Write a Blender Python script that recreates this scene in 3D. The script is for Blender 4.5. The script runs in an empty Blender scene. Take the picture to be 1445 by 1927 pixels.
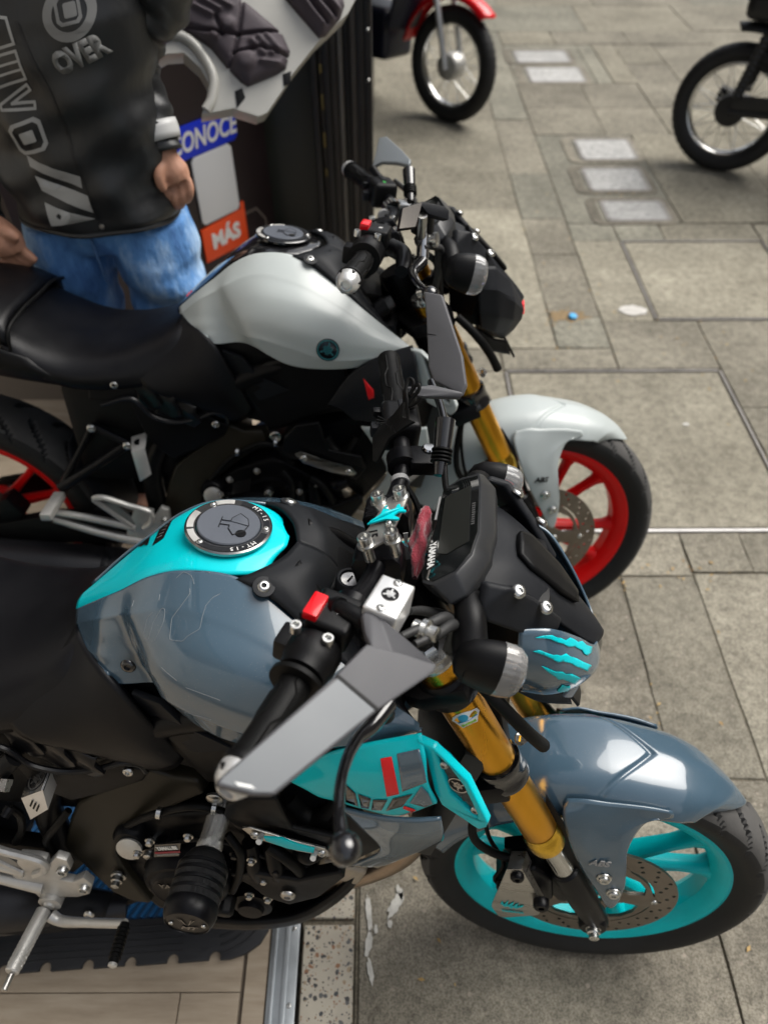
import bpy, bmesh, math, random
import numpy as np
from mathutils import Vector, Matrix
from mathutils.geometry import tessellate_polygon
from mathutils.bvhtree import BVHTree

random.seed(7)
rng = np.random.default_rng(7)
scn = bpy.context.scene
COL = scn.collection

# ------------------------------------------------------------------ camera
F_PX, PITCH, ROLL, CAM_H = 1408.86, 0.821697, -0.004383, 1.67232
cam_d = bpy.data.cameras.new('camera')
cam = bpy.data.objects.new('camera', cam_d)
COL.objects.link(cam)
cam.location = (0, 0, CAM_H)
cam.rotation_euler = (Matrix.Rotation(math.pi / 2 - PITCH, 3, 'X') @ Matrix.Rotation(ROLL, 3, 'Z')).to_euler()
cam_d.sensor_fit = 'VERTICAL'
cam_d.sensor_height = 24.0
cam_d.lens = F_PX / 1927 * 24.0
cam_d.clip_start = 0.02
cam_d.clip_end = 300
cam_d.dof.use_dof = True
cam_d.dof.focus_distance = 0.97
cam_d.dof.aperture_fstop = 2.2
scn.camera = cam

# ------------------------------------------------------------------ sky, sun, exposure
SUN_EL, SUN_AZ = math.radians(52), math.radians(62)      # azimuth measured from +Y towards +X
world = bpy.data.worlds.new('World')
scn.world = world
world.use_nodes = True
wn = world.node_tree.nodes
wl = world.node_tree.links
bg = wn['Background']
sky = wn.new('ShaderNodeTexSky')
sky.sky_type = 'NISHITA'
sky.sun_disc = False
sky.sun_elevation = SUN_EL
sky.sun_rotation = SUN_AZ
sky.air_density = 1.0
sky.dust_density = 4.0
sky.ozone_density = 1.0
hsv = wn.new('ShaderNodeHueSaturation')
hsv.inputs['Saturation'].default_value = 0.36
wl.new(sky.outputs[0], hsv.inputs['Color'])
wl.new(hsv.outputs[0], bg.inputs['Color'])
bg.inputs['Strength'].default_value = 0.075
sun_d = bpy.data.lights.new('sun', 'SUN')
sun_d.energy = 1.5
sun_d.angle = math.radians(50)
sun_d.color = (1.0, 0.97, 0.91)
sun = bpy.data.objects.new('sun', sun_d)
COL.objects.link(sun)
dvec = Vector((math.sin(SUN_AZ) * math.cos(SUN_EL), math.cos(SUN_AZ) * math.cos(SUN_EL), math.sin(SUN_EL)))
sun.rotation_euler = dvec.to_track_quat('Z', 'Y').to_euler()
sun.location = (3, 2, 8)
scn.view_settings.view_transform = 'Standard'
scn.view_settings.look = 'None'
scn.view_settings.gamma = 1.0
scn.view_settings.exposure = 1.20
scn.view_settings.use_curve_mapping = False
scn.cycles.max_bounces = 8
scn.cycles.use_denoising = True
scn.cycles.caustics_reflective = False
scn.cycles.caustics_refractive = False

# ------------------------------------------------------------------ small maths
def A(*v):
    return np.array(v, float)

def unit(v):
    v = np.asarray(v, float)
    return v / (np.linalg.norm(v) + 1e-12)

def rx(a):
    c, s = math.cos(a), math.sin(a)
    return np.array([[1, 0, 0], [0, c, -s], [0, s, c]])

def ry(a):
    c, s = math.cos(a), math.sin(a)
    return np.array([[c, 0, s], [0, 1, 0], [-s, 0, c]])

def rz(a):
    c, s = math.cos(a), math.sin(a)
    return np.array([[c, -s, 0], [s, c, 0], [0, 0, 1]])

def cr(pts, n, closed=False):
    """smooth curve through pts, n samples at even arc length"""
    P = np.asarray(pts, float)
    if len(P) == 2 and not closed:
        t = np.linspace(0, 1, n)[:, None]
        return P[0] * (1 - t) + P[1] * t
    if closed:
        P = np.vstack([P[-1], P, P[0], P[1]])
    else:
        P = np.vstack([2 * P[0] - P[1], P, 2 * P[-1] - P[-2]])
    out = []
    for i in range(1, len(P) - 2):
        p0, p1, p2, p3 = P[i - 1:i + 3]
        d0 = max(np.linalg.norm(p1 - p0) ** .5, 1e-5); d1 = max(np.linalg.norm(p2 - p1) ** .5, 1e-5); d2 = max(np.linalg.norm(p3 - p2) ** .5, 1e-5)
        m1 = (p1 - p0) / d0 - (p2 - p0) / (d0 + d1) + (p2 - p1) / d1
        m2 = (p2 - p1) / d1 - (p3 - p1) / (d1 + d2) + (p3 - p2) / d2
        m1 *= d1; m2 *= d1
        for t in np.linspace(0, 1, 16, endpoint=False):
            t2, t3 = t * t, t * t * t
            out.append((2 * t3 - 3 * t2 + 1) * p1 + (t3 - 2 * t2 + t) * m1 + (-2 * t3 + 3 * t2) * p2 + (t3 - t2) * m2)
    out.append(P[-2])
    out = np.array(out)
    s = np.concatenate([[0], np.cumsum(np.linalg.norm(np.diff(out, axis=0), axis=1))])
    q = np.linspace(0, s[-1], n + (1 if closed else 0))
    r = np.stack([np.interp(q, s, out[:, k]) for k in range(3)], 1)
    return r[:-1] if closed else r

def lin(pts, n):
    P = np.asarray(pts, float)
    s = np.concatenate([[0], np.cumsum(np.linalg.norm(np.diff(P, axis=0), axis=1))])
    q = np.linspace(0, s[-1], n)
    return np.stack([np.interp(q, s, P[:, k]) for k in range(3)], 1)

# ------------------------------------------------------------------ mesh collector
class M:
    def __init__(s):
        s.v = []; s.f = []

    def add(s, v, f):
        o = len(s.v)
        s.v.extend([tuple(map(float, p)) for p in v])
        s.f.extend([tuple(i + o for i in q) for q in f])
        return s

    def join(s, m):
        return s.add(m.v, m.f)

    def xf(s, fn):
        s.v = [tuple(map(float, fn(np.array(p)))) for p in s.v]
        return s

    def mirror(s):
        m = M()
        m.v = [(p[0], -p[1], p[2]) for p in s.v]
        m.f = [tuple(reversed(q)) for q in s.f]
        return m

def frame(n, hint=(0, 0, 1)):
    n = unit(n)
    h = np.asarray(hint, float)
    if abs(n @ unit(h)) > .97:
        h = A(1, 0, 0)
    a = unit(np.cross(h, n)); b = np.cross(n, a)
    return a, b, n

def lathe(prof, o, ax, n=24, closed=False, cap=True):
    """prof = [(radius, height along ax)]"""
    o = np.asarray(o, float)
    a, b, c = frame(ax)
    m = M(); v = []; k = len(prof)
    for (r, h) in prof:
        for i in range(n):
            t = 2 * math.pi * i / n
            v.append(o + c * h + r * (a * math.cos(t) + b * math.sin(t)))
    f = []
    for j in range(k if closed else k - 1):
        for i in range(n):
            p, q = j * n, ((j + 1) % k) * n
            f.append((p + i, p + (i + 1) % n, q + (i + 1) % n, q + i))
    if cap and not closed:
        f.append(tuple(range(n - 1, -1, -1))); f.append(tuple((k - 1) * n + i for i in range(n)))
    return m.add(v, f)

def cyl(p0, p1, r, n=20, r1=None, cham=0.0):
    p0 = np.asarray(p0, float); p1 = np.asarray(p1, float); L = np.linalg.norm(p1 - p0)
    r1 = r if r1 is None else r1
    if cham:
        return lathe([(max(r - cham, 1e-4), 0), (r, cham), (r1, L - cham), (max(r1 - cham, 1e-4), L)], p0, p1 - p0, n)
    return lathe([(r, 0), (r1, L)], p0, p1 - p0, n)

def tube(pts, r, n=10, steps=None, cap=True, smooth=True):
    P = np.asarray(pts, float)
    steps = steps or max(8, 6 * len(P))
    Q = cr(P, steps) if smooth else lin(P, steps)
    if np.ndim(r):
        s = np.concatenate([[0], np.cumsum(np.linalg.norm(np.diff(P, axis=0), axis=1))])
        s2 = np.linspace(0, s[-1], steps)
        R = np.interp(s2, s, r) if len(r) == len(s) else np.interp(np.linspace(0, 1, steps), np.linspace(0, 1, len(r)), r)
    else:
        R = np.full(steps, r)
    T = np.gradient(Q, axis=0); T /= np.linalg.norm(T, axis=1)[:, None] + 1e-12
    a, b, c = frame(T[0])
    v = []; f = []
    for i in range(steps):
        t = T[i]
        a = unit(a - (a @ t) * t); b = np.cross(t, a)
        for k in range(n):
            w = 2 * math.pi * k / n
            v.append(Q[i] + R[i] * (a * math.cos(w) + b * math.sin(w)))
    for i in range(steps - 1):
        for k in range(n):
            f.append((i * n + k, i * n + (k + 1) % n, (i + 1) * n + (k + 1) % n, (i + 1) * n + k))
    if cap:
        f.append(tuple(range(n - 1, -1, -1))); f.append(tuple((steps - 1) * n + k for k in range(n)))
    return M().add(v, f)

def grid(X):
    """X: array (rows, cols, 3)"""
    r, c, _ = X.shape
    f = [(i * c + j, i * c + j + 1, (i + 1) * c + j + 1, (i + 1) * c + j) for i in range(r - 1) for j in range(c - 1)]
    return M().add(X.reshape(-1, 3), f)

def skinX(rails, n=24, m=12, crisp=False, sharp=False):
    R = np.array([(lin if sharp else cr)(q, n) for q in rails])
    X = np.array([(lin if crisp else cr)(R[:, j], m) for j in range(n)])
    return X.transpose(1, 0, 2)

def skin(rails, n=24, m=12, crisp=False, sharp=False):
    return grid(skinX(rails, n, m, crisp, sharp))

def plate(outer, t, o=(0, 0, 0), ex=(1, 0, 0), ey=(0, 1, 0), holes=(), h0=0.0):
    """flat plate cut to an outline with holes; thickness t along ex x ey from h0"""
    o = np.asarray(o, float); ex = unit(ex); ey = np.asarray(ey, float); ey = unit(ey - (ey @ ex) * ex); en = np.cross(ex, ey)
    loops = [list(outer)] + [list(h) for h in holes]
    def area(l):
        return sum(l[i][0] * l[(i + 1) % len(l)][1] - l[(i + 1) % len(l)][0] * l[i][1] for i in range(len(l)))
    if area(loops[0]) < 0: loops[0].reverse()
    for k in range(1, len(loops)):
        if area(loops[k]) > 0: loops[k].reverse()
    tri = tessellate_polygon([[Vector((p[0], p[1], 0)) for p in l] for l in loops])
    flat = [p for l in loops for p in l]; N = len(flat)
    v = [o + ex * p[0] + ey * p[1] + en * (h0 + t) for p in flat] + [o + ex * p[0] + ey * p[1] + en * h0 for p in flat]
    f = []
    for (a, b, c) in tri:
        A2 = (flat[b][0] - flat[a][0]) * (flat[c][1] - flat[a][1]) - (flat[c][0] - flat[a][0]) * (flat[b][1] - flat[a][1])
        if A2 < 0: b, c = c, b
        f.append((a, b, c)); f.append((N + a, N + c, N + b))
    s = 0
    for l in loops:
        k = len(l)
        for i in range(k):
            a, b = s + i, s + (i + 1) % k
            f.append((b, a, N + a, N + b))
        s += k
    return M().add(v, f)

def circ(r, n=24, cx=0, cy=0, ph=0):
    return [(cx + r * math.cos(2 * math.pi * i / n + ph), cy + r * math.sin(2 * math.pi * i / n + ph)) for i in range(n)]

def box(c, s, ex=(1, 0, 0), ey=(0, 1, 0)):
    ex = unit(ex); ey = np.asarray(ey, float); ey = unit(ey - (ey @ ex) * ex); en = np.cross(ex, ey)
    c = np.asarray(c, float)
    v = [c + ex * x * s[0] / 2 + ey * y * s[1] / 2 + en * z * s[2] / 2 for z in (-1, 1) for y in (-1, 1) for x in (-1, 1)]
    return M().add(v, [(0, 2, 3, 1), (4, 5, 7, 6), (0, 1, 5, 4), (2, 6, 7, 3), (0, 4, 6, 2), (1, 3, 7, 5)])

def slab(pts, t, n=None):
    """polygon of 3D points given thickness t away from normal n (n = outward side)"""
    P = np.asarray(pts, float)
    nn = np.zeros(3)
    for i in range(len(P)):
        nn += np.cross(P[i], P[(i + 1) % len(P)])
    nn = unit(nn)
    if n is not None and nn @ np.asarray(n, float) < 0:
        P = P[::-1]; nn = -nn
    ex, ey, en = frame(nn)
    fl = [((q - P[0]) @ ex, (q - P[0]) @ ey) for q in P]
    tri = tessellate_polygon([[Vector((a, b, 0)) for a, b in fl]])
    N = len(P); f = []
    for (a, b, c) in tri:
        A2 = (fl[b][0] - fl[a][0]) * (fl[c][1] - fl[a][1]) - (fl[c][0] - fl[a][0]) * (fl[b][1] - fl[a][1])
        if A2 < 0: b, c = c, b
        f.append((a, b, c)); f.append((N + a, N + c, N + b))
    for i in range(N):
        j = (i + 1) % N
        f.append((j, i, N + i, N + j))
    return M().add(list(P) + list(P - nn * t), f)

def letters(s, size, o, ex, ey, t=0.0006, align='CENTER', shear=0.0, bold=0.0, squash=1.0):
    c = bpy.data.curves.new('lettering', 'FONT')
    c.body = s; c.size = size; c.align_x = align; c.align_y = 'CENTER'; c.extrude = t / 2; c.shear = shear; c.offset = bold
    c.resolution_u = 3
    ob = bpy.data.objects.new('lettering', c)
    COL.objects.link(ob)
    me = ob.to_mesh()
    o = np.asarray(o, float); ex = unit(ex); ey = np.asarray(ey, float); ey = unit(ey - (ey @ ex) * ex); en = np.cross(ex, ey)
    v = [o + ex * p.co.x * squash + ey * p.co.y + en * (p.co.z + t / 2) for p in me.vertices]
    f = [tuple(q.vertices) for q in me.polygons]
    ob.to_mesh_clear()
    bpy.data.objects.remove(ob); bpy.data.curves.remove(c)
    return M().add(v, f)

# ------------------------------------------------------------------ objects
def build(name, m, mat, parent=None, bev=0.0, seg=2, sharp=40, solid=0.0, off=-1, sub=0, flat=False, inside=None):
    if inside is not None:
        V = np.array(m.v); tot = 0.
        for q in m.f:
            a_, b_, c_ = V[q[0]], V[q[1]], V[q[2]]
            tot += np.cross(b_ - a_, c_ - a_) @ (a_ - np.asarray(inside, float))
        if tot < 0: m.f = [tuple(reversed(q)) for q in m.f]
    me = bpy.data.meshes.new(name)
    me.from_pydata(m.v, [], m.f)
    if bev:
        bm = bmesh.new(); bm.from_mesh(me)
        bmesh.ops.remove_doubles(bm, verts=bm.verts, dist=1e-6)
        es = [e for e in bm.edges if len(e.link_faces) == 2 and e.calc_face_angle(0) > math.radians(32)]
        try:
            bmesh.ops.bevel(bm, geom=es, offset=bev, segments=seg, affect='EDGES', profile=.6, clamp_overlap=True)
        except Exception:
            pass
        bm.to_mesh(me); bm.free()
    if isinstance(mat, (list, tuple)):
        for q in mat: me.materials.append(q)
    else:
        me.materials.append(mat)
    me.validate()
    me.polygons.foreach_set('use_smooth', [not flat] * len(me.polygons))
    if not flat:
        me.set_sharp_from_angle(angle=math.radians(sharp))
    me.update()
    o = bpy.data.objects.new(name, me)
    COL.objects.link(o)
    if parent is not None:
        o.parent = parent
    if sub:
        q = o.modifiers.new('smooth', 'SUBSURF'); q.levels = sub; q.render_levels = sub
    if solid:
        q = o.modifiers.new('thickness', 'SOLIDIFY'); q.thickness = solid; q.offset = off
    return o

def slots(o, idx):
    o.data.polygons.foreach_set('material_index', list(idx)); o.data.update()

def empty(name, loc=(0, 0, 0), mw=None):
    o = bpy.data.objects.new(name, None)
    COL.objects.link(o)
    if mw is not None: o.matrix_world = mw
    else: o.location = loc
    o.empty_display_size = .1
    return o

def tag(o, label=None, cat=None, group=None, kind=None):
    if label: o['label'] = label
    if cat: o['category'] = cat
    if group: o['group'] = group
    if kind: o['kind'] = kind
    return o

def copy_tree(o, parent=None):
    c = o.copy(); COL.objects.link(c)
    if parent is not None: c.parent = parent
    for ch in list(o.children): copy_tree(ch, c)
    return c

# ------------------------------------------------------------------ materials
MATS = {}
def mat(name, col, rough=.5, metal=0., coat=0., coatr=.03, bump=0., bscale=200., var=0., vscale=6., speck=0., speckcol=(.5, .48, .44), spsize=350., aniso=0., spec=.5, fine=0., wave=None, sheen=0., trans=0., emit=None, stretch=None, ior=None, cols=None):
    if name in MATS: return MATS[name]
    m = bpy.data.materials.new(name); m.use_nodes = True
    nt = m.node_tree; N = nt.nodes; L = nt.links
    b = N['Principled BSDF']
    b.inputs['Base Color'].default_value = (*col, 1)
    b.inputs['Roughness'].default_value = rough
    b.inputs['Metallic'].default_value = metal
    b.inputs['Coat Weight'].default_value = coat
    b.inputs['Coat Roughness'].default_value = coatr
    b.inputs['Specular IOR Level'].default_value = spec
    b.inputs['Anisotropic'].default_value = aniso
    b.inputs['Sheen Weight'].default_value = sheen
    b.inputs['Transmission Weight'].default_value = trans
    if ior: b.inputs['IOR'].default_value = ior
    if emit:
        b.inputs['Emission Color'].default_value = (*emit[:3], 1); b.inputs['Emission Strength'].default_value = emit[3]
    tc = N.new('ShaderNodeTexCoord'); mp = N.new('ShaderNodeMapping')
    L.new(tc.outputs['Object'], mp.inputs['Vector'])
    if stretch: mp.inputs['Scale'].default_value = stretch
    vec = mp.outputs['Vector']
    colout = None
    if cols is not None:
        n = N.new('ShaderNodeTexNoise'); n.inputs['Scale'].default_value = vscale; n.inputs['Detail'].default_value = 8; n.inputs['Roughness'].default_value = .65
        L.new(vec, n.inputs['Vector'])
        r = N.new('ShaderNodeValToRGB')
        el = r.color_ramp.elements
        el[0].position, el[0].color = cols[0][0], (*cols[0][1], 1)
        el[1].position, el[1].color = cols[-1][0], (*cols[-1][1], 1)
        for q in cols[1:-1]:
            e = el.new(q[0]); e.color = (*q[1], 1)
        L.new(n.outputs['Fac'], r.inputs['Fac']); colout = r.outputs['Color']
    elif var:
        n = N.new('ShaderNodeTexNoise'); n.inputs['Scale'].default_value = vscale; n.inputs['Detail'].default_value = 6; n.inputs['Roughness'].default_value = .65
        L.new(vec, n.inputs['Vector'])
        mr = N.new('ShaderNodeMapRange'); mr.inputs['From Min'].default_value = .3; mr.inputs['From Max'].default_value = .7
        mr.inputs['To Min'].default_value = 1 - var; mr.inputs['To Max'].default_value = 1 + var
        L.new(n.outputs['Fac'], mr.inputs['Value'])
        mx = N.new('ShaderNodeVectorMath'); mx.operation = 'SCALE'; mx.inputs[0].default_value = col
        L.new(mr.outputs['Result'], mx.inputs['Scale']); colout = mx.outputs['Vector']
        rr = N.new('ShaderNodeMapRange'); rr.inputs['From Min'].default_value = .3; rr.inputs['From Max'].default_value = .7
        rr.inputs['To Min'].default_value = max(.02, rough - .07); rr.inputs['To Max'].default_value = min(1, rough + .09)
        L.new(n.outputs['Fac'], rr.inputs['Value']); L.new(rr.outputs['Result'], b.inputs['Roughness'])
    if speck:
        vo = N.new('ShaderNodeTexVoronoi'); vo.inputs['Scale'].default_value = spsize
        L.new(tc.outputs['Object'], vo.inputs['Vector'])
        n2 = N.new('ShaderNodeTexNoise'); n2.inputs['Scale'].default_value = 14; n2.inputs['Detail'].default_value = 4
        L.new(tc.outputs['Object'], n2.inputs['Vector'])
        th = N.new('ShaderNodeMath'); th.operation = 'MULTIPLY'; th.inputs[1].default_value = speck
        L.new(n2.outputs['Fac'], th.inputs[0])
        lt = N.new('ShaderNodeMath'); lt.operation = 'LESS_THAN'
        L.new(vo.outputs['Distance'], lt.inputs[0]); L.new(th.outputs[0], lt.inputs[1])
        mi = N.new('ShaderNodeMix'); mi.data_type = 'RGBA'
        L.new(lt.outputs[0], mi.inputs['Factor'])
        if colout: L.new(colout, mi.inputs['A'])
        else: mi.inputs['A'].default_value = (*col, 1)
        mi.inputs['B'].default_value = (*speckcol, 1)
        colout = mi.outputs['Result']
    if colout: L.new(colout, b.inputs['Base Color'])
    if bump:
        n = N.new('ShaderNodeTexNoise'); n.inputs['Scale'].default_value = bscale; n.inputs['Detail'].default_value = 5
        L.new(vec, n.inputs['Vector'])
        bp = N.new('ShaderNodeBump'); bp.inputs['Strength'].default_value = bump; bp.inputs['Distance'].default_value = fine or .001
        L.new(n.outputs['Fac'], bp.inputs['Height']); L.new(bp.outputs['Normal'], b.inputs['Normal'])
    if wave:
        n = N.new('ShaderNodeTexVoronoi'); n.inputs['Scale'].default_value = wave[0]; n.feature = 'F1'
        if len(wave) > 2: n.inputs['Randomness'].default_value = wave[2]
        L.new(vec, n.inputs['Vector'])
        bp = N.new('ShaderNodeBump'); bp.inputs['Strength'].default_value = wave[1]; bp.inputs['Distance'].default_value = .001
        L.new(n.outputs['Distance'], bp.inputs['Height']); L.new(bp.outputs['Normal'], b.inputs['Normal'])
    MATS[name] = m
    return m

slate = mat('slate_paint', (.056, .100, .140), .2, 0, 1., .03, var=.06, vscale=5, speck=.16, speckcol=(.30, .30, .29), spsize=420)
teal = mat('teal_paint', (.0, .56, .62), .38, 0, .4, .05, spec=.1, var=.03, vscale=6)
tealwheel = mat('teal_wheel_paint', (.0, .54, .58), .4, 0, .2, .12, spec=.15, var=.10, vscale=12, speck=.10, speckcol=(.1, .3, .32), spsize=300)
lightgrey = mat('light_grey_paint', (.46, .50, .49), .42, 0, .35, .25, var=.03)
redwheel = mat('red_wheel_paint', (.80, .006, .006), .4, 0, .15, .12, spec=.2, var=.08, vscale=12)
redpaint = mat('red_paint', (.72, .004, .010), .3, 0, .5, .05, spec=.2)
black = mat('black_plastic', (.0035, .0035, .004), .42, spec=.2, bump=.25, bscale=900, var=.15, vscale=20, speck=.07, speckcol=(.09, .085, .08), spsize=380)
dkgrey = mat('dark_grey_plastic', (.013, .014, .0165), .48, spec=.18, bump=.3, bscale=1100, var=.12, vscale=15, speck=.14, speckcol=(.16, .155, .15), spsize=380)
grain = mat('grained_black_plastic', (.010, .011, .013), .46, spec=.18, wave=(1100, .22), var=.1, vscale=10)
gloss = mat('gloss_black', (.008, .008, .009), .12, 0, .8, .04, var=.1)
satin = mat('satin_black_metal', (.004, .004, .005), .33, .1, spec=.2, var=.12, vscale=18)
rubber = mat('black_rubber', (.004, .004, .004), .5, spec=.15, bump=.3, bscale=300, var=.2, vscale=12)
treadm = mat('dusty_tread_rubber', (.075, .072, .068), .85, bump=.4, bscale=220, var=.25, vscale=14)
groovem = mat('dark_groove_rubber', (.010, .010, .010), .7)  # less dusty groove rubber, with the groove's shade put into its colour
tyrem = mat('tyre_rubber', (.016, .016, .016), .6, spec=.3, bump=.35, bscale=260, var=.35, vscale=9, speck=.10, speckcol=(.10, .09, .08), spsize=240)
leather = mat('black_seat_vinyl', (.003, .003, .004), .38, spec=.28, wave=(900, .18), var=.12, vscale=8)
gold = mat('gold_anodised', (.86, .42, .035), .27, 1., 0, aniso=.25, var=.12, vscale=10, stretch=(1, 1, .15))
goldbright = mat('bright_gold_anodised', (.90, .56, .07), .2, 1.)
chrome = mat('chromed_steel', (.62, .62, .61), .10, 1., var=.06, vscale=30)
steel = mat('brushed_steel', (.48, .47, .45), .30, 1., aniso=.6, bump=.08, bscale=60, stretch=(1, 14, 14), var=.12, vscale=8)
zinc = mat('zinc_bolt', (.60, .60, .58), .28, 1., var=.1, vscale=40)
alu = mat('cast_aluminium', (.58, .57, .54), .42, .6, bump=.25, bscale=500, var=.15, vscale=20)
alubox = mat('satin_aluminium', (.74, .74, .73), .34, .6, aniso=.3, var=.05, vscale=12)
discm = mat('brake_disc_steel', (.22, .19, .16), .36, .9, var=.22, vscale=16)
cover = mat('engine_black_paint', (.005, .005, .006), .34, .1, spec=.15, bump=.15, bscale=260, var=.15, vscale=14)
sparm = mat('dusty_black_frame_paint', (.020, .017, .011), .42, 0, .08, .3, spec=.2, var=.25, vscale=10, speck=.14, speckcol=(.12, .11, .09), spsize=300)
glass = mat('dark_display_glass', (.006, .007, .007), .06, 0, 1., .02)
lens = mat('clear_lens', (.80, .80, .80), .12, 0, .6, wave=(0.1, 0))
lensflute = mat('fluted_lens', (.86, .86, .86), .10, 0, .3, .03, trans=.8)
amber = mat('pink_inner_lens', (.72, .42, .38), .3)
redglow = mat('glowing_red_reflector', (.75, .03, .04), .3, emit=(.9, .02, .03, .25))  # reflector given a faint glow of its own in the material
white = mat('white_print', (.78, .78, .76), .5)
grey2 = mat('grey_print', (.30, .30, .30), .5)
redprint = mat('red_print', (.80, .006, .012), .45)
mirrorm = mat('mirror_glass', (.088, .096, .104), .32, .2, var=.04, vscale=4, speck=.12, speckcol=(.2, .2, .2), spsize=300)
satgrey = mat('satin_grey_mirror_shell', (.092, .092, .098), .50, .0, spec=.3, bump=.2, bscale=1500, var=.06)
capgrey = mat('cap_grey', (.085, .095, .115), .50, .1, wave=(700, .15), var=.05)
wire = mat('wire_loom', (.02, .02, .02), .55, bump=.5, bscale=150)
rag = mat('maroon_towel', (.22, .016, .03), .95, wave=(520, .9), var=.3, vscale=30, sheen=.5)
green = mat('green_print', (.05, .5, .08), .4)
bluep = mat('blue_print', (.0, .25, .55), .4)

# ------------------------------------------------------------------ motorcycle geometry
# pose of each motorcycle: x, y of the front contact, heading, lean on the side stand, steering angle
POSE = {1: (.350369, .404194, -.090080, .167067, -.047731),
        2: (.362250, 1.190845, -.034195, .165799, .116595)}
RAKE = .449223
XS = .088
AXLE = A(0, 0, .296)
_c, _s = math.cos(PITCH), math.sin(PITCH)
_r, _u, _f = A(1, 0, 0), A(0, _s, _c), A(0, _c, -_s)
CAMB = np.array([math.cos(ROLL) * _r + math.sin(ROLL) * _u, -math.sin(ROLL) * _r + math.cos(ROLL) * _u, _f])
EYE = A(0, 0, CAM_H)

def poseR(b):
    return rz(POSE[b][2]) @ rx(-POSE[b][3]), A(POSE[b][0], POSE[b][1], 0)

def turn(X, a):
    o = A(XS, 0, 0); ax = A(-math.sin(RAKE), 0, math.cos(RAKE)); v = np.asarray(X, float) - o
    return o + v * math.cos(a) + np.cross(ax, v) * math.sin(a) + ax * (ax @ v) * (1 - math.cos(a))

def K(b, u, v, y=None, z=None, x=None, st=0):
    """measured point: photograph pixel (u, v) of motorcycle b met with a plane of the motorcycle's own frame"""
    R, t = poseR(b)
    o = R.T @ (EYE - t); d = R.T @ (CAMB.T @ A((u - 722.5) / F_PX, -(v - 963.5) / F_PX, 1))
    if st:
        o2 = turn(o, -POSE[b][4]); d = turn(o + d, -POSE[b][4]) - o2; o = o2
    if y is not None: k = (y - o[1]) / d[1]
    elif z is not None: k = (z - o[2]) / d[2]
    else: k = (x - o[0]) / d[0]
    return o + k * d

def KP(b, pts, st=0):
    return [K(b, q[0], q[1], y=q[2], st=st) for q in pts]

class Decal:
    """drapes outlines measured in the photograph over a grid surface of motorcycle b"""
    def __init__(s, X, b, st=0):
        g = grid(X); s.b, s.st = b, st
        s.t = BVHTree.FromPolygons([Vector(p) for p in g.v], g.f)
        R, t = poseR(b); s.o = R.T @ (EYE - t)
        if st: s.o = turn(s.o, -POSE[b][4])
    def hit(s, u, v, h=0.0):
        p = K(s.b, u, v, y=0, st=s.st); d = unit(p - s.o)
        if (p - s.o) @ (K(s.b, u, v, y=.3, st=s.st) - s.o) < 0: d = -d
        r = s.t.ray_cast(Vector(s.o), Vector(d))
        if r[0] is None:
            r = s.t.find_nearest(Vector(K(s.b, u, v, y=-.17 if not s.st else -.05, st=s.st)))
        n = np.array(r[1]); n = n if n @ d < 0 else -n
        return np.array(r[0]) + n * h
    def patch(s, px, h=.0009, step=9.0):
        m = plate(px, .0001, (0, 0, 0))
        n = len(px); tri = [f for f in m.f if all(i < n for i in f)]
        me = bpy.data.meshes.new('t'); me.from_pydata([(p[0], p[1], 0) for p in m.v[:n]], [], tri)
        bm = bmesh.new(); bm.from_mesh(me)
        for _ in range(4):
            es = [e for e in bm.edges if e.calc_length() > step]
            if not es: break
            bmesh.ops.subdivide_edges(bm, edges=es, cuts=1); bmesh.ops.triangulate(bm, faces=bm.faces)
        bm.verts.index_update()
        o = M(); o.v = [tuple(s.hit(q.co.x, q.co.y, h)) for q in bm.verts]; o.f = [tuple(q.index for q in f.verts) for f in bm.faces]
        bm.free(); bpy.data.meshes.remove(me)
        return o
    def line(s, px, r=.0003, h=.0002):
        pts = lin([(p[0], p[1], 0) for p in px], max(8, int(sum(math.hypot(a[0] - q[0], a[1] - q[1]) for a, q in zip(px[:-1], px[1:])) / 5)))
        return tube([s.hit(p[0], p[1], h) for p in pts], r, 4, steps=len(pts), smooth=False)

def star_logo(r):
    """three crossed tuning forks inside a ring, as plates: list of outlines"""
    out = []
    for k in range(3):
        a = math.pi / 2 + k * 2 * math.pi / 3
        c, s = math.cos(a), math.sin(a)
        R2 = lambda p: (p[0] * c - p[1] * s, p[0] * s + p[1] * c)
        for sg in (-1, 1):
            out.append([R2(p) for p in [(-.62 * r, sg * .05 * r), (.42 * r, sg * .05 * r), (.50 * r, sg * .17 * r), (-.5 * r, sg * .17 * r)]])
        out.append([R2(p) for p in [(.36 * r, -.06 * r), (.66 * r, -.055 * r), (.74 * r, -.12 * r), (.92 * r, 0), (.74 * r, .12 * r), (.66 * r, .055 * r), (.36 * r, .06 * r)]])
    return out

def bolt_head(p, n, r, hexa=False, h=.004):
    """button-head or hexagon bolt with a socket"""
    if hexa:
        m = lathe([(r * 1.35, 0), (r * 1.35, h * .25)], p, n, 18)
        m.join(lathe([(r, h * .25), (r, h), (r * .8, h * 1.25)], p, n, 6))
        return m
    return lathe([(r, 0), (r * .98, h * .35), (r * .78, h * .85), (r * .5, h), (r * .42, h), (r * .40, h * .35), (.0005, h * .3)], p, n, 18)

def socket_bolt(p, n, r, h):
    return lathe([(r, 0), (r, h * .9), (r * .92, h), (r * .62, h), (r * .6, h * .5), (.0005, h * .48)], p, n, 16)

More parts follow.
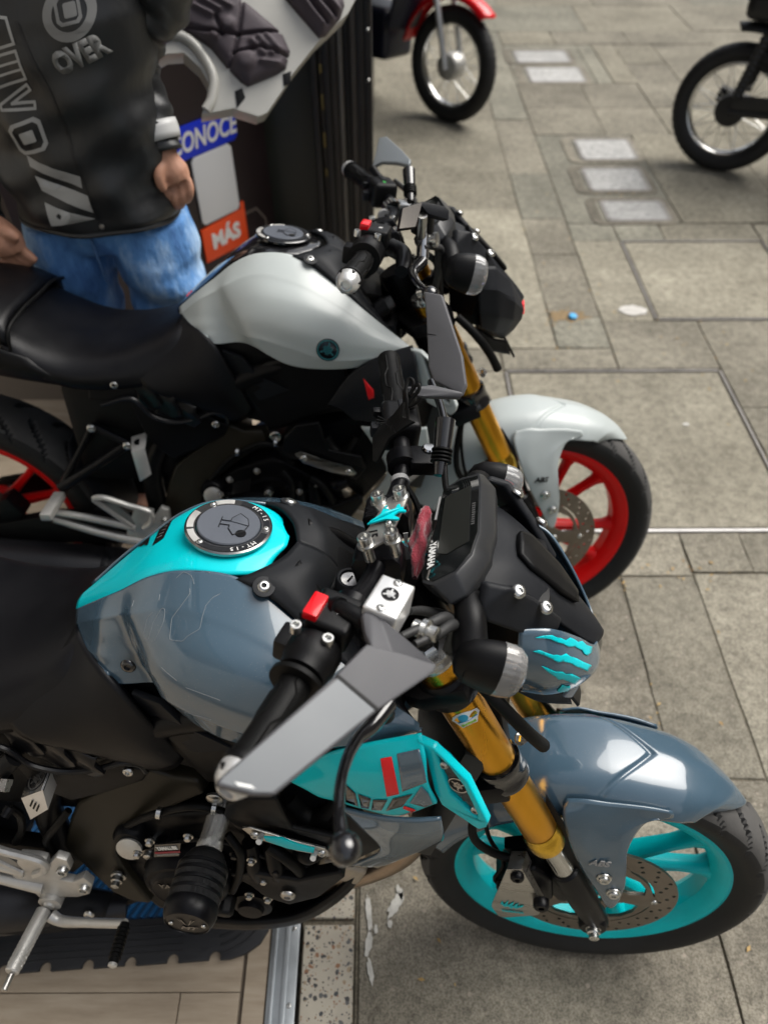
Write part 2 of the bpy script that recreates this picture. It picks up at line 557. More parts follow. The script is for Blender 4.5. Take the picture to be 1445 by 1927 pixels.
def wheel_set(root, front, st, xc, zc, R, W, rimw, paint, phase, fix, disc_side=-1):
    """tyre > nothing ; rim > spokes ; disc"""
    C = A(xc, 0, zc)
    hw = W / 2; n = 720; sec = []
    rb = .2275
    prof = [(-rimw * .92, rb - .004), (-rimw * 1.05, rb + .006), (-hw * .93, rb + (R - rb) * .30), (-hw, rb + (R - rb) * .50), (-hw * .96, rb + (R - rb) * .66),
            (-hw * .80, rb + (R - rb) * .83), (-hw * .5, rb + (R - rb) * .955), (0, R)]
    prof = prof + [(-a, b) for a, b in prof[-2::-1]]
    P = cr([(a, 0, b) for a, b in prof], 41)
    v = []; dd_ = []; N = 24 if front else 22
    for i in range(n):
        t = 2 * math.pi * i / n
        for (y, _, r) in P:
            s = y / hw; a = abs(s); d = 0
            if .10 < a < .985 and r > rb + (R - rb) * .5:
                q = (t * N / (2 * math.pi) + .95 * a * a + (.5 if s > 0 else 0)) % 1.0
                wdt = .085 if a < .8 else .06
                q2 = abs(q - .5)
                if q2 < wdt: d = .010 * min(1, (a - .1) / .12) * min(1., (wdt - q2) / (wdt * .45)) * (1 if a < .8 else .7)
            rr = r - d; dd_.append(d)
            v.append((xc + rr * math.cos(t), y, zc + rr * math.sin(t)))
    k = len(P)
    f = [(i * k + j, i * k + j + 1, ((i + 1) % n) * k + j + 1, ((i + 1) % n) * k + j) for i in range(n) for j in range(k - 1)]
    dep = np.array(dd_).reshape(n, k)
    idx = [(2 if dep[i, j] + dep[i, j + 1] > .006 else (1 if abs(P[j][0] + P[j + 1][0]) / 2 < hw * .93 and P[j][2] > rb + (R - rb) * .6 else 0)) for i in range(n) for j in range(k - 1)]
    slots(build('tyre', M().add(v, f).xf(fix), [tyrem, treadm, groovem], root, sharp=38), idx)
    w = rimw
    rim = lathe([(r, y) for y, r in [(-w, rb + .004), (-w - .002, rb - .002), (-w + .001, rb - .010), (-w * .8, rb - .020), (-w * .45, rb - .029), (w * .45, rb - .029), (w * .8, rb - .020), (w - .001, rb - .010), (w + .002, rb - .002), (w, rb + .004),
                                     (w * .8, rb + .003), (w * .7, rb - .010), (-w * .7, rb - .010), (-w * .8, rb + .003)]], C, (0, 1, 0), 96, closed=True)
    ro = build('rim', rim.xf(fix), paint, root, sharp=35)
    for kq in range(5):
        for sg in (-1, 1):
            a = math.radians(phase + 72 * kq + sg * 14.5); a0 = math.radians(phase + 72 * kq + sg * 9)
            e = A(math.cos(a), 0, math.sin(a)); e0 = A(math.cos(a0), 0, math.sin(a0))
            tn = A(-math.sin(a), 0, math.cos(a))
            m = M(); rings = []
            for (rr, hw2, hy) in ((.040, .015, .020), (.075, .0115, .017), (.15, .0085, .0135), (.185, .010, .015), (.202, .018, .020)):
                c = C + e0 * rr + (e - e0) * rr * min(1, rr / .2)
                rings += [c + tn * x + A(0, y, 0) for x, y in ((-hw2, -hy * .6), (-hw2 * .55, -hy), (hw2 * .55, -hy), (hw2, -hy * .6), (hw2, hy * .6), (hw2 * .55, hy), (-hw2 * .55, hy), (-hw2, hy * .6))]
            ff = [(i * 8 + j, i * 8 + (j + 1) % 8, (i + 1) * 8 + (j + 1) % 8, (i + 1) * 8 + j) for i in range(4) for j in range(8)]
            build('spoke', M().add(rings, ff).xf(fix), paint, ro, sharp=50)
    hub = lathe([(.014, -.052), (.030, -.052), (.034, -.044), (.034, -.03), (.050, -.020), (.050, .020), (.034, .03), (.034, .05), (.014, .05)], C, (0, 1, 0), 28)
    build('hub', hub.xf(fix), paint, ro)
    # brake disc with drilled holes and windows
    ys = disc_side * (.060 if front else .058)
    ro_, ri_ = (.141, .104) if front else (.110, .076)
    holes = [[(x, y) for x, y in circ(ri_, 60)]]
    for kq in range(20):
        for j, rr in enumerate((ri_ + .010, ri_ + .020, ro_ - .007)):
            t = 2 * math.pi * (kq + j * .32) / 20
            holes.append(circ(.0034, 8, rr * math.cos(t), rr * math.sin(t)))
    dm = plate(circ(ro_, 96), .0045, C + A(0, ys, 0), (1, 0, 0), (0, 0, 1), holes, h0=-.0022)
    do = build('brake_disc', dm.xf(fix), discm, root, sharp=30)
    car = M()
    outer = []
    for i in range(120):
        t = 2 * math.pi * i / 120
        outer.append(((ri_ - .004 + .010 * max(0, math.cos(5 * t)) ** 3) * math.cos(t), (ri_ - .004 + .010 * max(0, math.cos(5 * t)) ** 3) * math.sin(t)))
    hl = [circ(.030, 24)]
    for kq in range(5):
        t0 = 2 * math.pi * (kq + .5) / 5
        hl.append([(rr * math.cos(t0 + a), rr * math.sin(t0 + a)) for rr, a in ((.052, -.22), (.064, -.40), (ri_ - .016, -.42), (ri_ - .011, -.2), (ri_ - .012, .1), (ri_ - .018, .40), (.060, .36), (.050, .15))])
    car.join(plate(outer, .006, C + A(0, ys, 0), (1, 0, 0), (0, 0, 1), hl, h0=-.003))
    build('disc_carrier', car.xf(fix), discm if front else discm, do, bev=.0006)
    for kq in range(5):
        t = 2 * math.pi * kq / 5
        build('disc_bolt', bolt_head(C + A(.042 * math.cos(t), ys + disc_side * .003, .042 * math.sin(t)), (0, disc_side, 0), .008, h=.005).xf(fix), zinc, do)
        build('disc_button', bolt_head(C + A((ri_ + .001) * math.cos(t), ys + disc_side * .003, (ri_ + .001) * math.sin(t)), (0, disc_side, 0), .006, h=.003).xf(fix), zinc, do)

def fork_pt(z, y):
    return A(-.108 - .491 * (z - .525), y, z)

def seat_parts(root, b):
    top = [(-.735, .0, .868), (-.765, 0, .852), (-.82, 0, .822), (-.90, 0, .800), (-.98, 0, .800), (-1.05, 0, .822), (-1.10, 0, .850)]
    def rail(sg, dy, dz):
        return [(p[0], sg * y, p[2] - z) for p, y, z in zip(top, dy, dz)]
    R = []
    prof = [((.045, .055, .072, .085, .09, .088, .086), (.006, .004, .003, .003, .003, .003, .003)),
            ((.088, .098, .112, .126, .134, .136, .134), (.055, .026, .018, .014, .014, .012, .012)),
            ((.112, .118, .132, .150, .158, .158, .150), (.115, .075, .050, .040, .038, .034, .034)),
            ((.118, .122, .138, .150, .155, .154, .146), (.165, .125, .085, .066, .062, .056, .054))]
    rails = [rail(-1, *q) for q in prof[::-1]] + [top] + [rail(1, *q) for q in prof]
    m = skin(rails, 36, 40)
    build('rider_seat', m, leather, root, solid=.012, inside=(-.9, 0, .70))
    # nose flanks of the seat hugging the tank, down to the frame
    for s in (-1, 1):
        r0 = [(-.768, s * .050, .853), (-.747, s * .078, .846), (-.710, s * .113, .836), (-.685, s * .124, .812), (-.655, s * .124, .745), (-.628, s * .116, .674)]
        r1 = [(-.778, s * .075, .838), (-.757, s * .105, .820), (-.727, s * .130, .790), (-.702, s * .138, .755), (-.672, s * .137, .705), (-.642, s * .126, .660)]
        r2 = [(-.797, s * .100, .815), (-.787, s * .125, .787), (-.770, s * .138, .755), (-.747, s * .143, .722), (-.712, s * .138, .686), (-.677, s * .128, .652)]
        r3 = [(-.850, s * .128, .780), (-.845, s * .141, .754), (-.830, s * .147, .735), (-.805, s * .146, .720), (-.770, s * .140, .702), (-.738, s * .132, .686)]
        m = skin([r0, r1, r2, r3], 20, 20)
        if s > 0: m.f = [tuple(reversed(q)) for q in m.f]
        build('seat_flank', m, leather, root, solid=.010, off=-1, inside=(-.75, 0, .75))
    # pillion pad
    pt = [(-1.085, 0, .872), (-1.14, 0, .895), (-1.25, 0, .905), (-1.36, 0, .915), (-1.42, 0, .912)]
    pr = [((.02, .03, .03, .03, .03), (.0,) * 5), ((.10, .105, .1, .085, .07), (.004,) * 5), ((.142, .140, .128, .108, .09), (.022, .022, .02, .02, .02)), ((.146, .143, .13, .11, .09), (.055, .06, .06, .06, .06))]
    def rail2(sg, dy, dz): return [(p[0], sg * y, p[2] - z) for p, y, z in zip(pt, dy, dz)]
    m = skin([rail2(-1, *q) for q in pr[::-1]] + [rail2(1, *q) for q in pr], 24, 30)
    build('pillion_seat', m, leather, root, solid=.02, inside=(-1.25, 0, .8))
    m = tube([(-1.083, -.148, .80), (-1.078, -.142, .85), (-1.075, -.09, .865), (-1.073, 0, .868), (-1.075, .09, .865), (-1.078, .142, .85)], .0035, 8)
    build('seat_piping', m, rubber, root)
    # tail cowl under the pillion
    for s in (-1, 1):
        m = skin([[(-1.05, s * .150, .80), (-1.15, s * .15, .835), (-1.3, s * .125, .86), (-1.45, s * .09, .885)],
                  [(-1.02, s * .158, .775), (-1.15, s * .155, .80), (-1.3, s * .13, .825), (-1.48, s * .085, .865)],
                  [(-.95, s * .150, .735), (-1.12, s * .145, .76), (-1.3, s * .115, .79), (-1.44, s * .07, .845)]], 16, 10)
        build('tail_cowl', m, black, root, solid=.004, off=0)

def tank_parts(root, b, c):
    # bike-frame rails of the right side, front to rear the same stations
    xs = [-.772, -.705, -.648, -.585, -.528, -.45, -.38, -.308]
    Ar = [(-.778, .026, .856), (-.728, .046, .899), (-.690, .056, .928), (-.645, .064, .962), (-.600, .0695, .981), (-.530, .074, .979), (-.45, .104, .934), (-.38, .130, .886), (-.310, .151, .836)]
    Br = [(-.772, .045, .850), (-.720, .075, .893), (-.680, .086, .916), (-.662, .097, .929), (-.600, .107, .955), (-.526, .124, .948), (-.45, .142, .915), (-.38, .156, .873), (-.309, .1545, .832)]
    B2 = [(-.764, .060, .842), (-.715, .089, .872), (-.672, .096, .892), (-.650, .118, .905), (-.600, .140, .925), (-.528, .160, .922), (-.452, .170, .898), (-.382, .170, .864), (-.308, .156, .829)]
    Cr = [(-.750, .078, .840), (-.712, .101, .851), (-.664, .102, .868), (-.634, .142, .882), (-.600, .160, .893), (-.530, .182, .884), (-.455, .187, .866), (-.384, .178, .848), (-.307, .156, .828)]
    Dr = [(-.728, .094, .837), (-.706, .109, .834), (-.655, .107, .842), (-.618, .156, .854), (-.592, .171, .856), (-.535, .185, .845), (-.458, .190, .824), (-.386, .180, .824), (-.306, .155, .826)]
    Er = [(-.705, .108, .834), (-.696, .114, .820), (-.645, .112, .822), (-.604, .154, .831), (-.578, .168, .822), (-.535, .177, .806), (-.460, .178, .800), (-.386, .170, .806), (-.305, .152, .824)]
    for s in (-1, 1):
        lerp = lambda P, Q, t: [tuple(a_ * (1 - t) + q_ * t for a_, q_ in zip(p, q)) for p, q in zip(P, Q)]
        rl = [[(p[0], s * p[1], p[2]) for p in r] for r in (Ar, lerp(Ar, Br, .5), lerp(Ar, Br, .9), Br, lerp(Br, B2, .12), B2, Cr, lerp(Cr, Dr, .85), Dr, lerp(Dr, Er, .15), Er)]
        m = skin(rl, 64, 72)
        if s > 0: m.f = [tuple(reversed(q)) for q in m.f]
        o = build('tank_side', m, c['tank'], root, solid=.004, sharp=50, inside=(-.55, 0, .85))
        if s < 0 and c['dark']:
            # paint scratches worn into the clear coat
            dc = Decal(skinX(rl, 64, 72), 1); sc = M()
            Z = lambda q: (q[0] * .2803, 900 + q[1] * .2803)
            for path in ([(1275, 740), (1280, 770), (1230, 840), (1155, 940), (1140, 1085), (1230, 1095), (1260, 1060), (1345, 1010), (1360, 930), (1385, 850), (1430, 800), (1480, 775)], [(970, 1040), (990, 940), (1025, 900)], [(1000, 1080), (1030, 970), (1085, 875), (1110, 870), (1105, 950), (1080, 1010), (1040, 1090)],
                         [(1185, 670), (1235, 625), (1290, 655), (1305, 710)], [(1085, 1270), (1190, 1360)], [(1250, 1405), (1480, 1490)], [(1240, 1570), (1420, 1620)], [(890, 860), (902, 820)], [(1070, 820), (1076, 780)]):
                sc.join(dc.line([Z(q) for q in path]))
            tag(build('scratch', sc, mat('scratch_grey', (.25, .28, .30), .6), o), kind='stuff')
    # centre panel round the filler cap
    cl = [(-.785, 0, .852), (-.705, 0, .921), (-.645, 0, .969), (-.595, 0, .991), (-.545, 0, .990), (-.505, 0, .983), (-.486, 0, .979)]
    hw = [.018, .050, .062, .070, .070, .052, .020]
    rails = []
    for q in np.linspace(-1, 1, 9):
        rails.append([(p[0] - (.012 * (abs(q) ** 4) if i == 6 else 0), q * w, p[2] - .010 * abs(q) ** 3) for i, (p, w) in enumerate(zip(cl, hw))])
    m = skin(rails, 48, 28)
    build('tank_top_panel', m, c['top'], root, solid=.006, off=-1, inside=(-.6, 0, .7))
    if not c['dark']:
        pass
    # black front cover of the tank between the panel and the steering head
    for s in (-1, 1):
        r0 = [(-.530, s * .072, .979), (-.505, s * .058, .981), (-.480, s * .022, .980), (-.476, 0, .980)]
        m = skin([[(-.534, s * .076, .979), (-.512, s * .064, .983), (-.487, s * .036, .982), (-.474, 0, .979)],
                  [(-.498, s * .088, .970), (-.480, s * .074, .977), (-.452, s * .04, .972), (-.440, 0, .960)],
                  [(-.452, s * .105, .940), (-.432, s * .095, .938), (-.420, s * .05, .925), (-.412, 0, .915)],
                  [(-.380, s * .132, .889), (-.374, s * .118, .884), (-.380, s * .06, .872), (-.385, 0, .870)],
                  [(-.314, s * .150, .838), (-.325, s * .13, .832), (-.35, s * .07, .82), (-.36, 0, .82)]], 20, 32)
        if s > 0: m.f = [tuple(reversed(q)) for q in m.f]
        o = build('tank_front_cover', m, grain, root, solid=.006, sharp=60, inside=(-.45, 0, .7))
        # raised ridge along the cover
        rg = skin([[(-.468, s * .03, .9705), (-.428, s * .055, .9275), (-.386, s * .075, .878)], [(-.466, s * .036, .979), (-.426, s * .063, .940), (-.382, s * .084, .889)], [(-.472, s * .052, .977), (-.432, s * .076, .938), (-.386, s * .096, .884)]], 16, 8)
        build('cover_ridge', rg, black, o, solid=.002, off=0)
        p = A(-.500, s * .082, .9745)
        nrm = unit(A(.25, s * .35, .9))
        w = lathe([(.0135, 0), (.013, .0025), (.0085, .003)], p, nrm, 24)
        wo = build('bolt_collar', w, dkgrey, o)
        build('cover_bolt', bolt_head(p + nrm * .0015, nrm, .0082, h=.0042), zinc, root)
    # filler cap
    n = unit(A(.10, 0, .995)); ex = unit(A(.995, 0, -.10)); cc = A(-.560, 0, .9925)
    ring = lathe([(.0535, 0), (.0535, .0035), (.0515, .005), (.0405, .005), (.0395, .0035), (.0395, 0)], cc, n, 56, closed=True)
    ro = build('filler_cap_ring', ring, mat('dark_steel_ring', (.34, .33, .32), .25, 1.) if c['dark'] else gloss, root, sharp=30)
    ey = np.cross(n, ex)
    arc = lambda r0, r1, a0, a1: [(r1 * math.cos(t), r1 * math.sin(t)) for t in np.linspace(a0, a1, 14)] + [(r0 * math.cos(t), r0 * math.sin(t)) for t in np.linspace(a1, a0, 14)]
    for a0, a1, mm in ((.1, 1.45, dkgrey), (-2.15, -.15, dkgrey), (1.65, 2.15, alu), (-2.75, -2.25, alu), (2.75, 3.45, alu)):
        build('ring_inlay', plate(arc(.0425, .0505, a0, a1), .0006, cc + n * .005, ex, ey), mm, ro)
    if c['dark']:
        def arctext(s, r, a0, st_, sz):
            g = M()
            for i, ch in enumerate(s):
                a = a0 + st_ * i
                rad = ex * math.cos(a) + ey * math.sin(a); tan = -ex * math.sin(a) + ey * math.cos(a)
                g.join(letters(ch, sz, cc + n * .0057 + rad * r, -tan * (1 if st_ < 0 else -1), rad * (1 if st_ < 0 else -1), .0003))
            return g
        build('lettering', arctext('MT-15', .0463, 1.02, -.15, .0085), white, ro)
        build('lettering', arctext('MT-15', .0463, -.65, -.15, .0085), white, ro)
    capo = build('filler_cap', lathe([(.0388, 0), (.0388, .006), (.0375, .0075), (.0005, .0078)], cc, n, 48), capgrey, root)
    fl = [(-.018, .017), (-.010, .010), (-.010, .004), (.002, .004), (.002, .010), (.010, .021), (.0215, .012), (.025, 0), (.0215, -.012), (.010, -.021), (.002, -.010), (.002, -.004), (-.010, -.004), (-.010, -.010)]
    fl = [(a, q) for a, q in fl if a > -.015]
    build('key_flap', plate(fl, .0012, cc + n * .0076, ex, ey), capgrey, capo, bev=.0004)
    ol = M()
    for i in range(len(fl)):
        p, q = fl[i], fl[(i + 1) % len(fl)]
        ol.join(tube([cc + n * .0088 + ex * p[0] + ey * p[1], cc + n * .0088 + ex * q[0] + ey * q[1]], .0005, 4, steps=2))
    build('flap_seam', ol, black, capo)
    build('flap_recess', plate(circ(.0065, 16, .019, -.0165), .0008, cc + n * .0079, ex, ey), black, capo)
    for a in (.05, 2.25, -2.15):
        build('cap_bolt', bolt_head(cc + n * .0045 + ex * .0460 * math.cos(a) + ey * .0460 * math.sin(a), n, .0042, h=.003), zinc, ro)
    if c['dark']:
        # warning sticker and tail emblem on the teal panel
        dcp = Decal(skinX(rails, 96, 60), 1)
        st_ = build('warning_sticker', dcp.patch([(321, 968), (328, 973), (309, 1013), (288, 1027), (303, 993)], .0008, 5.0), black, root, solid=.0003, off=0)
        for k in range(6):
            t = .12 + .15 * k
            a = np.array([(1 - t) * 321 + t * 290, (1 - t) * 970 + t * 1022]); d = np.array([(1 - t) * 326 + t * 307, (1 - t) * 976 + t * 1011])
            build('sticker_print', dcp.line([tuple(a * .8 + d * .2), tuple(a * .2 + d * .8)], .0004, .0010), grey2, st_)
        build('sticker_corner', dcp.patch([(321, 967), (332, 965), (328, 972)], .0009, 5.0), mat('orange_print', (.75, .22, .02), .4), st_, solid=.0003, off=0)
        for q in ([(250, 1031), (287, 1001), (284, 1007), (258, 1029)], [(262, 1029), (284, 1009), (282, 1015), (268, 1028)], [(272, 1026), (283, 1014), (279, 1026)]):
            build('tank_emblem', dcp.patch(q, .0008, 5.0), black, root, solid=.0003, off=0)
        # small fastener in the knee recess
        p = K(1, 242, 1253, y=-.1155)
        build('recess_fastener', bolt_head(p, (0, -1, .15), .010, h=.004), gloss, root)
    else:
        p = K(2, 617, 658, y=-.189); nn = unit(A(.0, -1, .1))
        ex2 = unit(A(.96, 0, -.28)); ey2 = np.cross(nn, ex2)
        eo = build('tank_emblem', lathe([(.0215, -.004), (.0215, .0015), (.0195, .002), (.0005, .002)], p, nn, 36), gloss, root)
        g = M()
        for o_ in star_logo(.0165): g.join(plate(o_, .0006, p + nn * .002, ex2, ey2))
        g.join(plate(circ(.0195, 40), .0006, p + nn * .002, ex2, ey2, [circ(.0172, 40)]))
        build('emblem_star', g, mat('dark_teal_print', (.02, .16, .18), .4), eo)
        build('sticker_print', letters('abs', .012, (-.752, -.028, .886), unit(A(.72, .25, .62)), unit(A(-.25, .9, .2))), redprint, root)
    # lower textured knee pad
    m = slab(KP(1, [(245, 1305, -.118), (300, 1325, -.122), (345, 1368, -.130), (440, 1412, -.140), (380, 1418, -.132), (345, 1412, -.120), (300, 1375, -.112), (262, 1335, -.108)]), .01, (0, -1, 0))
    for s in (-1, 1):
        build('knee_pad', m if s < 0 else m.mirror(), grain, root, bev=.003)
    # ignition surround and key switch
    ig = [(-.44, -.052, .948), (-.43, .04, .944), (-.375, .045, .905), (-.365, -.062, .900), (-.395, -.085, .915)]
    build('ignition_surround', slab(ig, .02, (0, 0, 1)), black, root, bev=.006)
    p = K(1, 658, 1095, y=-.038); nn = unit(A(.15, -.1, 1))
    ko = build('key_switch', lathe([(.0175, -.02), (.0175, .006), (.0160, .008), (.0130, .008), (.0122, .004), (.0005, .004)], p, nn, 28), dkgrey, root)
    build('key_barrel', lathe([(.0118, .003), (.0112, .0055), (.0005, .006)], p, nn, 24), steel, ko)
    build('key_slot', plate([(-.0055, -.0012), (.0055, -.0012), (.0055, .0012), (-.0055, .0012)], .0005, p + nn * .0063, unit(A(.5, 1, 0)), unit(A(-1, .5, 0))), black, ko)
    g = M()
    for ch, a in (('O', 1.9), ('N', 1.2), ('P', .5)):
        g.join(letters(ch, .0055, p + nn * .0082 + .0148 * A(math.cos(a), math.sin(a), 0), (0, 1, 0), (-1, 0, 0), .0002))
    build('lettering', g, white, ko)

def front_end(root, b, c):
    a = c['steer']
    fix = lambda X: turn(X, a)
    def bs(name, m, mt, parent=root, **k): return build(name, m.xf(fix), mt, parent, **k)
    wheel_set(root, True, a, 0, .296, .296, .102, .0365, c['wheel'], c['phase'], fix)
    nut = lathe([(.0125, 0), (.0125, .003), (.011, .003), (.011, .009), (.0085, .011), (.0085, .017), (.007, .018), (.0005, .018)], AXLE + A(0, -.118, 0), (0, -1, 0), 12)
    bs('axle_nut', nut, zinc)
    bs('axle', cyl(AXLE + A(0, -.122, 0), AXLE + A(0, .122, 0), .0085, 16), zinc)
    for s in (-1, 1):
        y = s * .102
        ax = unit(fork_pt(.9, y) - fork_pt(.5, y))
        H = lambda z: (z - .525) / ax[2]
        o = fork_pt(.525, y)
        up = bs('fork_tube', lathe([(.0235, H(.529)), (.0258, H(.534)), (.0262, H(.60)), (.0265, H(.68)), (.0270, H(.72)), (.0272, H(.838)), (.0272, H(.905))], o, ax, 40), gold)
        bs('fork_collar', lathe([(.0205, H(.519)), (.0275, H(.521)), (.0285, H(.527)), (.0285, H(.545)), (.0272, H(.548)), (.0272, H(.552)), (.0264, H(.556)), (.0264, H(.530))], o, ax, 40), goldbright, up)
        bs('fork_stanchion', lathe([(.0182, H(.42)), (.0182, H(.53))], o, ax, 32), chrome)
        low = lathe([(.019, H(.45)), (.0225, H(.447)), (.0235, H(.43)), (.0235, H(.36)), (.0215, H(.325)), (.019, H(.285)), (.012, H(.272))], o, ax, 32)
        low.join(lathe([(.020, -.018), (.023, -.014), (.023, .014), (.020, .018)], AXLE + A(.0, y, 0), (0, 1, 0), 28))
        bs('fork_lower', low, satin)
        bs('fork_ring', lathe([(.0268, H(.676)), (.0325, H(.678)), (.0335, H(.684)), (.0318, H(.688)), (.0318, H(.703)), (.0335, H(.707)), (.0325, H(.714)), (.0268, H(.716))], o, ax, 40), gloss)
        ub = lathe([(.030, H(.842)), (.0335, H(.846)), (.0335, H(.878)), (.030, H(.882))], o, ax, 36)
        bs('upper_clamp', ub, satin)
        cp = bs('fork_cap', lathe([(.0272, H(.900)), (.0278, H(.902)), (.0278, H(.9065)), (.0262, H(.910)), (.0262, H(.914)), (.017, H(.916))], o, ax, 40), zinc)
        bs('cap_hexagon', lathe([(.0145, H(.915)), (.0145, H(.921)), (.012, H(.924)), (.0005, H(.924))], o, ax, 6), zinc, cp)
    if c['dark']:
        # round inspection sticker on the right fork tube
        y = -.102; ax = unit(fork_pt(.9, y) - fork_pt(.5, y)); p0 = fork_pt(.775, y)
        pc = K(1, 877, 1350, y=-.125, st=1); nn = unit((pc - p0) - ((pc - p0) @ ax) * ax)
        tt = unit(np.cross(ax, nn))
        def wrap(u_, w_, h=.0004):
            t = u_ / .0275
            return p0 + ax * (w_ + (pc - p0) @ ax) + (.0276 + h) * (nn * math.cos(t) + tt * math.sin(t))
        def wplate(pts, mt, h, par):
            g = M(); n = len(pts); cx = sum(q[0] for q in pts) / n; cy = sum(q[1] for q in pts) / n
            v = [wrap(q[0], q[1], h) for q in pts] + [wrap(cx, cy, h)]
            v2 = [wrap(q[0], q[1], h - .0004) for q in pts]
            f = [(i, (i + 1) % n, n) for i in range(n)] + [((i + 1) % n, i, n + 1 + i, n + 1 + (i + 1) % n) for i in range(n)]
            g.add(v + v2, f)
            return bs('inspection_sticker' if par is root else 'sticker_print', g, mt, par)
        so = wplate([(-.019, .002), (-.015, .009), (-.008, .0135), (.002, .0135), (.010, .0095), (.018, .006), (.0195, -.001), (.013, -.0065), (.010, -.012), (-.010, -.0125), (-.013, -.006)], white, .0005, root)
        wplate(circ(.0062, 18, -.003, .005), mat('sky_print', (.03, .35, .55), .4), .0009, so)
        wplate([(-.0095, -.0105), (.0092, -.010), (.0095, -.006), (-.0098, -.0065)], mat('lime_print', (.25, .45, .05), .4), .0009, so)
        wplate([(-.012, -.003), (.014, -.0025), (.014, -.0012), (-.012, -.0015)], bluep, .0009, so)
        g = letters('ok', .008, (0, 0, 0), (1, 0, 0), (0, 1, 0), .0001)
        g.xf(lambda q: wrap(q[0] + .0115, q[1] + .002, .0008 + q[2]))
        bs('lettering', g, mat('lime_print', (.25, .45, .05), .4), so)
        g = letters('camara', .0042, (0, 0, 0), (1, 0, 0), (0, 1, 0), .0001)
        g.xf(lambda q: wrap(q[0], q[1] - .0083, .0012 + q[2]))
        bs('lettering', g, white, so)
    # lower triple clamp
    yk = [(-.225, -.135), (-.17, -.135), (-.165, -.07), (-.175, 0), (-.165, .07), (-.17, .135), (-.225, .135), (-.245, .04), (-.245, -.04)]
    bs('lower_triple_clamp', plate(yk, .035, (-.02, 0, .735), (1, 0, .45), (0, 1, 0)), satin, bev=.006)
    bs('steering_head', cyl((-.245, 0, .74), (-.345, 0, .93), .032, 24), satin)
    tk = [(-.375, -.03), (-.35, -.125), (-.325, -.137), (-.27, -.135), (-.262, -.10), (-.30, -.05), (-.30, .05), (-.262, .10), (-.27, .135), (-.325, .137), (-.35, .125), (-.375, .03)]
    bs('upper_triple_clamp', plate(tk, .026, (0, 0, .845), (.905, 0, .425), (0, 1, 0)).xf(lambda q: q + A(.0, 0, .135)), satin, bev=.005)
    bs('stem_nut', lathe([(.019, 0), (.019, .012), (.016, .015), (.009, .015), (.009, .006), (.0005, .006)], (-.365, 0, .99), (-.43, 0, .9), 6), zinc)

    # ---------------- fender
    def FP(th, y, r):
        t = math.radians(th); return A(r * math.cos(t), y, .296 + r * math.sin(t))
    nth, ns = 200, 97
    X = np.zeros((nth, ns, 3))
    ths = np.linspace(158, 49, nth)
    ap = 83.5
    for i, th in enumerate(ths):
        Rc = np.interp(th, [49, 57, 65, 75, 84, 95, 110, 130, 160], [.302, .313, .320, .3235, .325, .333, .340, .343, .340])
        for j, q in enumerate(np.linspace(-1, 1, ns)):
            w = np.interp(th, [49, 58, 70, 84, 100, 120, 160], [.050, .066, .074, .080, .086, .084, .078])
            aq = abs(q)
            thf = th + (aq ** 1.6) * np.interp(th, [49, 60, 75], [17, 9, 0])
            y = q * w
            r = Rc - .010 * aq ** 2 - np.interp(th, [49, 70, 84, 95, 110, 160], [.018, .030, .036, .045, .055, .060]) * aq ** 5
            # raised rear section with a V step, apex forward
            vth = ap + 15.5 * (min(aq * 1.1, 1)) ** 1.15
            dd = thf - vth
            step = 1 / (1 + math.exp(-dd / .55))
            r += .0030 * step - .0048 * math.exp(-(dd / .75) ** 2)
            # central crest ahead of the V
            r += (1 - step) * .004 * math.exp(-(q / .28) ** 2)
            X[i, j] = FP(thf, y, r)
    m = grid(X)
    fo = bs('front_fender', m, c['fender'], sharp=60, solid=.0035, off=-1, inside=AXLE)
    for s in (-1, 1):
        e0 = [(-.088, .078, .600), (-.060, .081, .607), (-.030, .080, .604), (.000, .079, .603), (.030, .0775, .600), (.062, .075, .592)]
        e1 = [(-.093, .090, .585), (-.060, .092, .582), (-.030, .090, .577), (-.004, .087, .576), (.028, .082, .580), (.066, .076, .581)]
        e2 = [(-.083, .101, .552), (-.058, .104, .538), (-.036, .103, .532), (-.016, .100, .538), (.002, .094, .556), (.030, .083, .572)]
        e3 = [(-.062, .108, .499), (-.044, .110, .496), (-.026, .110, .494), (-.008, .108, .494), (.002, .104, .510), (.012, .098, .525)]
        e4 = [(-.038, .111, .450), (-.026, .112, .450), (-.010, .112, .450), (.006, .111, .456), (.014, .109, .466), (.017, .108, .476)]
        e5 = [(-.014, .112, .408), (-.006, .1125, .408), (.004, .1125, .408), (.014, .112, .412), (.021, .111, .420), (.024, .110, .430)]
        e6 = [(.008, .112, .364), (.011, .1125, .362), (.014, .1125, .360), (.017, .1125, .360), (.021, .112, .366), (.024, .111, .380)]
        rails = list(zip(*[e0, e1, e2, e3, e4, e5, e6]))
        rl = [[(p[0], s * p[1], p[2]) for p in r] for r in rails]
        m = skin(rl, 40, 24)
        if s < 0: m.f = [tuple(reversed(q)) for q in m.f]
        so = bs('fender_strut', m, c['fender'], fo, sharp=50, solid=.0035, off=-1, inside=AXLE)
        for p in ((-.012, s * .113, .454), (.010, s * .1135, .413)):
            bs('fender_bolt', lathe([(.0115, 0), (.0112, .0018), (.0085, .0025), (.0083, .0055), (.007, .0068), (.0035, .0068), (.003, .004), (.0005, .004)], p, (0, s, .06), 20), zinc, fo)
        if s < 0:
            bs('lettering', letters('ABS', .017, A(-.026, -.1118, .4935), unit(A(.97, 0, .02)), unit(A(.25, .1, .97)), .0012, shear=.25, bold=.0004), grey2 if c['dark'] else black, so)
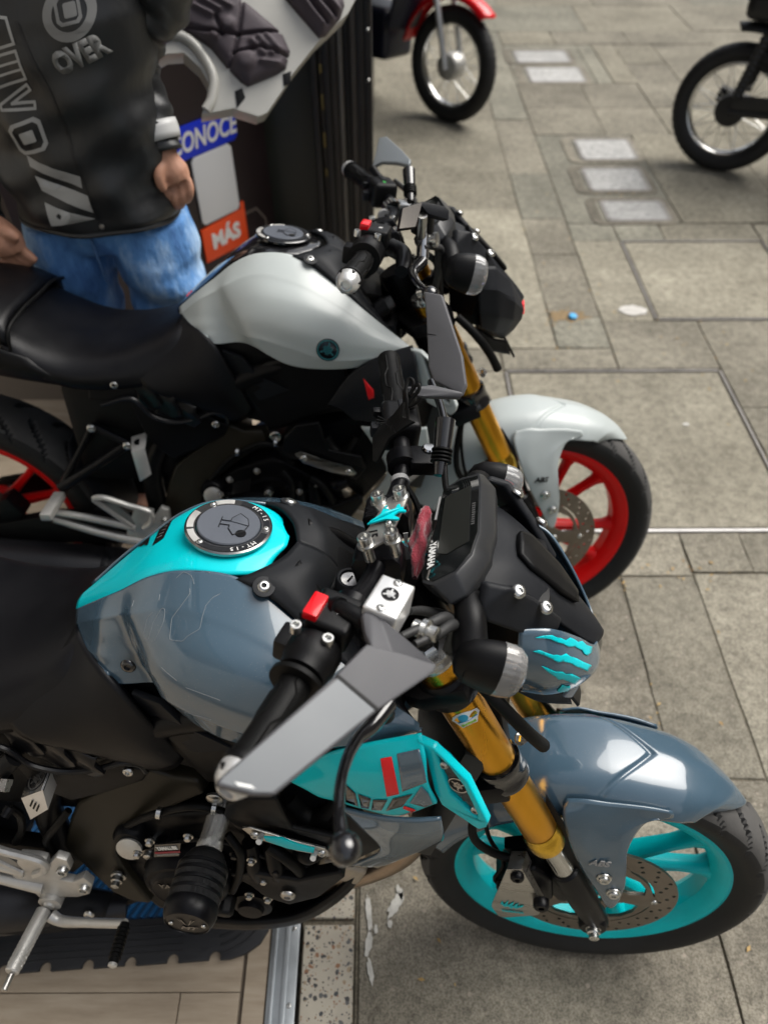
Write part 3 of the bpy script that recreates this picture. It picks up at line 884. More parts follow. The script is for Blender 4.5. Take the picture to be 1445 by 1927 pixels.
    # black inner stay behind the leg
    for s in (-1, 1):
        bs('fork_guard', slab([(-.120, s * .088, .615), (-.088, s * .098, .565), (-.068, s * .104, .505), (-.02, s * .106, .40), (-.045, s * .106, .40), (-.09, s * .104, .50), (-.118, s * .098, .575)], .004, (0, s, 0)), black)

    # ---------------- brake caliper and its steel guard (right leg)
    body = box((-.118, -.086, .392), (.075, .055, .12), unit(A(-.45, 0, .9)), (0, 1, 0))
    body = plate([(-.150, .44), (-.118, .462), (-.085, .43), (-.075, .37), (-.105, .33), (-.150, .335), (-.168, .38)], .055, (0, -.062, 0), (1, 0, 0), (0, 0, 1))
    co = bs('brake_caliper', body, satin, bev=.008, seg=3)
    for p in ((-.152, .36), (-.155, .405), (-.11, .345)):
        bs('caliper_bolt', bolt_head(A(p[0], -.117, p[1]), (0, -1, 0), .010, hexa=True, h=.008), satin, co)
    bs('caliper_bracket', plate([(-.165, .470), (-.13, .485), (-.05, .385), (-.03, .33), (-.06, .325), (-.105, .40)], .022, (0, -.075, 0), (1, 0, 0), (0, 0, 1)), satin, bev=.005)
    if c['dark']:
        y = -.1295
        g = plate([(-.160, .475), (-.138, .481), (-.093, .376), (-.0945, .343), (-.100, .338), (-.146, .316), (-.156, .318), (-.170, .348), (-.170, .358)], .0025, (0, y + .002, 0), (1, 0, 0), (0, 0, 1))
        gd = bs('caliper_guard', g, steel, bev=.0008)
        bs('guard_lug', lathe([(.0105, 0), (.0105, .006), (.008, .009), (.004, .009), (.004, .005), (.0005, .005)], A(-.143, y, .462), (0, -1, 0), 18), satin, gd)
        bs('guard_lug', lathe([(.0125, 0), (.0125, .010), (.010, .014), (.005, .014), (.005, .008), (.0005, .008)], A(-.098, y, .392), (0, -1, 0), 18), satin, gd)
        fl = slab([(-.158, y, .475), (-.139, y, .481), (-.095, y, .378), (-.090, y + .022, .385), (-.132, y + .025, .488), (-.152, y + .025, .482)], .002, (.5, -.5, .5))
        bs('guard_flange', fl, steel, gd)
        sh = M(); oo = A(-.140, y - .0012, .362); e1 = unit(A(.93, 0, -.05)); e2 = A(0, 0, 1)
        for (x0, w, h, dx) in ((-.018, .007, .012, -.003), (-.012, .006, .018, .001), (-.006, .007, .016, .004), (.002, .006, .014, .004), (.008, .008, .009, .006)):
            sh.join(plate([(x0, 0), (x0 + w, 0), (x0 + w * .5 + dx, h), (x0 + w * .3 + dx * .4, h * .6)], .0006, oo, e1, e2))
        sh.join(plate([(-.017, .001), (.015, .001), (.008, -.006), (.004, -.003), (.001, -.010), (-.004, -.003), (-.010, -.006)], .0006, oo, e1, e2))
        bs('guard_emblem', sh, tealwheel, gd)
        bs('lettering', letters('YAMAHA', .0085, oo + A(.004, 0, -.0195), unit(A(.98, 0, .06)), e2, .0006, bold=.0003), tealwheel, gd)
    # hoses
    bs('brake_hose', tube([(-.19, -.085, .70), (-.215, -.10, .60), (-.215, -.115, .53), (-.185, -.112, .487), (-.150, -.11, .468)], .0065, 10), rubber)
    bs('sensor_wire', tube([(-.20, -.08, .68), (-.205, -.088, .58), (-.19, -.095, .50), (-.16, -.10, .43), (-.17, -.105, .39), (-.155, -.10, .36)], .0035, 8), rubber)
    hp = KP(1, [(905, 1290, -.11), (940, 1325, -.118), (972, 1358, -.122), (1000, 1385, -.118), (1022, 1403, -.105)], 1)
    bs('fork_hose', tube(list(hp), [.008, .0085, .0085, .0085, .009], 12), rubber)
    p = K(1, 979, 1388, y=-.085, st=1)
    bs('hose_clamp_bolt', bolt_head(p, unit(A(.5, -.5, .5)), .0075, hexa=True, h=.007), zinc)

def headlight(root, b, c):
    a = c['steer']
    fix = lambda X: turn(X, a)
    def bs(name, m, mt, parent=root, **k): return build(name, m.xf(fix), mt, parent, **k)
    # painted side shells of the mask
    for s in (-1, 1):
        r0 = [(-.200, .100, .962), (-.163, .090, .958), (-.128, .066, .925), (-.096, .034, .880), (-.088, .012, .868)]
        r1 = [(-.198, .112, .925), (-.158, .108, .918), (-.118, .086, .888), (-.089, .048, .858), (-.082, .013, .852)]
        r2 = [(-.190, .104, .872), (-.150, .098, .862), (-.115, .076, .848), (-.090, .044, .838), (-.083, .013, .834)]
        r3 = [(-.182, .086, .838), (-.150, .076, .824), (-.122, .056, .812), (-.102, .036, .812), (-.094, .012, .814)]
        r4 = [(-.182, .060, .828), (-.150, .052, .806), (-.126, .040, .794), (-.112, .026, .796), (-.106, .010, .798)]
        rl = [[(p[0], s * p[1], p[2]) for p in r] for r in (r0, r1, r2, r3, r4)]
        m = skin(rl, 30, 24, crisp=not c['dark'], sharp=not c['dark'])
        if s > 0: m.f = [tuple(reversed(q)) for q in m.f]
        mo = bs('headlight_shell', m, c['mask'], sharp=50 if c['dark'] else 12, solid=.004, off=-1, inside=(-.17, 0, .88))
        if c['dark'] and s < 0:
            dc = Decal(skinX(rl, 60, 48), 1, 1)
            Z = lambda q: (860 + q[0] * .18685, 1120 + q[1] * .18685)
            for path in ([(775, 428), (860, 405), (950, 400), (1000, 425), (1040, 430), (1085, 455), (1130, 425), (1165, 440), (1210, 470), (1250, 460), (1290, 500), (1350, 520), (1345, 575), (1305, 610), (1270, 590), (1250, 555), (1215, 540), (1175, 515), (1115, 522), (1060, 490), (990, 470), (930, 440), (860, 430)],
                         [(755, 562), (830, 550), (890, 575), (960, 600), (1000, 598), (1040, 608), (1090, 585), (1130, 615), (1190, 632), (1260, 670), (1345, 705), (1305, 765), (1240, 735), (1185, 715), (1150, 690), (1120, 680), (1060, 665), (1010, 675), (950, 640), (870, 600)],
                         [(845, 705), (920, 735), (985, 765), (1060, 768), (1090, 790), (1150, 788), (1235, 830), (1180, 895), (1110, 860), (1060, 840), (1015, 845), (985, 815), (960, 800), (900, 760)],
                         [(1055, 898), (1110, 915), (1135, 905), (1130, 940), (1080, 990), (1000, 960)]):
                bs('claw_sticker', dc.patch([Z(q) for q in path], .0010, 6.0), teal, mo, solid=.0004, off=0)
    # LED eye between the shells
    e = bs('headlight_eye', skin([[(-.104, -.034, .868), (-.090, 0, .870), (-.104, .034, .868)], [(-.094, -.036, .848), (-.084, 0, .850), (-.094, .036, .848)], [(-.106, -.034, .822), (-.096, 0, .822), (-.106, .034, .822)]], 16, 12), gloss, solid=.006)
    if c['dark']:
        for s in (-1, 1):
            q = [(-.094, s * .024, .846), (-.086, s * .014, .838), (-.116, s * .054, .800), (-.128, s * .060, .806)]
            bs('headlight_lens', slab([A(*p) + A(.004, s * .004, .0) for p in q], .006, (.6, s * .7, -.2)), mat('smoked_lens', (.16, .19, .22), .12, 0, 1.), e, bev=.0025)
    else:
        for y in (-.022, -.009):
            q = [A(-.084 + abs(y) * -.25, y - .0065, .864), A(-.083 + abs(y) * -.15, y + .0055, .864), A(-.081 + abs(y) * -.15, y + .0050, .846), A(-.082 + abs(y) * -.25, y - .0075, .843)]
            bs('red_lens', slab([p + A(.004, -.003, 0) for p in q], .006, (.8, -.5, 0)), redglow, e, bev=.001)
    # black upper cowl
    L = [(-.246, .088, 1.000), (-.211, .066, .992), (-.172, .058, .958), (-.139, .044, .916), (-.094, .026, .872), (-.084, .012, .866)]
    Cn = [(-.250, 0, 1.014), (-.212, 0, 1.004), (-.172, 0, .974), (-.136, 0, .934), (-.092, 0, .886), (-.080, 0, .870)]
    Mi = [(-.248, .052, 1.013), (-.212, .040, 1.003), (-.172, .034, .972), (-.137, .026, .931), (-.093, .013, .883), (-.081, .006, .869)]
    mir = lambda r, s: [(p[0], s * p[1], p[2]) for p in r]
    m = skin([mir(L, -1), mir(Mi, -1), Cn, mir(Mi, 1), mir(L, 1)], 36, 28)
    cw = bs('headlight_cowl', m, dkgrey, solid=.005, off=-1, inside=(-.2, 0, .8))
    # raised hexagonal centre channel
    r = [(-.205, .020, 1.004), (-.190, .030, .993), (-.150, .024, .954), (-.125, .010, .926)]
    m = skin([mir(r, -1), [(p[0], 0, p[2] + .0035) for p in r], mir(r, 1)], 20, 10, crisp=True, sharp=True)
    bs('cowl_channel', m, black, cw, solid=.008, off=0, sharp=20)
    for s in (-1, 1):
        w = [(-.243, s * .100, 1.030), (-.215, s * .098, 1.024), (-.183, s * .077, .990), (-.146, s * .056, .942), (-.150, s * .066, .930), (-.192, s * .100, .954), (-.238, s * .122, .992), (-.246, s * .120, 1.008)]
        wo = bs('cowl_wing', slab(w, .012, unit(A(.35, s * .5, .8))), dkgrey, bev=.006, seg=3)
        for p in ((-.211, s * .0845, 1.003), (-.176, s * .072, .970)):
            bs('cowl_bolt', bolt_head(A(*p) + A(.004, s * .005, .0085), unit(A(.42, s * .42, .8)), .0085, h=.0045), zinc, wo)
        bs('cowl_inner', slab([(-.250, s * .06, .995), (-.215, s * .095, .99), (-.19, s * .095, .93), (-.2, s * .08, .86), (-.24, s * .05, .86)], .01, (0, s, 0)), black)
    # chin fin
    cf = [(-.165, -.055, .812), (-.120, -.040, .800), (-.092, -.030, .752), (-.086, 0, .742), (-.092, .030, .752), (-.120, .040, .800), (-.165, .055, .812), (-.172, 0, .80)]
    bs('chin_fin', slab(cf, .006, (.6, 0, .5)), black, bev=.002)
    bs('chin_side', skin([[(-.180, -.07, .828), (-.15, -.055, .805), (-.115, -.035, .79)], [(-.185, -.05, .80), (-.15, -.045, .775), (-.105, -.03, .757)]], 12, 6), black, solid=.004)
    bs('headlight_bucket', box((-.19, 0, .90), (.06, .13, .14)), black, bev=.02)
    bs('lamp_stay', tube([(-.26, 0, .93), (-.22, 0, .90), (-.19, 0, .88)], .02, 10), black)
    # indicators
    for s in (-1, 1):
        ce = A(-.222, s * .163, .966)
        ax = unit(A(.93, -s * .02, -.22))
        st = tube([(-.262, s * .095, 1.0), (-.257, s * .122, .998), (-.253, s * .150, .975), ce + ax * -.02], [.016, .017, .021, .026], 20)
        io = bs('indicator', st, black)
        sh = lathe([(.008, -.050), (.018, -.046), (.0265, -.034), (.0308, -.016), (.032, -.003)], ce, ax, 36)
        bs('indicator_shell', sh.xf(lambda q: ce + (q - ce) * A(1, .72, 1.12)), black, io)
        build('indicator_reflector', lathe([(.029, -.003), (.020, -.008), (.0005, -.012)], ce, ax, 28).xf(lambda q: ce + (q - ce) * A(1, .72, 1.12)).xf(fix), mat('indicator_reflector', (.75, .75, .75), .3, .5), io)
        ln = lathe([(.0318, -.003), (.0316, .008), (.0295, .016), (.0245, .022), (.015, .026), (.0005, .0275)], ce, ax, 96)
        def flute(q):
            d = q - ce; h = d @ ax; rad = d - ax * h
            t = math.atan2(rad[2], rad[1])
            return ce + (ax * h + rad * (1 + .008 * math.cos(t * 24))) * A(1, .72, 1.12)
        bs('indicator_lens', ln.xf(flute), lensflute, io, sharp=20)

def dash(root, b, c):
    a = c['steer']
    fix = lambda X: turn(X, a)
    def bs(name, m, mt, parent=root, **k): return build(name, m.xf(fix), mt, parent, **k)
    # display plane: faces up and back towards the rider
    o = A(-.282, -.008, 1.037); ex = A(0, 1, 0); ey = unit(A(.050, 0, .028)); en = unit(np.cross(ey, ex))
    if en[2] < 0: en = -en
    def on(u, v, h):
        R, t = poseR(1)
        oo = K(1, u, v, y=0, st=1); d = oo - K(1, u, v, y=.2, st=1)
        k = ((o + en * h - oo) @ en) / (d @ en)
        return oo + d * k
    T = [(834, 920), (868, 899), (902, 890), (905, 912), (902, 1002), (894, 1025), (888, 1044), (857, 1079), (812, 1101), (793, 1096), (793, 1076), (804, 1042), (819, 985)]
    B = [(838, 922), (876, 902), (910, 893), (932, 918), (932, 1000), (924, 1030), (921, 1053), (880, 1120), (847, 1138), (815, 1118), (797, 1090), (808, 1050), (823, 990)]
    T = [on(u, v, 0) for u, v in T]; B = [on(u, v, -.024) for u, v in B]; D = [p - en * .018 + (o - p) * .10 for p in B]
    n = len(T); V = T + B + D
    f = [tuple(range(n))] + [(i, i + n, (i + 1) % n + n, (i + 1) % n) for i in range(n)] + [(i + n, i + 2 * n, (i + 1) % n + 2 * n, (i + 1) % n + n) for i in range(n)] + [tuple(range(3 * n - 1, 2 * n - 1, -1))]
    bo = bs('instrument_display', M().add(V, f), mat('display_case', (.020, .021, .023), .38, spec=.5), bev=.003, seg=2, inside=o - en * .02)
    ce = sum(T) / n
    G = [ce + (p - ce) * .94 + en * .0012 for p in T]
    bs('display_glass', slab(G, .003, en), glass, bo)
    def loc(a_, q, h=.0022): return o + ex * a_ + ey * q + en * h
    e1 = -ex if True else ex
    W = [loc(.050, -.016), loc(.058, .018), (loc(-.048, .020)), loc(-.052, .008), loc(-.058, -.006), loc(-.052, -.018)]
    bs('lcd_window', slab(W, .0006, en), mat('lcd', (.016, .017, .015), .3), bo)
    bs('lettering', letters('YAMAHA', .0115, loc(-.052, -.0255), -ex, -ey if (np.cross(-ex, -ey) @ en) > 0 else ey, .0003, bold=.0004, squash=.9), white, bo)
    bs('display_trim', slab([loc(.056, -.0245), loc(.012, -.0275), loc(.012, -.0250), loc(.056, -.0220)], .0006, en), grey2, bo)
    g = M()
    for i in range(10): g.join(slab([loc(.020 - i * .0042, .0215), loc(.018 - i * .0042, .0215), loc(.018 - i * .0042, .0255), loc(.020 - i * .0042, .0255)], .0004, en))
    bs('display_marks', g, mat('dim_print', (.10, .10, .10), .4), bo)
    bs('display_stay', box(o + A(.045, 0, -.06), (.04, .08, .04)), black, bev=.01)

def handlebar(root, b, c):
    a = c['steer']
    fix = lambda X: turn(X, a)
    def bs(name, m, mt, parent=root, **k): return build(name, m.xf(fix), mt, parent, **k)
    pathR = [(-.366, 0, 1.002), (-.367, -.055, 1.002), (-.374, -.100, 1.004), (-.388, -.150, 1.016), (-.404, -.200, 1.024), (-.424, -.280, 1.022), (-.444, -.345, 1.019)]
    pathL = [(-.366, 0, 1.002), (-.364, .055, 1.002), (-.358, .100, 1.008), (-.362, .150, 1.022), (-.372, .200, 1.033), (-.390, .280, 1.042), (-.405, .345, 1.056)] if b == 1 else [(-.366, 0, 1.002), (-.352, .055, 1.003), (-.338, .10, 1.008), (-.340, .15, 1.02), (-.356, .20, 1.030), (-.386, .28, 1.038), (-.414, .345, 1.048)]
    bar = list(reversed(pathR))[:-1] + pathL
    bs('handlebar', tube(bar, .0112, 20, steps=80), satin)
    for s, pth in ((-1, pathR), (1, pathL)):
        P = np.array(pth)
        q0 = P[4] + (P[5] - P[4]) * .25; q1 = P[6]
        n = 26
        # rubber grip with moulded zigzag ribs
        pts = cr([q0, P[5], q1], 40)
        go = bs('grip', tube(pts, [.0185] + [.0165] * 3 + [.0162] * 3 + [.0175], 28, steps=60), rubber)
        T = unit(q1 - q0); ea, eb, _ = frame(T)
        rib = M()
        for k in range(6):
            ph = k * math.pi / 3
            zz = [(.10, 0), (.26, .25), (.34, .25), (.42, -.2), (.62, -.2), (.70, .15), (.93, .15)]
            pp = []
            for t, d in zz:
                base = pts[int(t * 39)]
                pp.append(base + .0167 * (ea * math.cos(ph + d) + eb * math.sin(ph + d)))
            rib.join(tube(pp, .0012, 5, steps=28, smooth=False))
        bs('grip_rib', rib, rubber, go)
        if s < 0 or b != 1:
            be = lathe([(.0125, 0), (.0178, .0015), (.0186, .004), (.0186, .008), (.0168, .017), (.0110, .0245), (.0092, .026), (.0072, .026), (.0068, .021), (.0005, .021)], q1, T, 36)
            bo = bs('bar_end_weight', be, alubox)
            bs('bar_end_ring', lathe([(.0165, -.006), (.0198, -.005), (.0198, .0005), (.0165, .001)], q1, T, 32), black, bo)
            tri = M()
            for k in range(6):
                ph = k * math.pi / 3; e = ea * math.cos(ph) + eb * math.sin(ph); t2 = np.cross(T, e)
                nn = unit(e * .8 + T * .55); up = unit(T * .8 - e * .55)
                tri.join(plate([(-.0030, -.004), (.0030, -.004), (0, .004)], .0006, q1 + T * .0130 + e * .0180, t2, up))
            bs('bar_end_notch', tri, black, bo)
    return np.array(pathR), np.array(pathL)

def right_controls(root, b, c):
    a = c['steer']
    fix = lambda X: turn(X, a)
    def bs(name, m, mt, parent=root, **k): return build(name, m.xf(fix), mt, parent, **k)
    pr = A(-.404, -.200, 1.024); T = unit(A(-.020, -.080, -.002)); up = A(0.15, 0, .98); up = unit(up - (up @ T) * T); fw = np.cross(up, T); fw = fw if fw[0] > 0 else -fw
    th = lathe([(.019, -.014), (.026, -.012), (.0275, -.008), (.0275, .010), (.0255, .014), (.024, .026), (.019, .028)], pr + T * .02, T, 32)
    to = bs('throttle_housing', th, black)
    bs('throttle_flange', lathe([(.018, 0), (.0275, .001), (.0275, .006), (.018, .007)], pr + T * .052, T, 32), rubber, to)
    bs('throttle_cable_boss', box(pr + T * .01 - fw * .028 - up * .010, (.03, .028, .03), T, fw), black, to, bev=.005)
    sw = box(pr - T * .018 + up * .016 + fw * .004, (.048, .046, .034), T, fw)
    so = bs('switch_box', sw, black, bev=.006, seg=3)
    # red engine stop rocker
    oc = pr - T * .010 + up * .0345 - fw * .014
    bs('stop_switch', box(oc, (.030, .015, .011), T, fw), redpaint, so, bev=.002)
    bs('switch_mark', letters('\u2715', .009, pr - T * .018 + up * .0335 + fw * .010, -T, fw, .0004), white, so) if False else None
    g = M(); cc = pr - T * .016 + up * .0333 + fw * .011
    g.join(plate(circ(.0030, 16), .0004, cc, T, fw, [circ(.0024, 16)]))
    for d in ((1, 1), (1, -1)):
        e = unit(T * d[0] + fw * d[1]); g.join(tube([cc - e * .0045, cc + e * .0045], .0004, 4, steps=2))
    bs('switch_mark', g, white, so)
    for d in (-.016, .018):
        bs('switch_screw', socket_bolt(pr + T * .016 + up * .022 + fw * (d - .006), up, .0058, .010), zinc, so)
    bs('start_button', box(pr - T * .018 - fw * .026 + up * .010, (.014, .01, .012), T, fw), dkgrey, so, bev=.002)
    # brake master cylinder clamp
    pc = A(-.378, -.140, 1.014)
    cl = bs('brake_perch', lathe([(.0125, -.009), (.019, -.008), (.019, .008), (.0125, .009)], A(-.385, -.140, 1.013), T, 26), satin)
    bs('perch_body', tube([pc + fw * .012, pc + fw * .035 + T * .01 - up * .004, pc + fw * .045 + T * .045 - up * .006, pc + fw * .048 + T * .085 - up * .01], [.015, .016, .014, .011], 16), satin, cl)
    if c['dark']:
        # aluminium reservoir box with tuning fork emblem
        q = [K(1, u, v, z=z, st=1) for u, v, z in ((721, 1079, 1.072), (783, 1103, 1.068), (746, 1166, 1.070), (680, 1139, 1.074))]
        o = sum(q) / 4; ex = unit(q[1] - q[0]); ey = unit(q[0] - q[3]); w = np.linalg.norm(q[1] - q[0]); h = np.linalg.norm(q[0] - q[3])
        en = unit(np.cross(ex, ey))
        ey = np.cross(en, ex)
        hw, hh = w / 2, h / 2
        ol = [(-hw, -hh), (hw, -hh), (hw, hh), (-hw, hh)]
        bo = bs('brake_fluid_reservoir', plate(ol, .040, o, ex, ey, h0=-.040), alubox, bev=.003, seg=3)
        rd = hw * .50
        pl_ = bs('reservoir_emblem', plate(circ(rd, 36, 0, .002), .0005, o, ex, ey, h0=.0001), black, bo)
        g = M()
        for o_ in star_logo(rd * .92): g.join(plate([(p[0], p[1] + .002) for p in o_], .0006, o + en * .0006, ex, ey))
        bs('emblem_star', g, alubox, pl_)
        for d in ((hw * .05, hh * .78), (-hw * .05, -hh * .76)):
            bs('reservoir_screw', bolt_head(o + ex * d[0] + ey * d[1], en, .0048, h=.002), zinc, bo)
        g = M()
        for k in range(3):
            x0 = -.004 + k * .006
            g.join(plate([(x0, -.012), (x0 + .003, -.012), (x0 + .007, .006), (x0 + .004, .006)], .0006, o + ex * hw + en * -.020, ey * -1, en, h0=.0001))
        bs('reservoir_slot', g, black, bo)
        hose0 = o + ex * (hw + .004) - en * .035
        bs('banjo_bolt', lathe([(.009, 0), (.009, .010), (.013, .010), (.013, .016), (.0085, .018), (.0085, .026), (.007, .027)], K(1, 780, 1180, y=-.165, st=1), unit(A(.8, -.35, .1)), 12), zinc)
    else:
        p = K(2, 795, 415, y=-.15, st=1)
        bs('brake_fluid_reservoir', lathe([(.018, -.02), (.020, -.018), (.020, .014), (.022, .015), (.022, .024), (.018, .026), (.0005, .026)], p, (0, 0, 1), 28), black)
        bs('perch_cylinder', cyl(K(2, 795, 490, y=-.19, st=1), K(2, 797, 440, y=-.17, st=1), .011, 18, cham=.002), chrome)
        bs('banjo_bolt', lathe([(.009, 0), (.009, .010), (.013, .010), (.013, .016), (.0085, .018)], K(2, 806, 452, y=-.17, st=1), unit(A(.8, -.35, .1)), 12), zinc)
    # wires
    for d, (p0, p1, p2, p3) in enumerate((((755, 1198, -.19), (800, 1178, -.165), (838, 1162, -.14), (850, 1200, -.10)), ((780, 1212, -.19), (820, 1195, -.17), (852, 1175, -.14), (840, 1230, -.10)), ((770, 1150, -.15), (800, 1150, -.12), (850, 1165, -.1), (870, 1220, -.07)))):
        pts = KP(1, [p0, p1, p2, p3], 1)
        bs('wire_loom', tube(list(pts), [.004, .0055, .0065, .006], 10), wire)
    # brake lever with ball end
    if b == 1:
        L = KP(1, [(730, 1325, -.215), (700, 1365, -.245), (672, 1392, -.27), (646, 1450, -.315), (638, 1525, -.362), (644, 1578, -.388)], 1)
        ball = K(1, 649, 1597, y=-.398, st=1)
    else:
        L = KP(2, [(795, 492, -.20), (778, 512, -.235), (784, 530, -.29), (797, 543, -.335), (804, 548, -.36)], 1)
        ball = K(2, 809, 555, y=-.375, st=1)
    lo = bs('brake_lever', tube(list(L) + [ball], [.010, .0085, .0065, .0050, .0052, .0062, .007][:len(L) + 1], 14), gloss)
    bs('lever_ball', lathe([(.0135 * math.sin(t) + 1e-4, -.0135 * math.cos(t)) for t in np.linspace(0, math.pi, 16)], ball, (0, -1, 0), 24), gloss, lo)
    if b == 1:
        bs('lever_pivot', cyl(K(1, 722, 1330, y=-.215, st=1) + A(0, 0, .012), K(1, 722, 1330, y=-.215, st=1) - A(0, 0, .014), .012, 18), satin)

def right_mirror(root, b, c):
    a = c['steer']
    fix = lambda X: turn(X, a)
    def bs(name, m, mt, parent=root, **k): return build(name, m.xf(fix), mt, parent, **k)
    if b == 1:
        # winglet mirror lying above the right grip
        Q = KP(1, [(691, 1212, -.250), (760, 1228, -.246), (822, 1251, -.242), (812, 1268, -.248), (713, 1335, -.296), (516, 1497, -.386), (478, 1496, -.392), (414, 1476, -.398), (420, 1462, -.396), (560, 1335, -.318), (631, 1272, -.282)], 1)
        P0, P1, P2 = Q[0], Q[2], Q[6]
        n = unit(np.cross(P1 - P0, P2 - P0)); n = n if n[2] > 0 else -n
        Pm = sum(Q) / len(Q)
        Q = [q - n * ((q - Pm) @ n) for q in Q]
        sh = bs('mirror_shell', slab(Q, .013, n), satgrey, bev=.0035, seg=3)
        sm_ = KP(1, [(631, 1272, -.282), (713, 1335, -.297), (709, 1339, -.300), (626, 1276, -.285)], 1)
        bs('shell_seam', slab([q - n * ((q - Pm) @ n) + n * .0010 for q in sm_], .0006, n), black, sh)
        G = KP(1, [(627, 1284, -.284), (704, 1336, -.300), (512, 1491, -.386), (478, 1489, -.391), (421, 1470, -.396), (428, 1459, -.394)], 1)
        G = [q - n * ((q - Pm) @ n) + n * .0006 for q in G]
        bs('mirror_glass', slab(G, .0008, n), mirrorm, sh)
        g = KP(1, [(443, 1470, -.39), (478, 1475, -.39), (484, 1483, -.39), (448, 1479, -.39)], 1)
        bs('mirror_label', slab([q - n * ((q - Pm) @ n) + n * .0010 for q in g], .0004, n), white, sh)
        Ar = KP(1, [(679, 1160, -.200), (684, 1152, -.197), (698, 1150, -.194), (712, 1156, -.195), (766, 1203, -.222), (822, 1252, -.243), (800, 1262, -.247), (745, 1250, -.246), (700, 1220, -.243), (688, 1195, -.225)], 1)
        bs('mirror_arm', slab(Ar, .010, (0, 0, 1)), satgrey, sh, bev=.003, seg=3)
        p = K(1, 694, 1166, y=-.197, st=1)
        bs('mirror_pivot', lathe([(.0105, -.02), (.0105, .001), (.009, .003), (.0005, .0034)], p, (0, 0, 1), 28), black, sh)
        bs('mirror_stalk', tube([p - A(0, 0, .006), K(1, 655, 1152, y=-.186, st=1), K(1, 620, 1140, y=-.175, st=1)], .0095, 16), black, sh)
        bs('stalk_ring', tube([K(1, 640, 1146, y=-.182, st=1), K(1, 633, 1144, y=-.179, st=1)], .0118, 16, steps=3), black, sh)
    else:
        Q = KP(2, [(757, 391, -.215), (796, 378, -.20), (782, 428, -.225), (750, 432, -.238)], 1)
        c0 = sum(Q) / 4; n = unit(np.cross(Q[1] - Q[0], Q[2] - Q[0])); n = n if n @ (R_eye(2) - c0) > 0 else -n
        sh = bs('mirror_shell', slab(Q, .012, n), black, bev=.002)
        g = [c0 + (q - c0) * .93 + n * .0006 for q in Q]
        bs('mirror_glass', slab(g, .0008, n), mat('shaded_mirror', (.20, .18, .155), .12, .8), sh)
        W = KP(2, [(790, 384, -.20), (796, 379, -.195), (836, 388, -.185), (845, 396, -.185), (844, 414, -.190), (835, 412, -.190), (806, 402, -.2)], 1)
        bs('mirror_arm', slab(W, .020, (.2, -.6, .6)), dkgrey, sh, bev=.003)
        bs('mirror_stalk', tube([K(2, 795, 405, y=-.2, st=1), K(2, 793, 450, y=-.175, st=1)], .008, 14), steel, sh)

def R_eye(b):
    R, t = poseR(b)
    return R.T @ (EYE - t)

def left_controls(root, b, c):
    a = c['steer']
    fix = lambda X: turn(X, a)
    def bs(name, m, mt, parent=root, **k): return build(name, m.xf(fix), mt, parent, **k)
    pr = A(-.368, .195, 1.031) if b == 1 else A(-.354, .195, 1.030); T = unit(A(-.018, .08, .009)); up = unit(A(.1, 0, 1)); up = unit(up - (up @ T) * T); fw = np.cross(T, up); fw = fw if fw[0] > 0 else -fw
    so = bs('switch_box', box(pr + up * .002 - fw * .003, (.060, .052, .050), T, fw), black, bev=.010, seg=3)
    bs('switch_box_lip', box(pr + up * .026 + T * .012, (.030, .012, .006), T, fw), dkgrey, so, bev=.002)
    bs('horn_button', box(pr - fw * .036 - up * .006, (.016, .014, .018), T, fw), dkgrey, so, bev=.003)
    bs('indicator_button', box(pr - fw * .034 + up * .010 + T * .018, (.012, .012, .012), T, fw), black, so, bev=.003)
    bs('switch_mark', plate([(-.006, -.002), (.006, -.002), (.004, .002), (-.002, .003)], .0006, pr + up * .0275 - T * .014 - fw * .004, T, fw), green, so)
    pc = A(-.360, .130, 1.017) if b == 1 else A(-.339, .125, 1.014)
    cl = bs('clutch_perch', lathe([(.0125, -.012), (.020, -.011), (.020, .011), (.0125, .012)], pc, T, 26), satin if b == 1 else chrome)
    bs('perch_body', box(pc + fw * .030 + up * .004, (.038, .044, .024), T, fw), satin if b == 1 else zinc, cl, bev=.006)
    bs('lever_pivot', lathe([(.0095, -.018), (.0095, .002), (.0075, .004), (.0005, .004)], pc + fw * .036 + up * .016 + T * .01, up, 24), chrome, cl)
    bs('clutch_lever', tube([pc + fw * .040 + T * .01, pc + fw * .065 + T * .05, pc + fw * .072 + T * .12, pc + fw * .066 + T * .19], [.009, .008, .006, .006], 12), gloss)
    # cable with rubber boot
    bp = [K(1, 838, 790, y=.135, st=1), K(1, 832, 845, y=.105, st=1), K(1, 836, 880, y=.085, st=1), K(1, 842, 930, y=.06, st=1)]
    bo = bs('cable_boot', tube(bp[:2], [.013, .0115], 18, steps=8), gloss)
    g = M()
    ax = unit(bp[1] - bp[0])
    for k in range(4):
        g.join(lathe([(.010, -.002), (.0135, -.001), (.0135, .001), (.010, .002)], bp[1] + ax * (.002 + .0055 * k) * .9, ax, 22))
    bs('boot_bellows', g, rubber, bo)
    bs('cable_sleeve', tube([bp[1] + ax * .015, bp[1] + ax * .035], [.0095, .0075], 16, steps=4), gloss, bo)
    bs('clutch_cable', tube([bp[1], bp[2], bp[3], A(-.24, .03, .95), A(-.30, .02, .85)], .0042, 10), rubber)
    bs('cable_tie', lathe([(.0116, -.004), (.0128, -.004), (.0128, .004), (.0116, .004)], A(-.3585, .098, 1.0075), T, 22), grey2)
    bs('throttle_cable', tube([A(-.355, .097, 1.01), A(-.335, .08, .99), A(-.322, .055, .955), A(-.33, .04, .9)], .0040, 8), rubber)

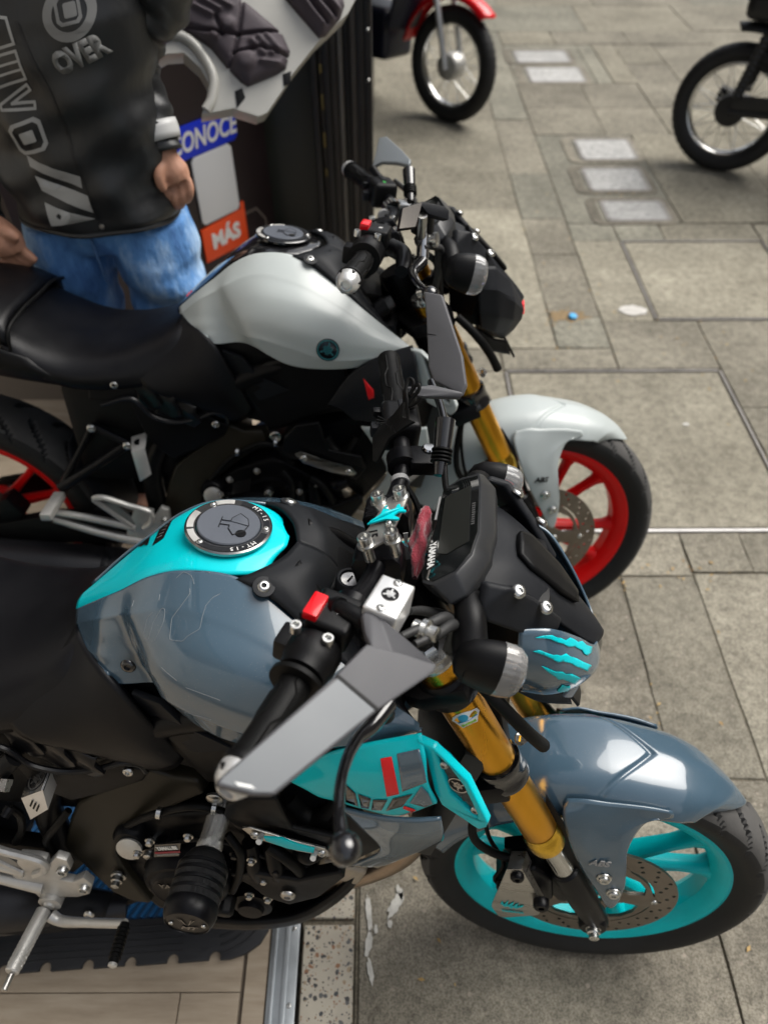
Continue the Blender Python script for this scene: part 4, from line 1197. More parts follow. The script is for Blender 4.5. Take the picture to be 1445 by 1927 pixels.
def left_mirror(root, b, c):
    a = c['steer']
    fix = lambda X: turn(X, a)
    def bs(name, m, mt, parent=root, **k): return build(name, m.xf(fix), mt, parent, **k)
    if b != 1:
        Q = KP(2, [(700, 314, .245), (706, 290, .27), (712, 258, .300), (727, 256, .300), (756, 282, .255), (773, 300, .222), (770, 312, .213), (745, 306, .23), (718, 303, .242)], 1)
        c0 = sum(Q) / len(Q); n = unit(np.cross(Q[3] - Q[0], Q[6] - Q[0])); n = n if n @ (R_eye(2) - c0) > 0 else -n
        Q = [q - n * ((q - c0) @ n) * .6 for q in Q]
        sh = bs('mirror_shell', slab(Q, .010, n), mat('sheen_grey_mirror_shell', (.22, .24, .25), .3, .4), bev=.003, seg=3)
        bs('mirror_stalk', tube([Q[0] + n * -.004, A(-.356, .22, 1.05), A(-.352, .19, 1.03)], .008, 12), black, sh)
        return
    Q = KP(1, [(797, 548, .345), (833, 556, .338), (869, 668, .262), (875, 722, .225), (866, 742, .215), (815, 716, .245), (806, 690, .262), (802, 600, .315)], 1)
    c0 = sum(Q) / len(Q); n = unit(np.cross(Q[2] - Q[0], Q[5] - Q[0])); n = n if n @ (R_eye(1) - c0) > 0 else -n
    Q = [q - n * ((q - c0) @ n) * .7 for q in Q]
    sh = bs('mirror_shell', slab(Q, .010, n), satgrey, bev=.003, seg=3)
    Ar = KP(1, [(762, 731, .200), (768, 727, .202), (782, 728, .203), (812, 724, .215), (872, 738, .208), (866, 748, .205), (800, 746, .196), (766, 742, .196)], 1)
    bs('mirror_arm', slab(Ar, .010, (0, -.3, 1)), satgrey, sh, bev=.003)
    bs('mirror_pivot', lathe([(.0095, -.025), (.0095, .001), (.008, .0025), (.0005, .003)], K(1, 771, 735, y=.200, st=1), (0, 0, 1), 24), black, sh)
    g = KP(1, [(803, 628, .298), (846, 636, .290), (846, 637.5, .289), (803, 629.5, .297)], 1)
    g = [q - n * ((q - c0) @ n) * .7 + n * .0006 for q in g]
    bs('shell_seam', slab(g, .0004, n), black, sh)

def guard_flap(root, b, c):
    """black rubber moth-shaped cover strapped to the clutch side of the bar"""
    fix = lambda X: turn(X, c['steer'])
    def bs(name, m, mt, parent=root, **k): return build(name, m.xf(fix), mt, parent, **k)
    W = KP(1, [(770, 770, .150), (768, 800, .140), (790, 808, .130), (772, 818, .125), (742, 840, .115), (720, 884, .105), (712, 882, .108), (711, 838, .135), (726, 815, .150), (750, 795, .155)], 1)
    W = [q + A(-.008, 0, .012) for q in W]
    o = bs('rubber_flap', slab(W, .005, (-.4, 0, 1)), rubber, bev=.0015)
    g = M(); ce = K(1, 745, 812, y=.135, st=1) + A(-.008, 0, .0135)
    for k in range(11):
        t = math.pi * (.55 + k * .1)
        e = K(1, 745 + 26 * math.cos(t + .9), 812 - 26 * math.sin(t + .9) * .9, y=.135 - .02 * math.sin(k), st=1) + A(-.008, 0, .0135)
        g.join(tube([ce + (e - ce) * .3, e], .0007, 4, steps=2))
    bs('flap_rib', g, black, o)
    loop = KP(1, [(772, 820, .125), (771, 790, .135), (769, 760, .15), (775, 744, .158), (782, 748, .155), (781, 764, .148), (775, 776, .142), (786, 758, .148), (793, 756, .146), (792, 766, .142), (778, 784, .137), (774, 796, .133), (794, 784, .132), (795, 778, .133)], 1)
    loop = [q + A(-.004, 0, .024) for q in loop]
    bs('flap_strap', tube(loop, .0024, 8, steps=90), rubber, o)

def riser_plate(root, b, c):
    fix = lambda X: turn(X, c['steer'])
    def bs(name, m, mt, parent=root, **k): return build(name, m.xf(fix), mt, parent, **k)
    for s in (-1, 1):
        y = s * .043
        bs('bar_riser', plate([(-.030, -.030), (.026, -.030), (.028, .004), (.022, .014), (-.026, .014), (-.032, .004)], .040, A(-.366, y - .02 * 1, 1.0), (1, 0, .18), (0, 0, 1), h0=0).xf(lambda q: q + A(0, .040, 0)), satin, bev=.005)
    if b == 1:
        q = [K(1, u, v, z=z, st=1) for u, v, z in ((712, 940, 1.046), (753, 930, 1.052), (688, 1021, 1.046), (738, 1011, 1.052))]
        o = sum(q) / 4; ex = unit((q[1] - q[0]) + (q[3] - q[2])); ey = unit((q[0] - q[2]) + (q[1] - q[3])); en = unit(np.cross(ex, ey)); ey = np.cross(en, ex)
        loc = [((p - o) @ ex, (p - o) @ ey) for p in q]
        ol = []
        (ax_, ay_), (bx_, by_), (cx_, cy_), (dx_, dy_) = loc
        r = .0095
        ol = [(ax_ - r, ay_), (ax_ - r * .6, ay_ + r * .8), (ax_ + r * .7, ay_ + r * .7), (0, ay_ - .002), (bx_ - r * .7, by_ + r * .7), (bx_ + r * .6, by_ + r * .8), (bx_ + r, by_ - r * .2), (bx_ + .003, by_ - .018), (dx_ + .003, dy_ + .018), (dx_ + r, dy_ + r * .2), (dx_ + r * .6, dy_ - r * .8), (dx_ - r * .7, dy_ - r * .7), (0, dy_ + .002), (cx_ + r * .7, cy_ - r * .7), (cx_ - r * .6, cy_ - r * .8), (cx_ - r, cy_), (cx_ - .001, cy_ + .02), (ax_ - .001, ay_ - .02)]
        po = bs('riser_plate', plate(ol, .0035, o - en * .006, ex, ey), mat('dark_brushed_plate', (.40, .38, .35), .38, .8, bump=.06, bscale=80, stretch=(14, 1, 14), speck=.12, speckcol=(.3, .28, .25), spsize=300), bev=.0008)
        bs('lettering', letters('MT', .016, o - en * .0022 + ex * -.0165 + ey * .019, -ey, ex, .0004, bold=.0004), gloss, po)
        bs('lettering', letters('15', .016, o - en * .0022 + ex * -.0165 + ey * -.022, -ey, ex, .0004, bold=.0004), gloss, po)
        # small teal jet emblem
        jet = [(0, .030), (.004, .016), (.008, .004), (.020, -.008), (.020, -.013), (.007, -.009), (.005, -.018), (.011, -.025), (.010, -.029), (.0025, -.026), (0, -.030)]
        jet = jet + [(-x, y) for x, y in jet[-2:0:-1]]
        je = unit(ex * .93 + ey * .36); jn = np.cross(en, je)
        jo = bs('jet_emblem', plate([(y * .8, x * .8) for x, y in jet], .003, o + ex * .002 + en * .0005, -je, -jn if (np.cross(-je, -jn) @ en) > 0 else jn), teal, po, bev=.0008)
        bs('jet_spine', tube([o + ex * .002 - je * .020 + en * .0038, o + ex * .002 + en * .0055, o + ex * .002 + je * .018 + en * .0038], [.0008, .0022, .001], 8), teal, jo)
        for dd in (.014, -.014):
            bs('jet_screw', bolt_head(o + ex * (.004) + ey * dd + en * -.002, en, .0042, h=.006), zinc, po)
        for p in q:
            wo = bs('riser_washer', lathe([(.0062, -.022), (.0062, -.001), (.0105, -.001), (.0105, .0012), (.0085, .0012)], p - en * .003, en, 22), zinc, po)
            bs('riser_bolt', socket_bolt(p - en * .002, en, .0082, .0115), zinc, po)
    else:
        for s in (-1, 1):
            for dx in (-.02, .02):
                bs('riser_bolt', socket_bolt((-.366 + dx, s * .043, 1.014), (0, 0, 1), .006, .006), zinc)

def body_side(root, b, c):
    for s in (-1, 1):
        fl = (lambda m: m) if s < 0 else (lambda m: m.mirror())
        # side panel under the seat
        P = KP(1, [(0, 1352, -.132), (75, 1378, -.130), (180, 1418, -.126), (262, 1446, -.122), (281, 1452, -.122), (270, 1470, -.122), (200, 1492, -.126), (135, 1508, -.130), (95, 1492, -.134), (50, 1465, -.140), (0, 1410, -.144)], 0)
        P = [A(-.95, -.135, .758)] + P + [A(-.955, -.148, .71)]
        po = build('side_panel', fl(slab(P, .012, (0, -1, 0))), black, root, bev=.004, seg=3)
        # louvre field: three plates stepped like shallow gills
        sg_ = mat('semi_gloss_black', (.005, .005, .006), .28, spec=.35)
        for k, (u0, v0, u1, v1) in enumerate(((5, 1352, 40, 1402), (62, 1374, 98, 1424), (120, 1400, 152, 1440))):
            hi = KP(1, [(u0 + 62, v0 + 26, -.1415), (u0 + 58, v0 + 42, -.1455), (u1 + 44, v1 + 16, -.1450), (u1 + 30, v1 + 22, -.1405)])
            lo = KP(1, [(u0, v0, -.1365), (u0 - 2, v0 + 18, -.1390), (u1 - 20, v1 - 6, -.1390), (u1 - 28, v1, -.1360)])
            md = [a_ * .45 + q_ * .55 for a_, q_ in zip(hi, lo)]
            build('louvre', fl(skin([lo, md, hi, [p + A(0, .006, 0) for p in hi]], 18, 18)), sg_, po, solid=.002, off=0, sharp=30)
        rim = KP(1, [(0, 1405, -.150), (60, 1440, -.149), (120, 1452, -.145), (180, 1448, -.140), (230, 1436, -.135), (262, 1438, -.130), (276, 1452, -.127)])
        build('panel_rim', fl(tube([A(-.93, -.152, .70)] + list(rim), .0045, 8)), mat('semi_gloss_black', (.005, .005, .006), .28, spec=.35), po)
        for p in (K(1, 242, 1452, y=-.128), A(-.896, -.148, .744)):
            build('panel_bolt', fl(bolt_head(p, (0, -1, .1), .0085, h=.004)), zinc, root)
        # frame spar
        S = KP(1, [(282, 1448, -.118), (320, 1462, -.118), (372, 1468, -.122), (385, 1495, -.128), (300, 1530, -.130), (245, 1558, -.132), (222, 1580, -.134), (217, 1612, -.138), (240, 1650, -.142), (285, 1702, -.148), (252, 1698, -.146), (212, 1680, -.142), (180, 1650, -.136), (120, 1594, -.124), (132, 1540, -.120), (145, 1510, -.116)], 0)
        fo = build('frame_spar', fl(slab(S, .035, (0, -1, 0))), sparm, root, bev=.007, seg=3)
        S2 = [A(-.69, -.112, .66), A(-.60, -.118, .64), A(-.45, -.14, .72), A(-.36, -.12, .82), A(-.38, -.11, .86), A(-.50, -.125, .76), A(-.62, -.11, .70)]
        build('frame_spar', fl(slab(S2, .04, (0, -1, .2))), black, root, bev=.008)
        build('upper_frame_cover', fl(skin([[(-.655, -.112, .72), (-.60, -.118, .78), (-.55, -.13, .80), (-.44, -.15, .80)], [(-.62, -.118, .67), (-.56, -.128, .71), (-.50, -.14, .735), (-.42, -.152, .75)], [(-.60, -.118, .63), (-.54, -.13, .655), (-.47, -.145, .69), (-.40, -.15, .70)]], 20, 14)), black, root, solid=.006)
        build('frame_bolt', fl(lathe([(.012, 0), (.012, .004), (.009, .006), (.0005, .0065)], (-.584, -.147, .631), (0, -1, 0), 20)), steel, root)
        # engine mount bolt
        p = K(1, 224, 1648, y=-.146)
        build('engine_mount_bolt', fl(lathe([(.0125, -.002), (.0125, .002), (.0095, .002), (.0095, .010), (.0065, .011), (.0065, .018), (.0005, .0185)], p, (0, -1, 0), 12)), zinc, fo)
        # rear engine plate
        # radiator shroud (wing) : outer skin
        W = [KP(1, [(544, 1470, -.168), (611, 1420, -.176), (694, 1399, -.182), (792, 1379, -.176)]),
             KP(1, [(575, 1486, -.176), (640, 1462, -.190), (720, 1455, -.198), (800, 1425, -.196)]),
             KP(1, [(600, 1500, -.176), (660, 1506, -.190), (730, 1505, -.199), (806, 1478, -.202)]),
             KP(1, [(621, 1505, -.168), (680, 1522, -.180), (745, 1535, -.190), (822, 1512, -.202)])]
        m = skin(W, 40, 24)
        wo = build('radiator_shroud', fl(m), c['shroud'], root, sharp=60, solid=.004, off=-1, inside=(-.4, 0, .72))
        dc = Decal(skinX(W, 80, 48), 1)
        def patch(px, name, mt, h=.0009): build(name, fl(dc.patch(px, h)), mt, wo, solid=.0003, off=0)
        if c['dark']:
            patch([(716, 1427), (737, 1423), (751, 1493), (728, 1498)], 'red_sticker', redprint)
            patch([(747, 1418), (789, 1409), (797, 1440), (803, 1471), (757, 1489)], 'slate_sticker', slate)
            for q in ([(648, 1472), (669, 1492), (674, 1516), (651, 1508)], [(674, 1493), (698, 1502), (694, 1521), (680, 1519)], [(702, 1504), (729, 1504), (718, 1524), (699, 1523)], [(739, 1502), (776, 1493), (756, 1517), (726, 1525)]):
                patch(q, 'dark_sticker', gloss)
            patch([(793, 1478), (806, 1492), (814, 1512), (800, 1518), (771, 1510)], 'slate_sticker', slate)
            patch([(760, 1515), (776, 1520), (790, 1527), (776, 1527), (758, 1520)], 'red_sticker', redprint, .0012)
        else:
            dc2 = Decal(skinX(W, 80, 48), 2)
            build('red_sticker', fl(dc2.patch([(684, 712), (703, 733), (704, 748), (694, 752)], .001)), redprint, wo, solid=.0003, off=0)
        # front frame of the wing with a metal mesh insert
        O = KP(1, [(791, 1378, -.172), (822, 1396, -.182), (887, 1455, -.196), (926, 1530, -.206), (921, 1540, -.206), (907, 1546, -.205), (827, 1521, -.203), (811, 1500, -.203), (797, 1440, -.197)])
        I = KP(1, [(822, 1417, -.190), (841, 1424, -.190), (877, 1465, -.196), (905, 1516, -.202), (903, 1523, -.203), (887, 1516, -.203), (847, 1496, -.203), (830, 1455, -.199)])
        c0 = sum(O) / len(O); nn = unit(np.cross(O[2] - O[0], O[5] - O[0]));
        if nn @ (R_eye(1) - c0) < 0: nn = -nn
        ex, ey, en = frame(nn)
        o2 = [((p - c0) @ ex, (p - c0) @ ey) for p in O]; i2 = [((p - c0) @ ex, (p - c0) @ ey) for p in I]
        ro = build('wing_frame', fl(plate(o2, .012, c0, ex, ey, [i2], h0=-.006)), c['shroud'] if c['dark'] else lightgrey, wo, bev=.004, seg=3)
        ci = sum(np.array(q) for q in i2) / len(i2)
        ins = [tuple(ci + (np.array(q) - ci) * 1.02) for q in i2]
        build('wing_mesh', fl(plate(ins, .003, c0, ex, ey, h0=-.004)), mat('pierced_mesh', (.10, .10, .095), .4, .7, wave=(520, 1.0, 0.)), wo)
        if c['dark'] and s < 0:
            u = unit(np.array([(I[3] - I[0]) @ ex, (I[3] - I[0]) @ ey])); w_ = np.array([-u[1], u[0]])
            ex3 = ex * u[0] + ey * u[1]; ey3 = np.cross(en, ex3); g0 = c0 + ex * ci[0] + ey * ci[1]
            L = np.linalg.norm(I[3] - I[0])
            loc = [((p - g0) @ ex3, (p - g0) @ ey3) for p in I]; loc = [(a_ * .93, d_ * .9) for a_, d_ in loc]
            hl = []
            for k in range(9):
                x0 = -.40 * L + k * .088 * L
                hgt = .10 * L if 1 <= k <= 6 else .05 * L
                if k in (3, 4): continue
                hl.append([(x0, -hgt * .5), (x0 + .012, -hgt * .9 if k > 4 else -hgt * .6), (x0 + .012, hgt * .75), (x0, hgt * .5)]) if k not in (0, 8) else None
            bp_ = build('wing_badge', plate(loc, .0014, g0, ex3, ey3, [], h0=-.0005), mat('dark_brushed_badge', (.30, .28, .26), .32, .9), wo, bev=.0004)
            g = M()
            for hq in hl: g.join(plate(hq, .0008, g0, ex3, ey3, h0=.0006))
            build('badge_mesh', g, mat('pierced_mesh', (.10, .10, .095), .4, .7), bp_)
            g = M(); gb = M()
            gb.join(plate(circ(.0125, 28), .0008, g0 - ex3 * .002, ex3, ey3, h0=.0012))
            for o_ in star_logo(.0105): g.join(plate(o_, .0006, g0 - ex3 * .002, ex3, ey3, h0=.0020))
            g.join(plate(circ(.0125, 32), .0006, g0 - ex3 * .002, ex3, ey3, [circ(.0110, 32)], h0=.0020))
            build('badge_roundel', gb, black, bp_); build('badge_star', g, steel, bp_)
            for d in (-.36, .40):
                build('badge_screw', bolt_head(g0 + ex3 * d * L + en * .001, en, .0062, h=.004), steel, bp_)
        # lower shroud
        LS = [KP(1, [(640, 1522, -.172), (700, 1536, -.178), (770, 1543, -.180), (830, 1541, -.176)]),
              KP(1, [(680, 1560, -.170), (735, 1572, -.178), (790, 1575, -.178), (835, 1566, -.172)]),
              KP(1, [(715, 1600, -.160), (745, 1608, -.162), (795, 1598, -.160), (833, 1582, -.158)]),
              KP(1, [(655, 1632, -.140), (720, 1630, -.138), (770, 1610, -.138), (822, 1588, -.140)])]
        build('lower_shroud', fl(skin(LS, 24, 20)), slate if c['dark'] else lightgrey, root, solid=.004, off=-1, inside=(-.4, 0, .65))
        cv = KP(1, [(648, 1524, -.160), (675, 1524, -.160), (722, 1588, -.160), (716, 1597, -.158), (650, 1628, -.145), (610, 1610, -.15), (560, 1600, -.15)])
        build('radiator_side', fl(slab(cv, .008, (0, -1, 0))), black, root, bev=.003)
    # bracket with trim plate over the cylinder
    B = KP(1, [(425, 1515, -.160), (455, 1503, -.168), (520, 1503, -.170), (535, 1535, -.172), (550, 1560, -.174), (640, 1580, -.176), (655, 1600, -.174), (630, 1616, -.172), (560, 1600, -.172), (480, 1570, -.170), (445, 1560, -.165), (420, 1537, -.158)])
    for s in (-1, 1):
        fl = (lambda m: m) if s < 0 else (lambda m: m.mirror())
        bo = build('cylinder_bracket', fl(slab(B, .010, (0, -1, .2))), black, root, bev=.004, seg=3)
        T = KP(1, [(455, 1560, -.175), (470, 1558, -.176), (560, 1585, -.177), (612, 1598, -.178), (628, 1610, -.178), (618, 1613, -.178), (560, 1602, -.177), (478, 1578, -.176)])
        to = build('bracket_trim', fl(slab(T, .004, (0, -1, 0))), steel, root, bev=.0012)
        for q in ((480, 1571), (606, 1605)):
            build('trim_bolt', fl(bolt_head(K(1, q[0], q[1], y=-.178), (0, -1, .1), .0065, h=.004)), zinc, to)
        if c['dark'] and s < 0:
            ac = KP(1, [(496, 1576, -.184), (530, 1578, -.184), (560, 1590, -.185), (592, 1598, -.185), (590, 1606, -.185), (540, 1597, -.185), (500, 1583, -.184)])
            build('teal_accent', slab(ac, .003, (0, -1, 0)), teal, to, bev=.0008)
            for q in ((490, 1577), (591, 1608)):
                p = K(1, q[0], q[1], y=-.184)
                build('accent_post', cyl(p + A(0, .008, -.006), p + A(0, -.008, .004), .0042, 12), alubox, to)

def engine(root, b, c):
    # crankcase
    cc = KP(1, [(232, 1560, -.12), (300, 1535, -.125), (400, 1525, -.13), (440, 1545, -.14), (520, 1590, -.15), (580, 1605, -.15), (600, 1640, -.15), (560, 1655, -.15), (470, 1650, -.15), (430, 1690, -.15), (440, 1715, -.14), (300, 1712, -.14), (262, 1680, -.13), (235, 1620, -.125)])
    eo = build('crankcase', slab(cc, .24, (0, -1, 0)), cover, root, bev=.012, seg=3)
    p = K(1, 347, 1678, y=-.182)
    cl = lathe([(.070, -.07), (.069, -.03), (.065, -.010), (.060, -.004), (.054, -.003), (.052, .000), (.048, .003), (.045, .001), (.0005, .0015)], p, (0, -1, 0), 56)
    co = build('clutch_cover', cl, cover, root, bev=0)
    build('lettering', letters('YAMAHA', .015, p + A(-.004, -.002, .018), (1, 0, 0), (0, 0, 1), .002, bold=.0006), gloss, co)
    for k in range(8):
        t = 2 * math.pi * k / 8 + .25
        q = p + A(.070 * math.cos(t), .035, .070 * math.sin(t))
        build('cover_bolt', lathe([(.011, -.03), (.011, 0), (.0075, 0), (.0075, .006), (.006, .007), (.0005, .007)], q, (0, -1, 0), 14), zinc if k % 2 else satin, co)
    # oil brand sticker
    q = KP(1, [(293, 1585, -.163), (342, 1582, -.163), (339, 1606, -.166), (292, 1608, -.166)])
    so = build('oil_sticker', slab([x + A(0, -.004, .0) for x in q], .003, (0, -1, 0)), gloss, root)
    ex = unit(q[1] - q[0]); ey = unit(q[0] - q[3]); oc = sum(q) / 4 + A(0, -.0046, 0)
    if c['dark']:
        build('lettering', letters('YAMALUBE', .0105, oc + ey * .006, ex, ey, .0004, bold=.0005, squash=.62), white, so)
        build('sticker_stripe', plate([(-.021, -.0055), (.020, -.0055), (.020, -.0015), (-.021, -.0015)], .0004, oc, ex, ey), mat('maroon_print', (.28, .01, .03), .4), so)
        for k in range(2):
            build('sticker_stripe', plate([(-.020, -.008 - k * .002), (.016, -.008 - k * .002), (.016, -.0073 - k * .002), (-.020, -.0073 - k * .002)], .0004, oc, ex, ey), grey2, so)
    # cylinder and head: fins and boxes up front
    for k in range(5):
        z = .50 + k * .022
        build('cylinder_fin', box((-.47 + k * .010, 0, z), (.12, .24, .008), (1, 0, .4), (0, 1, 0)), cover, eo, bev=.002)
    build('cylinder', box((-.47, 0, .56), (.10, .22, .16), (1, 0, .4), (0, 1, 0)), cover, root, bev=.012)
    build('cylinder_head', box((-.46, -.0, .62), (.13, .26, .07), (1, 0, .4), (0, 1, 0)), cover, root, bev=.012)
    for q in ((560, 1600, 630, 1600), (470, 1585, 500, 1660), (510, 1590, 540, 1660)):
        p0 = K(1, q[0], q[1], y=-.15); p1 = K(1, (q[0] + q[2]) // 2 + 10, q[3], y=-.152)
        build('crankcase_rib', tube([p0, (p0 + p1) / 2 + A(0, -.006, 0), p1], [.012, .015, .011], 12), cover, eo)
    for u, v in ((283, 1582), (355, 1573), (442, 1607), (520, 1637), (497, 1655), (474, 1618), (470, 1683), (505, 1690), (430, 1700), (260, 1605)):
        build('case_bolt', bolt_head(K(1, u, v, y=-.165), (0, -1, 0), .0055, hexa=True, h=.006), zinc if (u + v) % 3 else satin, eo)
    build('rear_boss', lathe([(.028, -.04), (.027, 0), (.022, .006), (.0005, .007)], K(1, 245, 1580, y=-.14), (0, -1, .1), 28), cover, eo)
    build('rear_boss_ring', lathe([(.017, -.01), (.020, .004), (.012, .007), (.0005, .007)], K(1, 245, 1595, y=-.15), (0, -1, .3), 24), alu, eo)
    for pth, r_ in (([(236, 1556, -.13), (290, 1532, -.15), (372, 1518, -.155), (430, 1532, -.15), (455, 1556, -.15)], .0055), ([(262, 1545, -.14), (330, 1524, -.15), (400, 1520, -.15), (448, 1545, -.14)], .004),
                    ([(505, 1592, -.16), (535, 1612, -.165), (566, 1640, -.16), (575, 1668, -.15)], .009), ([(428, 1570, -.155), (450, 1600, -.165), (452, 1640, -.165), (438, 1676, -.16)], .0065), ([(560, 1628, -.15), (600, 1640, -.15), (640, 1632, -.14)], .008)):
        build('engine_hose', tube(list(KP(1, pth)), r_, 10), rubber, root)
    for u, v in ((300, 1530), (404, 1521), (520, 1602), (452, 1618)):
        p_ = K(1, u, v, y=-.158)
        build('hose_clip', lathe([(.0065, -.003), (.0085, -.003), (.0085, .003), (.0065, .003)], p_, (1, 0, -.1), 14), zinc, root)
    build('case_seam', tube(list(KP(1, [(240, 1612, -.139), (300, 1592, -.147), (400, 1580, -.152), (470, 1602, -.155), (560, 1640, -.156)])), .0035, 8), satin, eo)
    # front lower cover (engine guard) and belly
    G1 = KP(1, [(430, 1648, -.165), (480, 1645, -.172), (560, 1658, -.172), (640, 1642, -.168), (650, 1652, -.166), (600, 1690, -.170), (545, 1704, -.172), (500, 1690, -.172), (470, 1668, -.170)])
    go = build('engine_cover', slab(G1, .02, (0, -1, 0)), black, root, bev=.005, seg=3)
    build('engine_cover_bolt', bolt_head(K(1, 542, 1684, y=-.174), (0, -1, 0), .012, h=.005), steel, go)
    bl = [KP(1, [(400, 1722, -.14), (480, 1726, -.14), (560, 1715, -.13), (640, 1665, -.12), (668, 1630, -.11)]), KP(1, [(400, 1732, -.125), (480, 1735, -.125), (568, 1722, -.115), (652, 1668, -.10), (680, 1622, -.09)]), [(x[0], -.02, x[2] - .015) for x in KP(1, [(400, 1732, -.125), (480, 1735, -.125), (568, 1722, -.115), (652, 1668, -.10), (680, 1622, -.09)])]]
    build('belly_pan', skin(bl, 24, 12), black, root, solid=.01)
    build('belly_pan', skin(bl, 24, 12).mirror(), black, root, solid=.01)
    build('water_pump', lathe([(.036, -.02), (.034, .002), (.022, .004), (.020, .012), (.0005, .013)], K(1, 474, 1703, y=-.15), (0, -1, 0), 28), cover, root)
    build('oil_cap', lathe([(.017, -.01), (.016, .014), (.012, .018), (.0005, .018)], K(1, 425, 1700, y=-.165), (0, -1, -.2), 8), black, root, bev=.002)
    build('radiator_hose', tube(KP(1, [(540, 1500, -.13), (565, 1530, -.135), (590, 1545, -.14), (620, 1535, -.14), (640, 1510, -.13)]), .016, 14), rubber, root)
    for q in ((588, 1548, -.155), (606, 1553, -.155)):
        pass
    tan = mat('tan_casting', (.42, .36, .28), .5, .5, var=.25, vscale=14, bump=.3, bscale=200)
    for (x, y, z, w, d_, h) in ((-.485, -.085, .475, .10, .10, .05), (-.40, -.07, .445, .07, .09, .07), (-.44, -.075, .40, .12, .09, .05), (-.55, -.08, .455, .05, .11, .06)):
        build('cylinder_casting', box((x, y, z), (w, d_, h), (1, 0, -.35), (0, 1, 0)), tan, root, bev=.010, seg=3)
    for k in range(4): build('casting_rib', tube([(-.36 - k * .045, -.115, .43 + .012 * k), (-.37 - k * .045, -.122, .455 + .012 * k), (-.375 - k * .045, -.112, .48 + .010 * k)], .008, 8), tan, root)
    build('radiator', box((-.265, 0, .62), (.035, .26, .26), (1, 0, -.25), (0, 1, 0)), mat('radiator_fins', (.03, .03, .03), .5, .4), root, bev=.006)
    build('exhaust_header', tube([(-.38, -.03, .56), (-.30, -.05, .48), (-.32, -.06, .36), (-.45, -.07, .26), (-.62, -.08, .22)], .019, 16), mat('header_steel', (.35, .27, .20), .35, .9, var=.2, vscale=14), root)
    # frame tubes behind
    for s in (-1, 1):
        build('frame_tube', tube([(-.36, s * .06, .88), (-.50, s * .11, .80), (-.68, s * .105, .72), (-.86, s * .11, .55), (-.88, s * .11, .36)], .022, 14), black, root)
    build('air_box', box((-.62, 0, .74), (.26, .20, .18)), black, root, bev=.03)
    build('battery_box', box((-.86, 0, .60), (.36, .20, .26)), black, root, bev=.03)
    build('inner_body', box((-.46, 0, .80), (.26, .20, .12)), black, root, bev=.03)

def crash_slider(root, b, c):
    o = A(-.583, -.150, .590); ax = unit(A(-.012, -1, -.0))
    bh = lambda pr, n=44: lathe(pr, o, ax, n)
    st = build('slider_stem', bh([(.011, -.02), (.011, .004), (.0165, .006), (.0165, .040), (.0178, .042), (.0178, .052), (.014, .058)]), mat('knurled_steel', (.62, .62, .60), .26, 1., wave=(900, .9, 0.)), root)
    kn = mat('knurled_black', (.016, .016, .017), .34, .4, wave=(950, 1., 0.))
    build('slider_body', bh([(.018, .054), (.024, .058), (.0255, .063), (.028, .065), (.0325, .076), (.033, .078), (.0335, .096), (.0325, .0985), (.0325, .101), (.0335, .104), (.0335, .122), (.0325, .124)]), kn, root)
    for h in (.078, .088, .100, .112):
        build('slider_band', bh([(.0328, h - .003), (.0342, h - .002), (.0342, h + .002), (.0328, h + .003)]), satin, st)
    build('slider_end', bh([(.0335, .123), (.0345, .125), (.0345, .134), (.0335, .139), (.0300, .147), (.0285, .148), (.0280, .1465), (.0005, .1467)]), satin, root)
    e = o + ax * .1472; ex = unit(A(1, 0, .0)); ey = unit(A(0, 0, 1)); ey = unit(ey - (ey @ ax) * ax); ex = np.cross(ey, ax)
    g = M()
    for sx in (-1, 1):
        g.join(plate([(sx * .001, -.004), (sx * .0035, -.001), (sx * .008, .0125), (sx * .0055, .0095)], .0006, e, ex, ey))
        g.join(plate([(sx * .0045, .001), (sx * .0070, .0045), (sx * .012, .0125), (sx * .009, .010)], .0006, e, ex, ey))
    g.join(letters('MT', .0115, e + ey * -.0115, ex, ey, .0006, shear=.3, bold=.0004, squash=1.3))
    build('lettering', g, gloss, st)
    for sx in (-1, 1):
        build('slider_screw', bolt_head(e + ex * sx * .0210 - ey * .002, ax, .0032, h=.002), zinc, st)

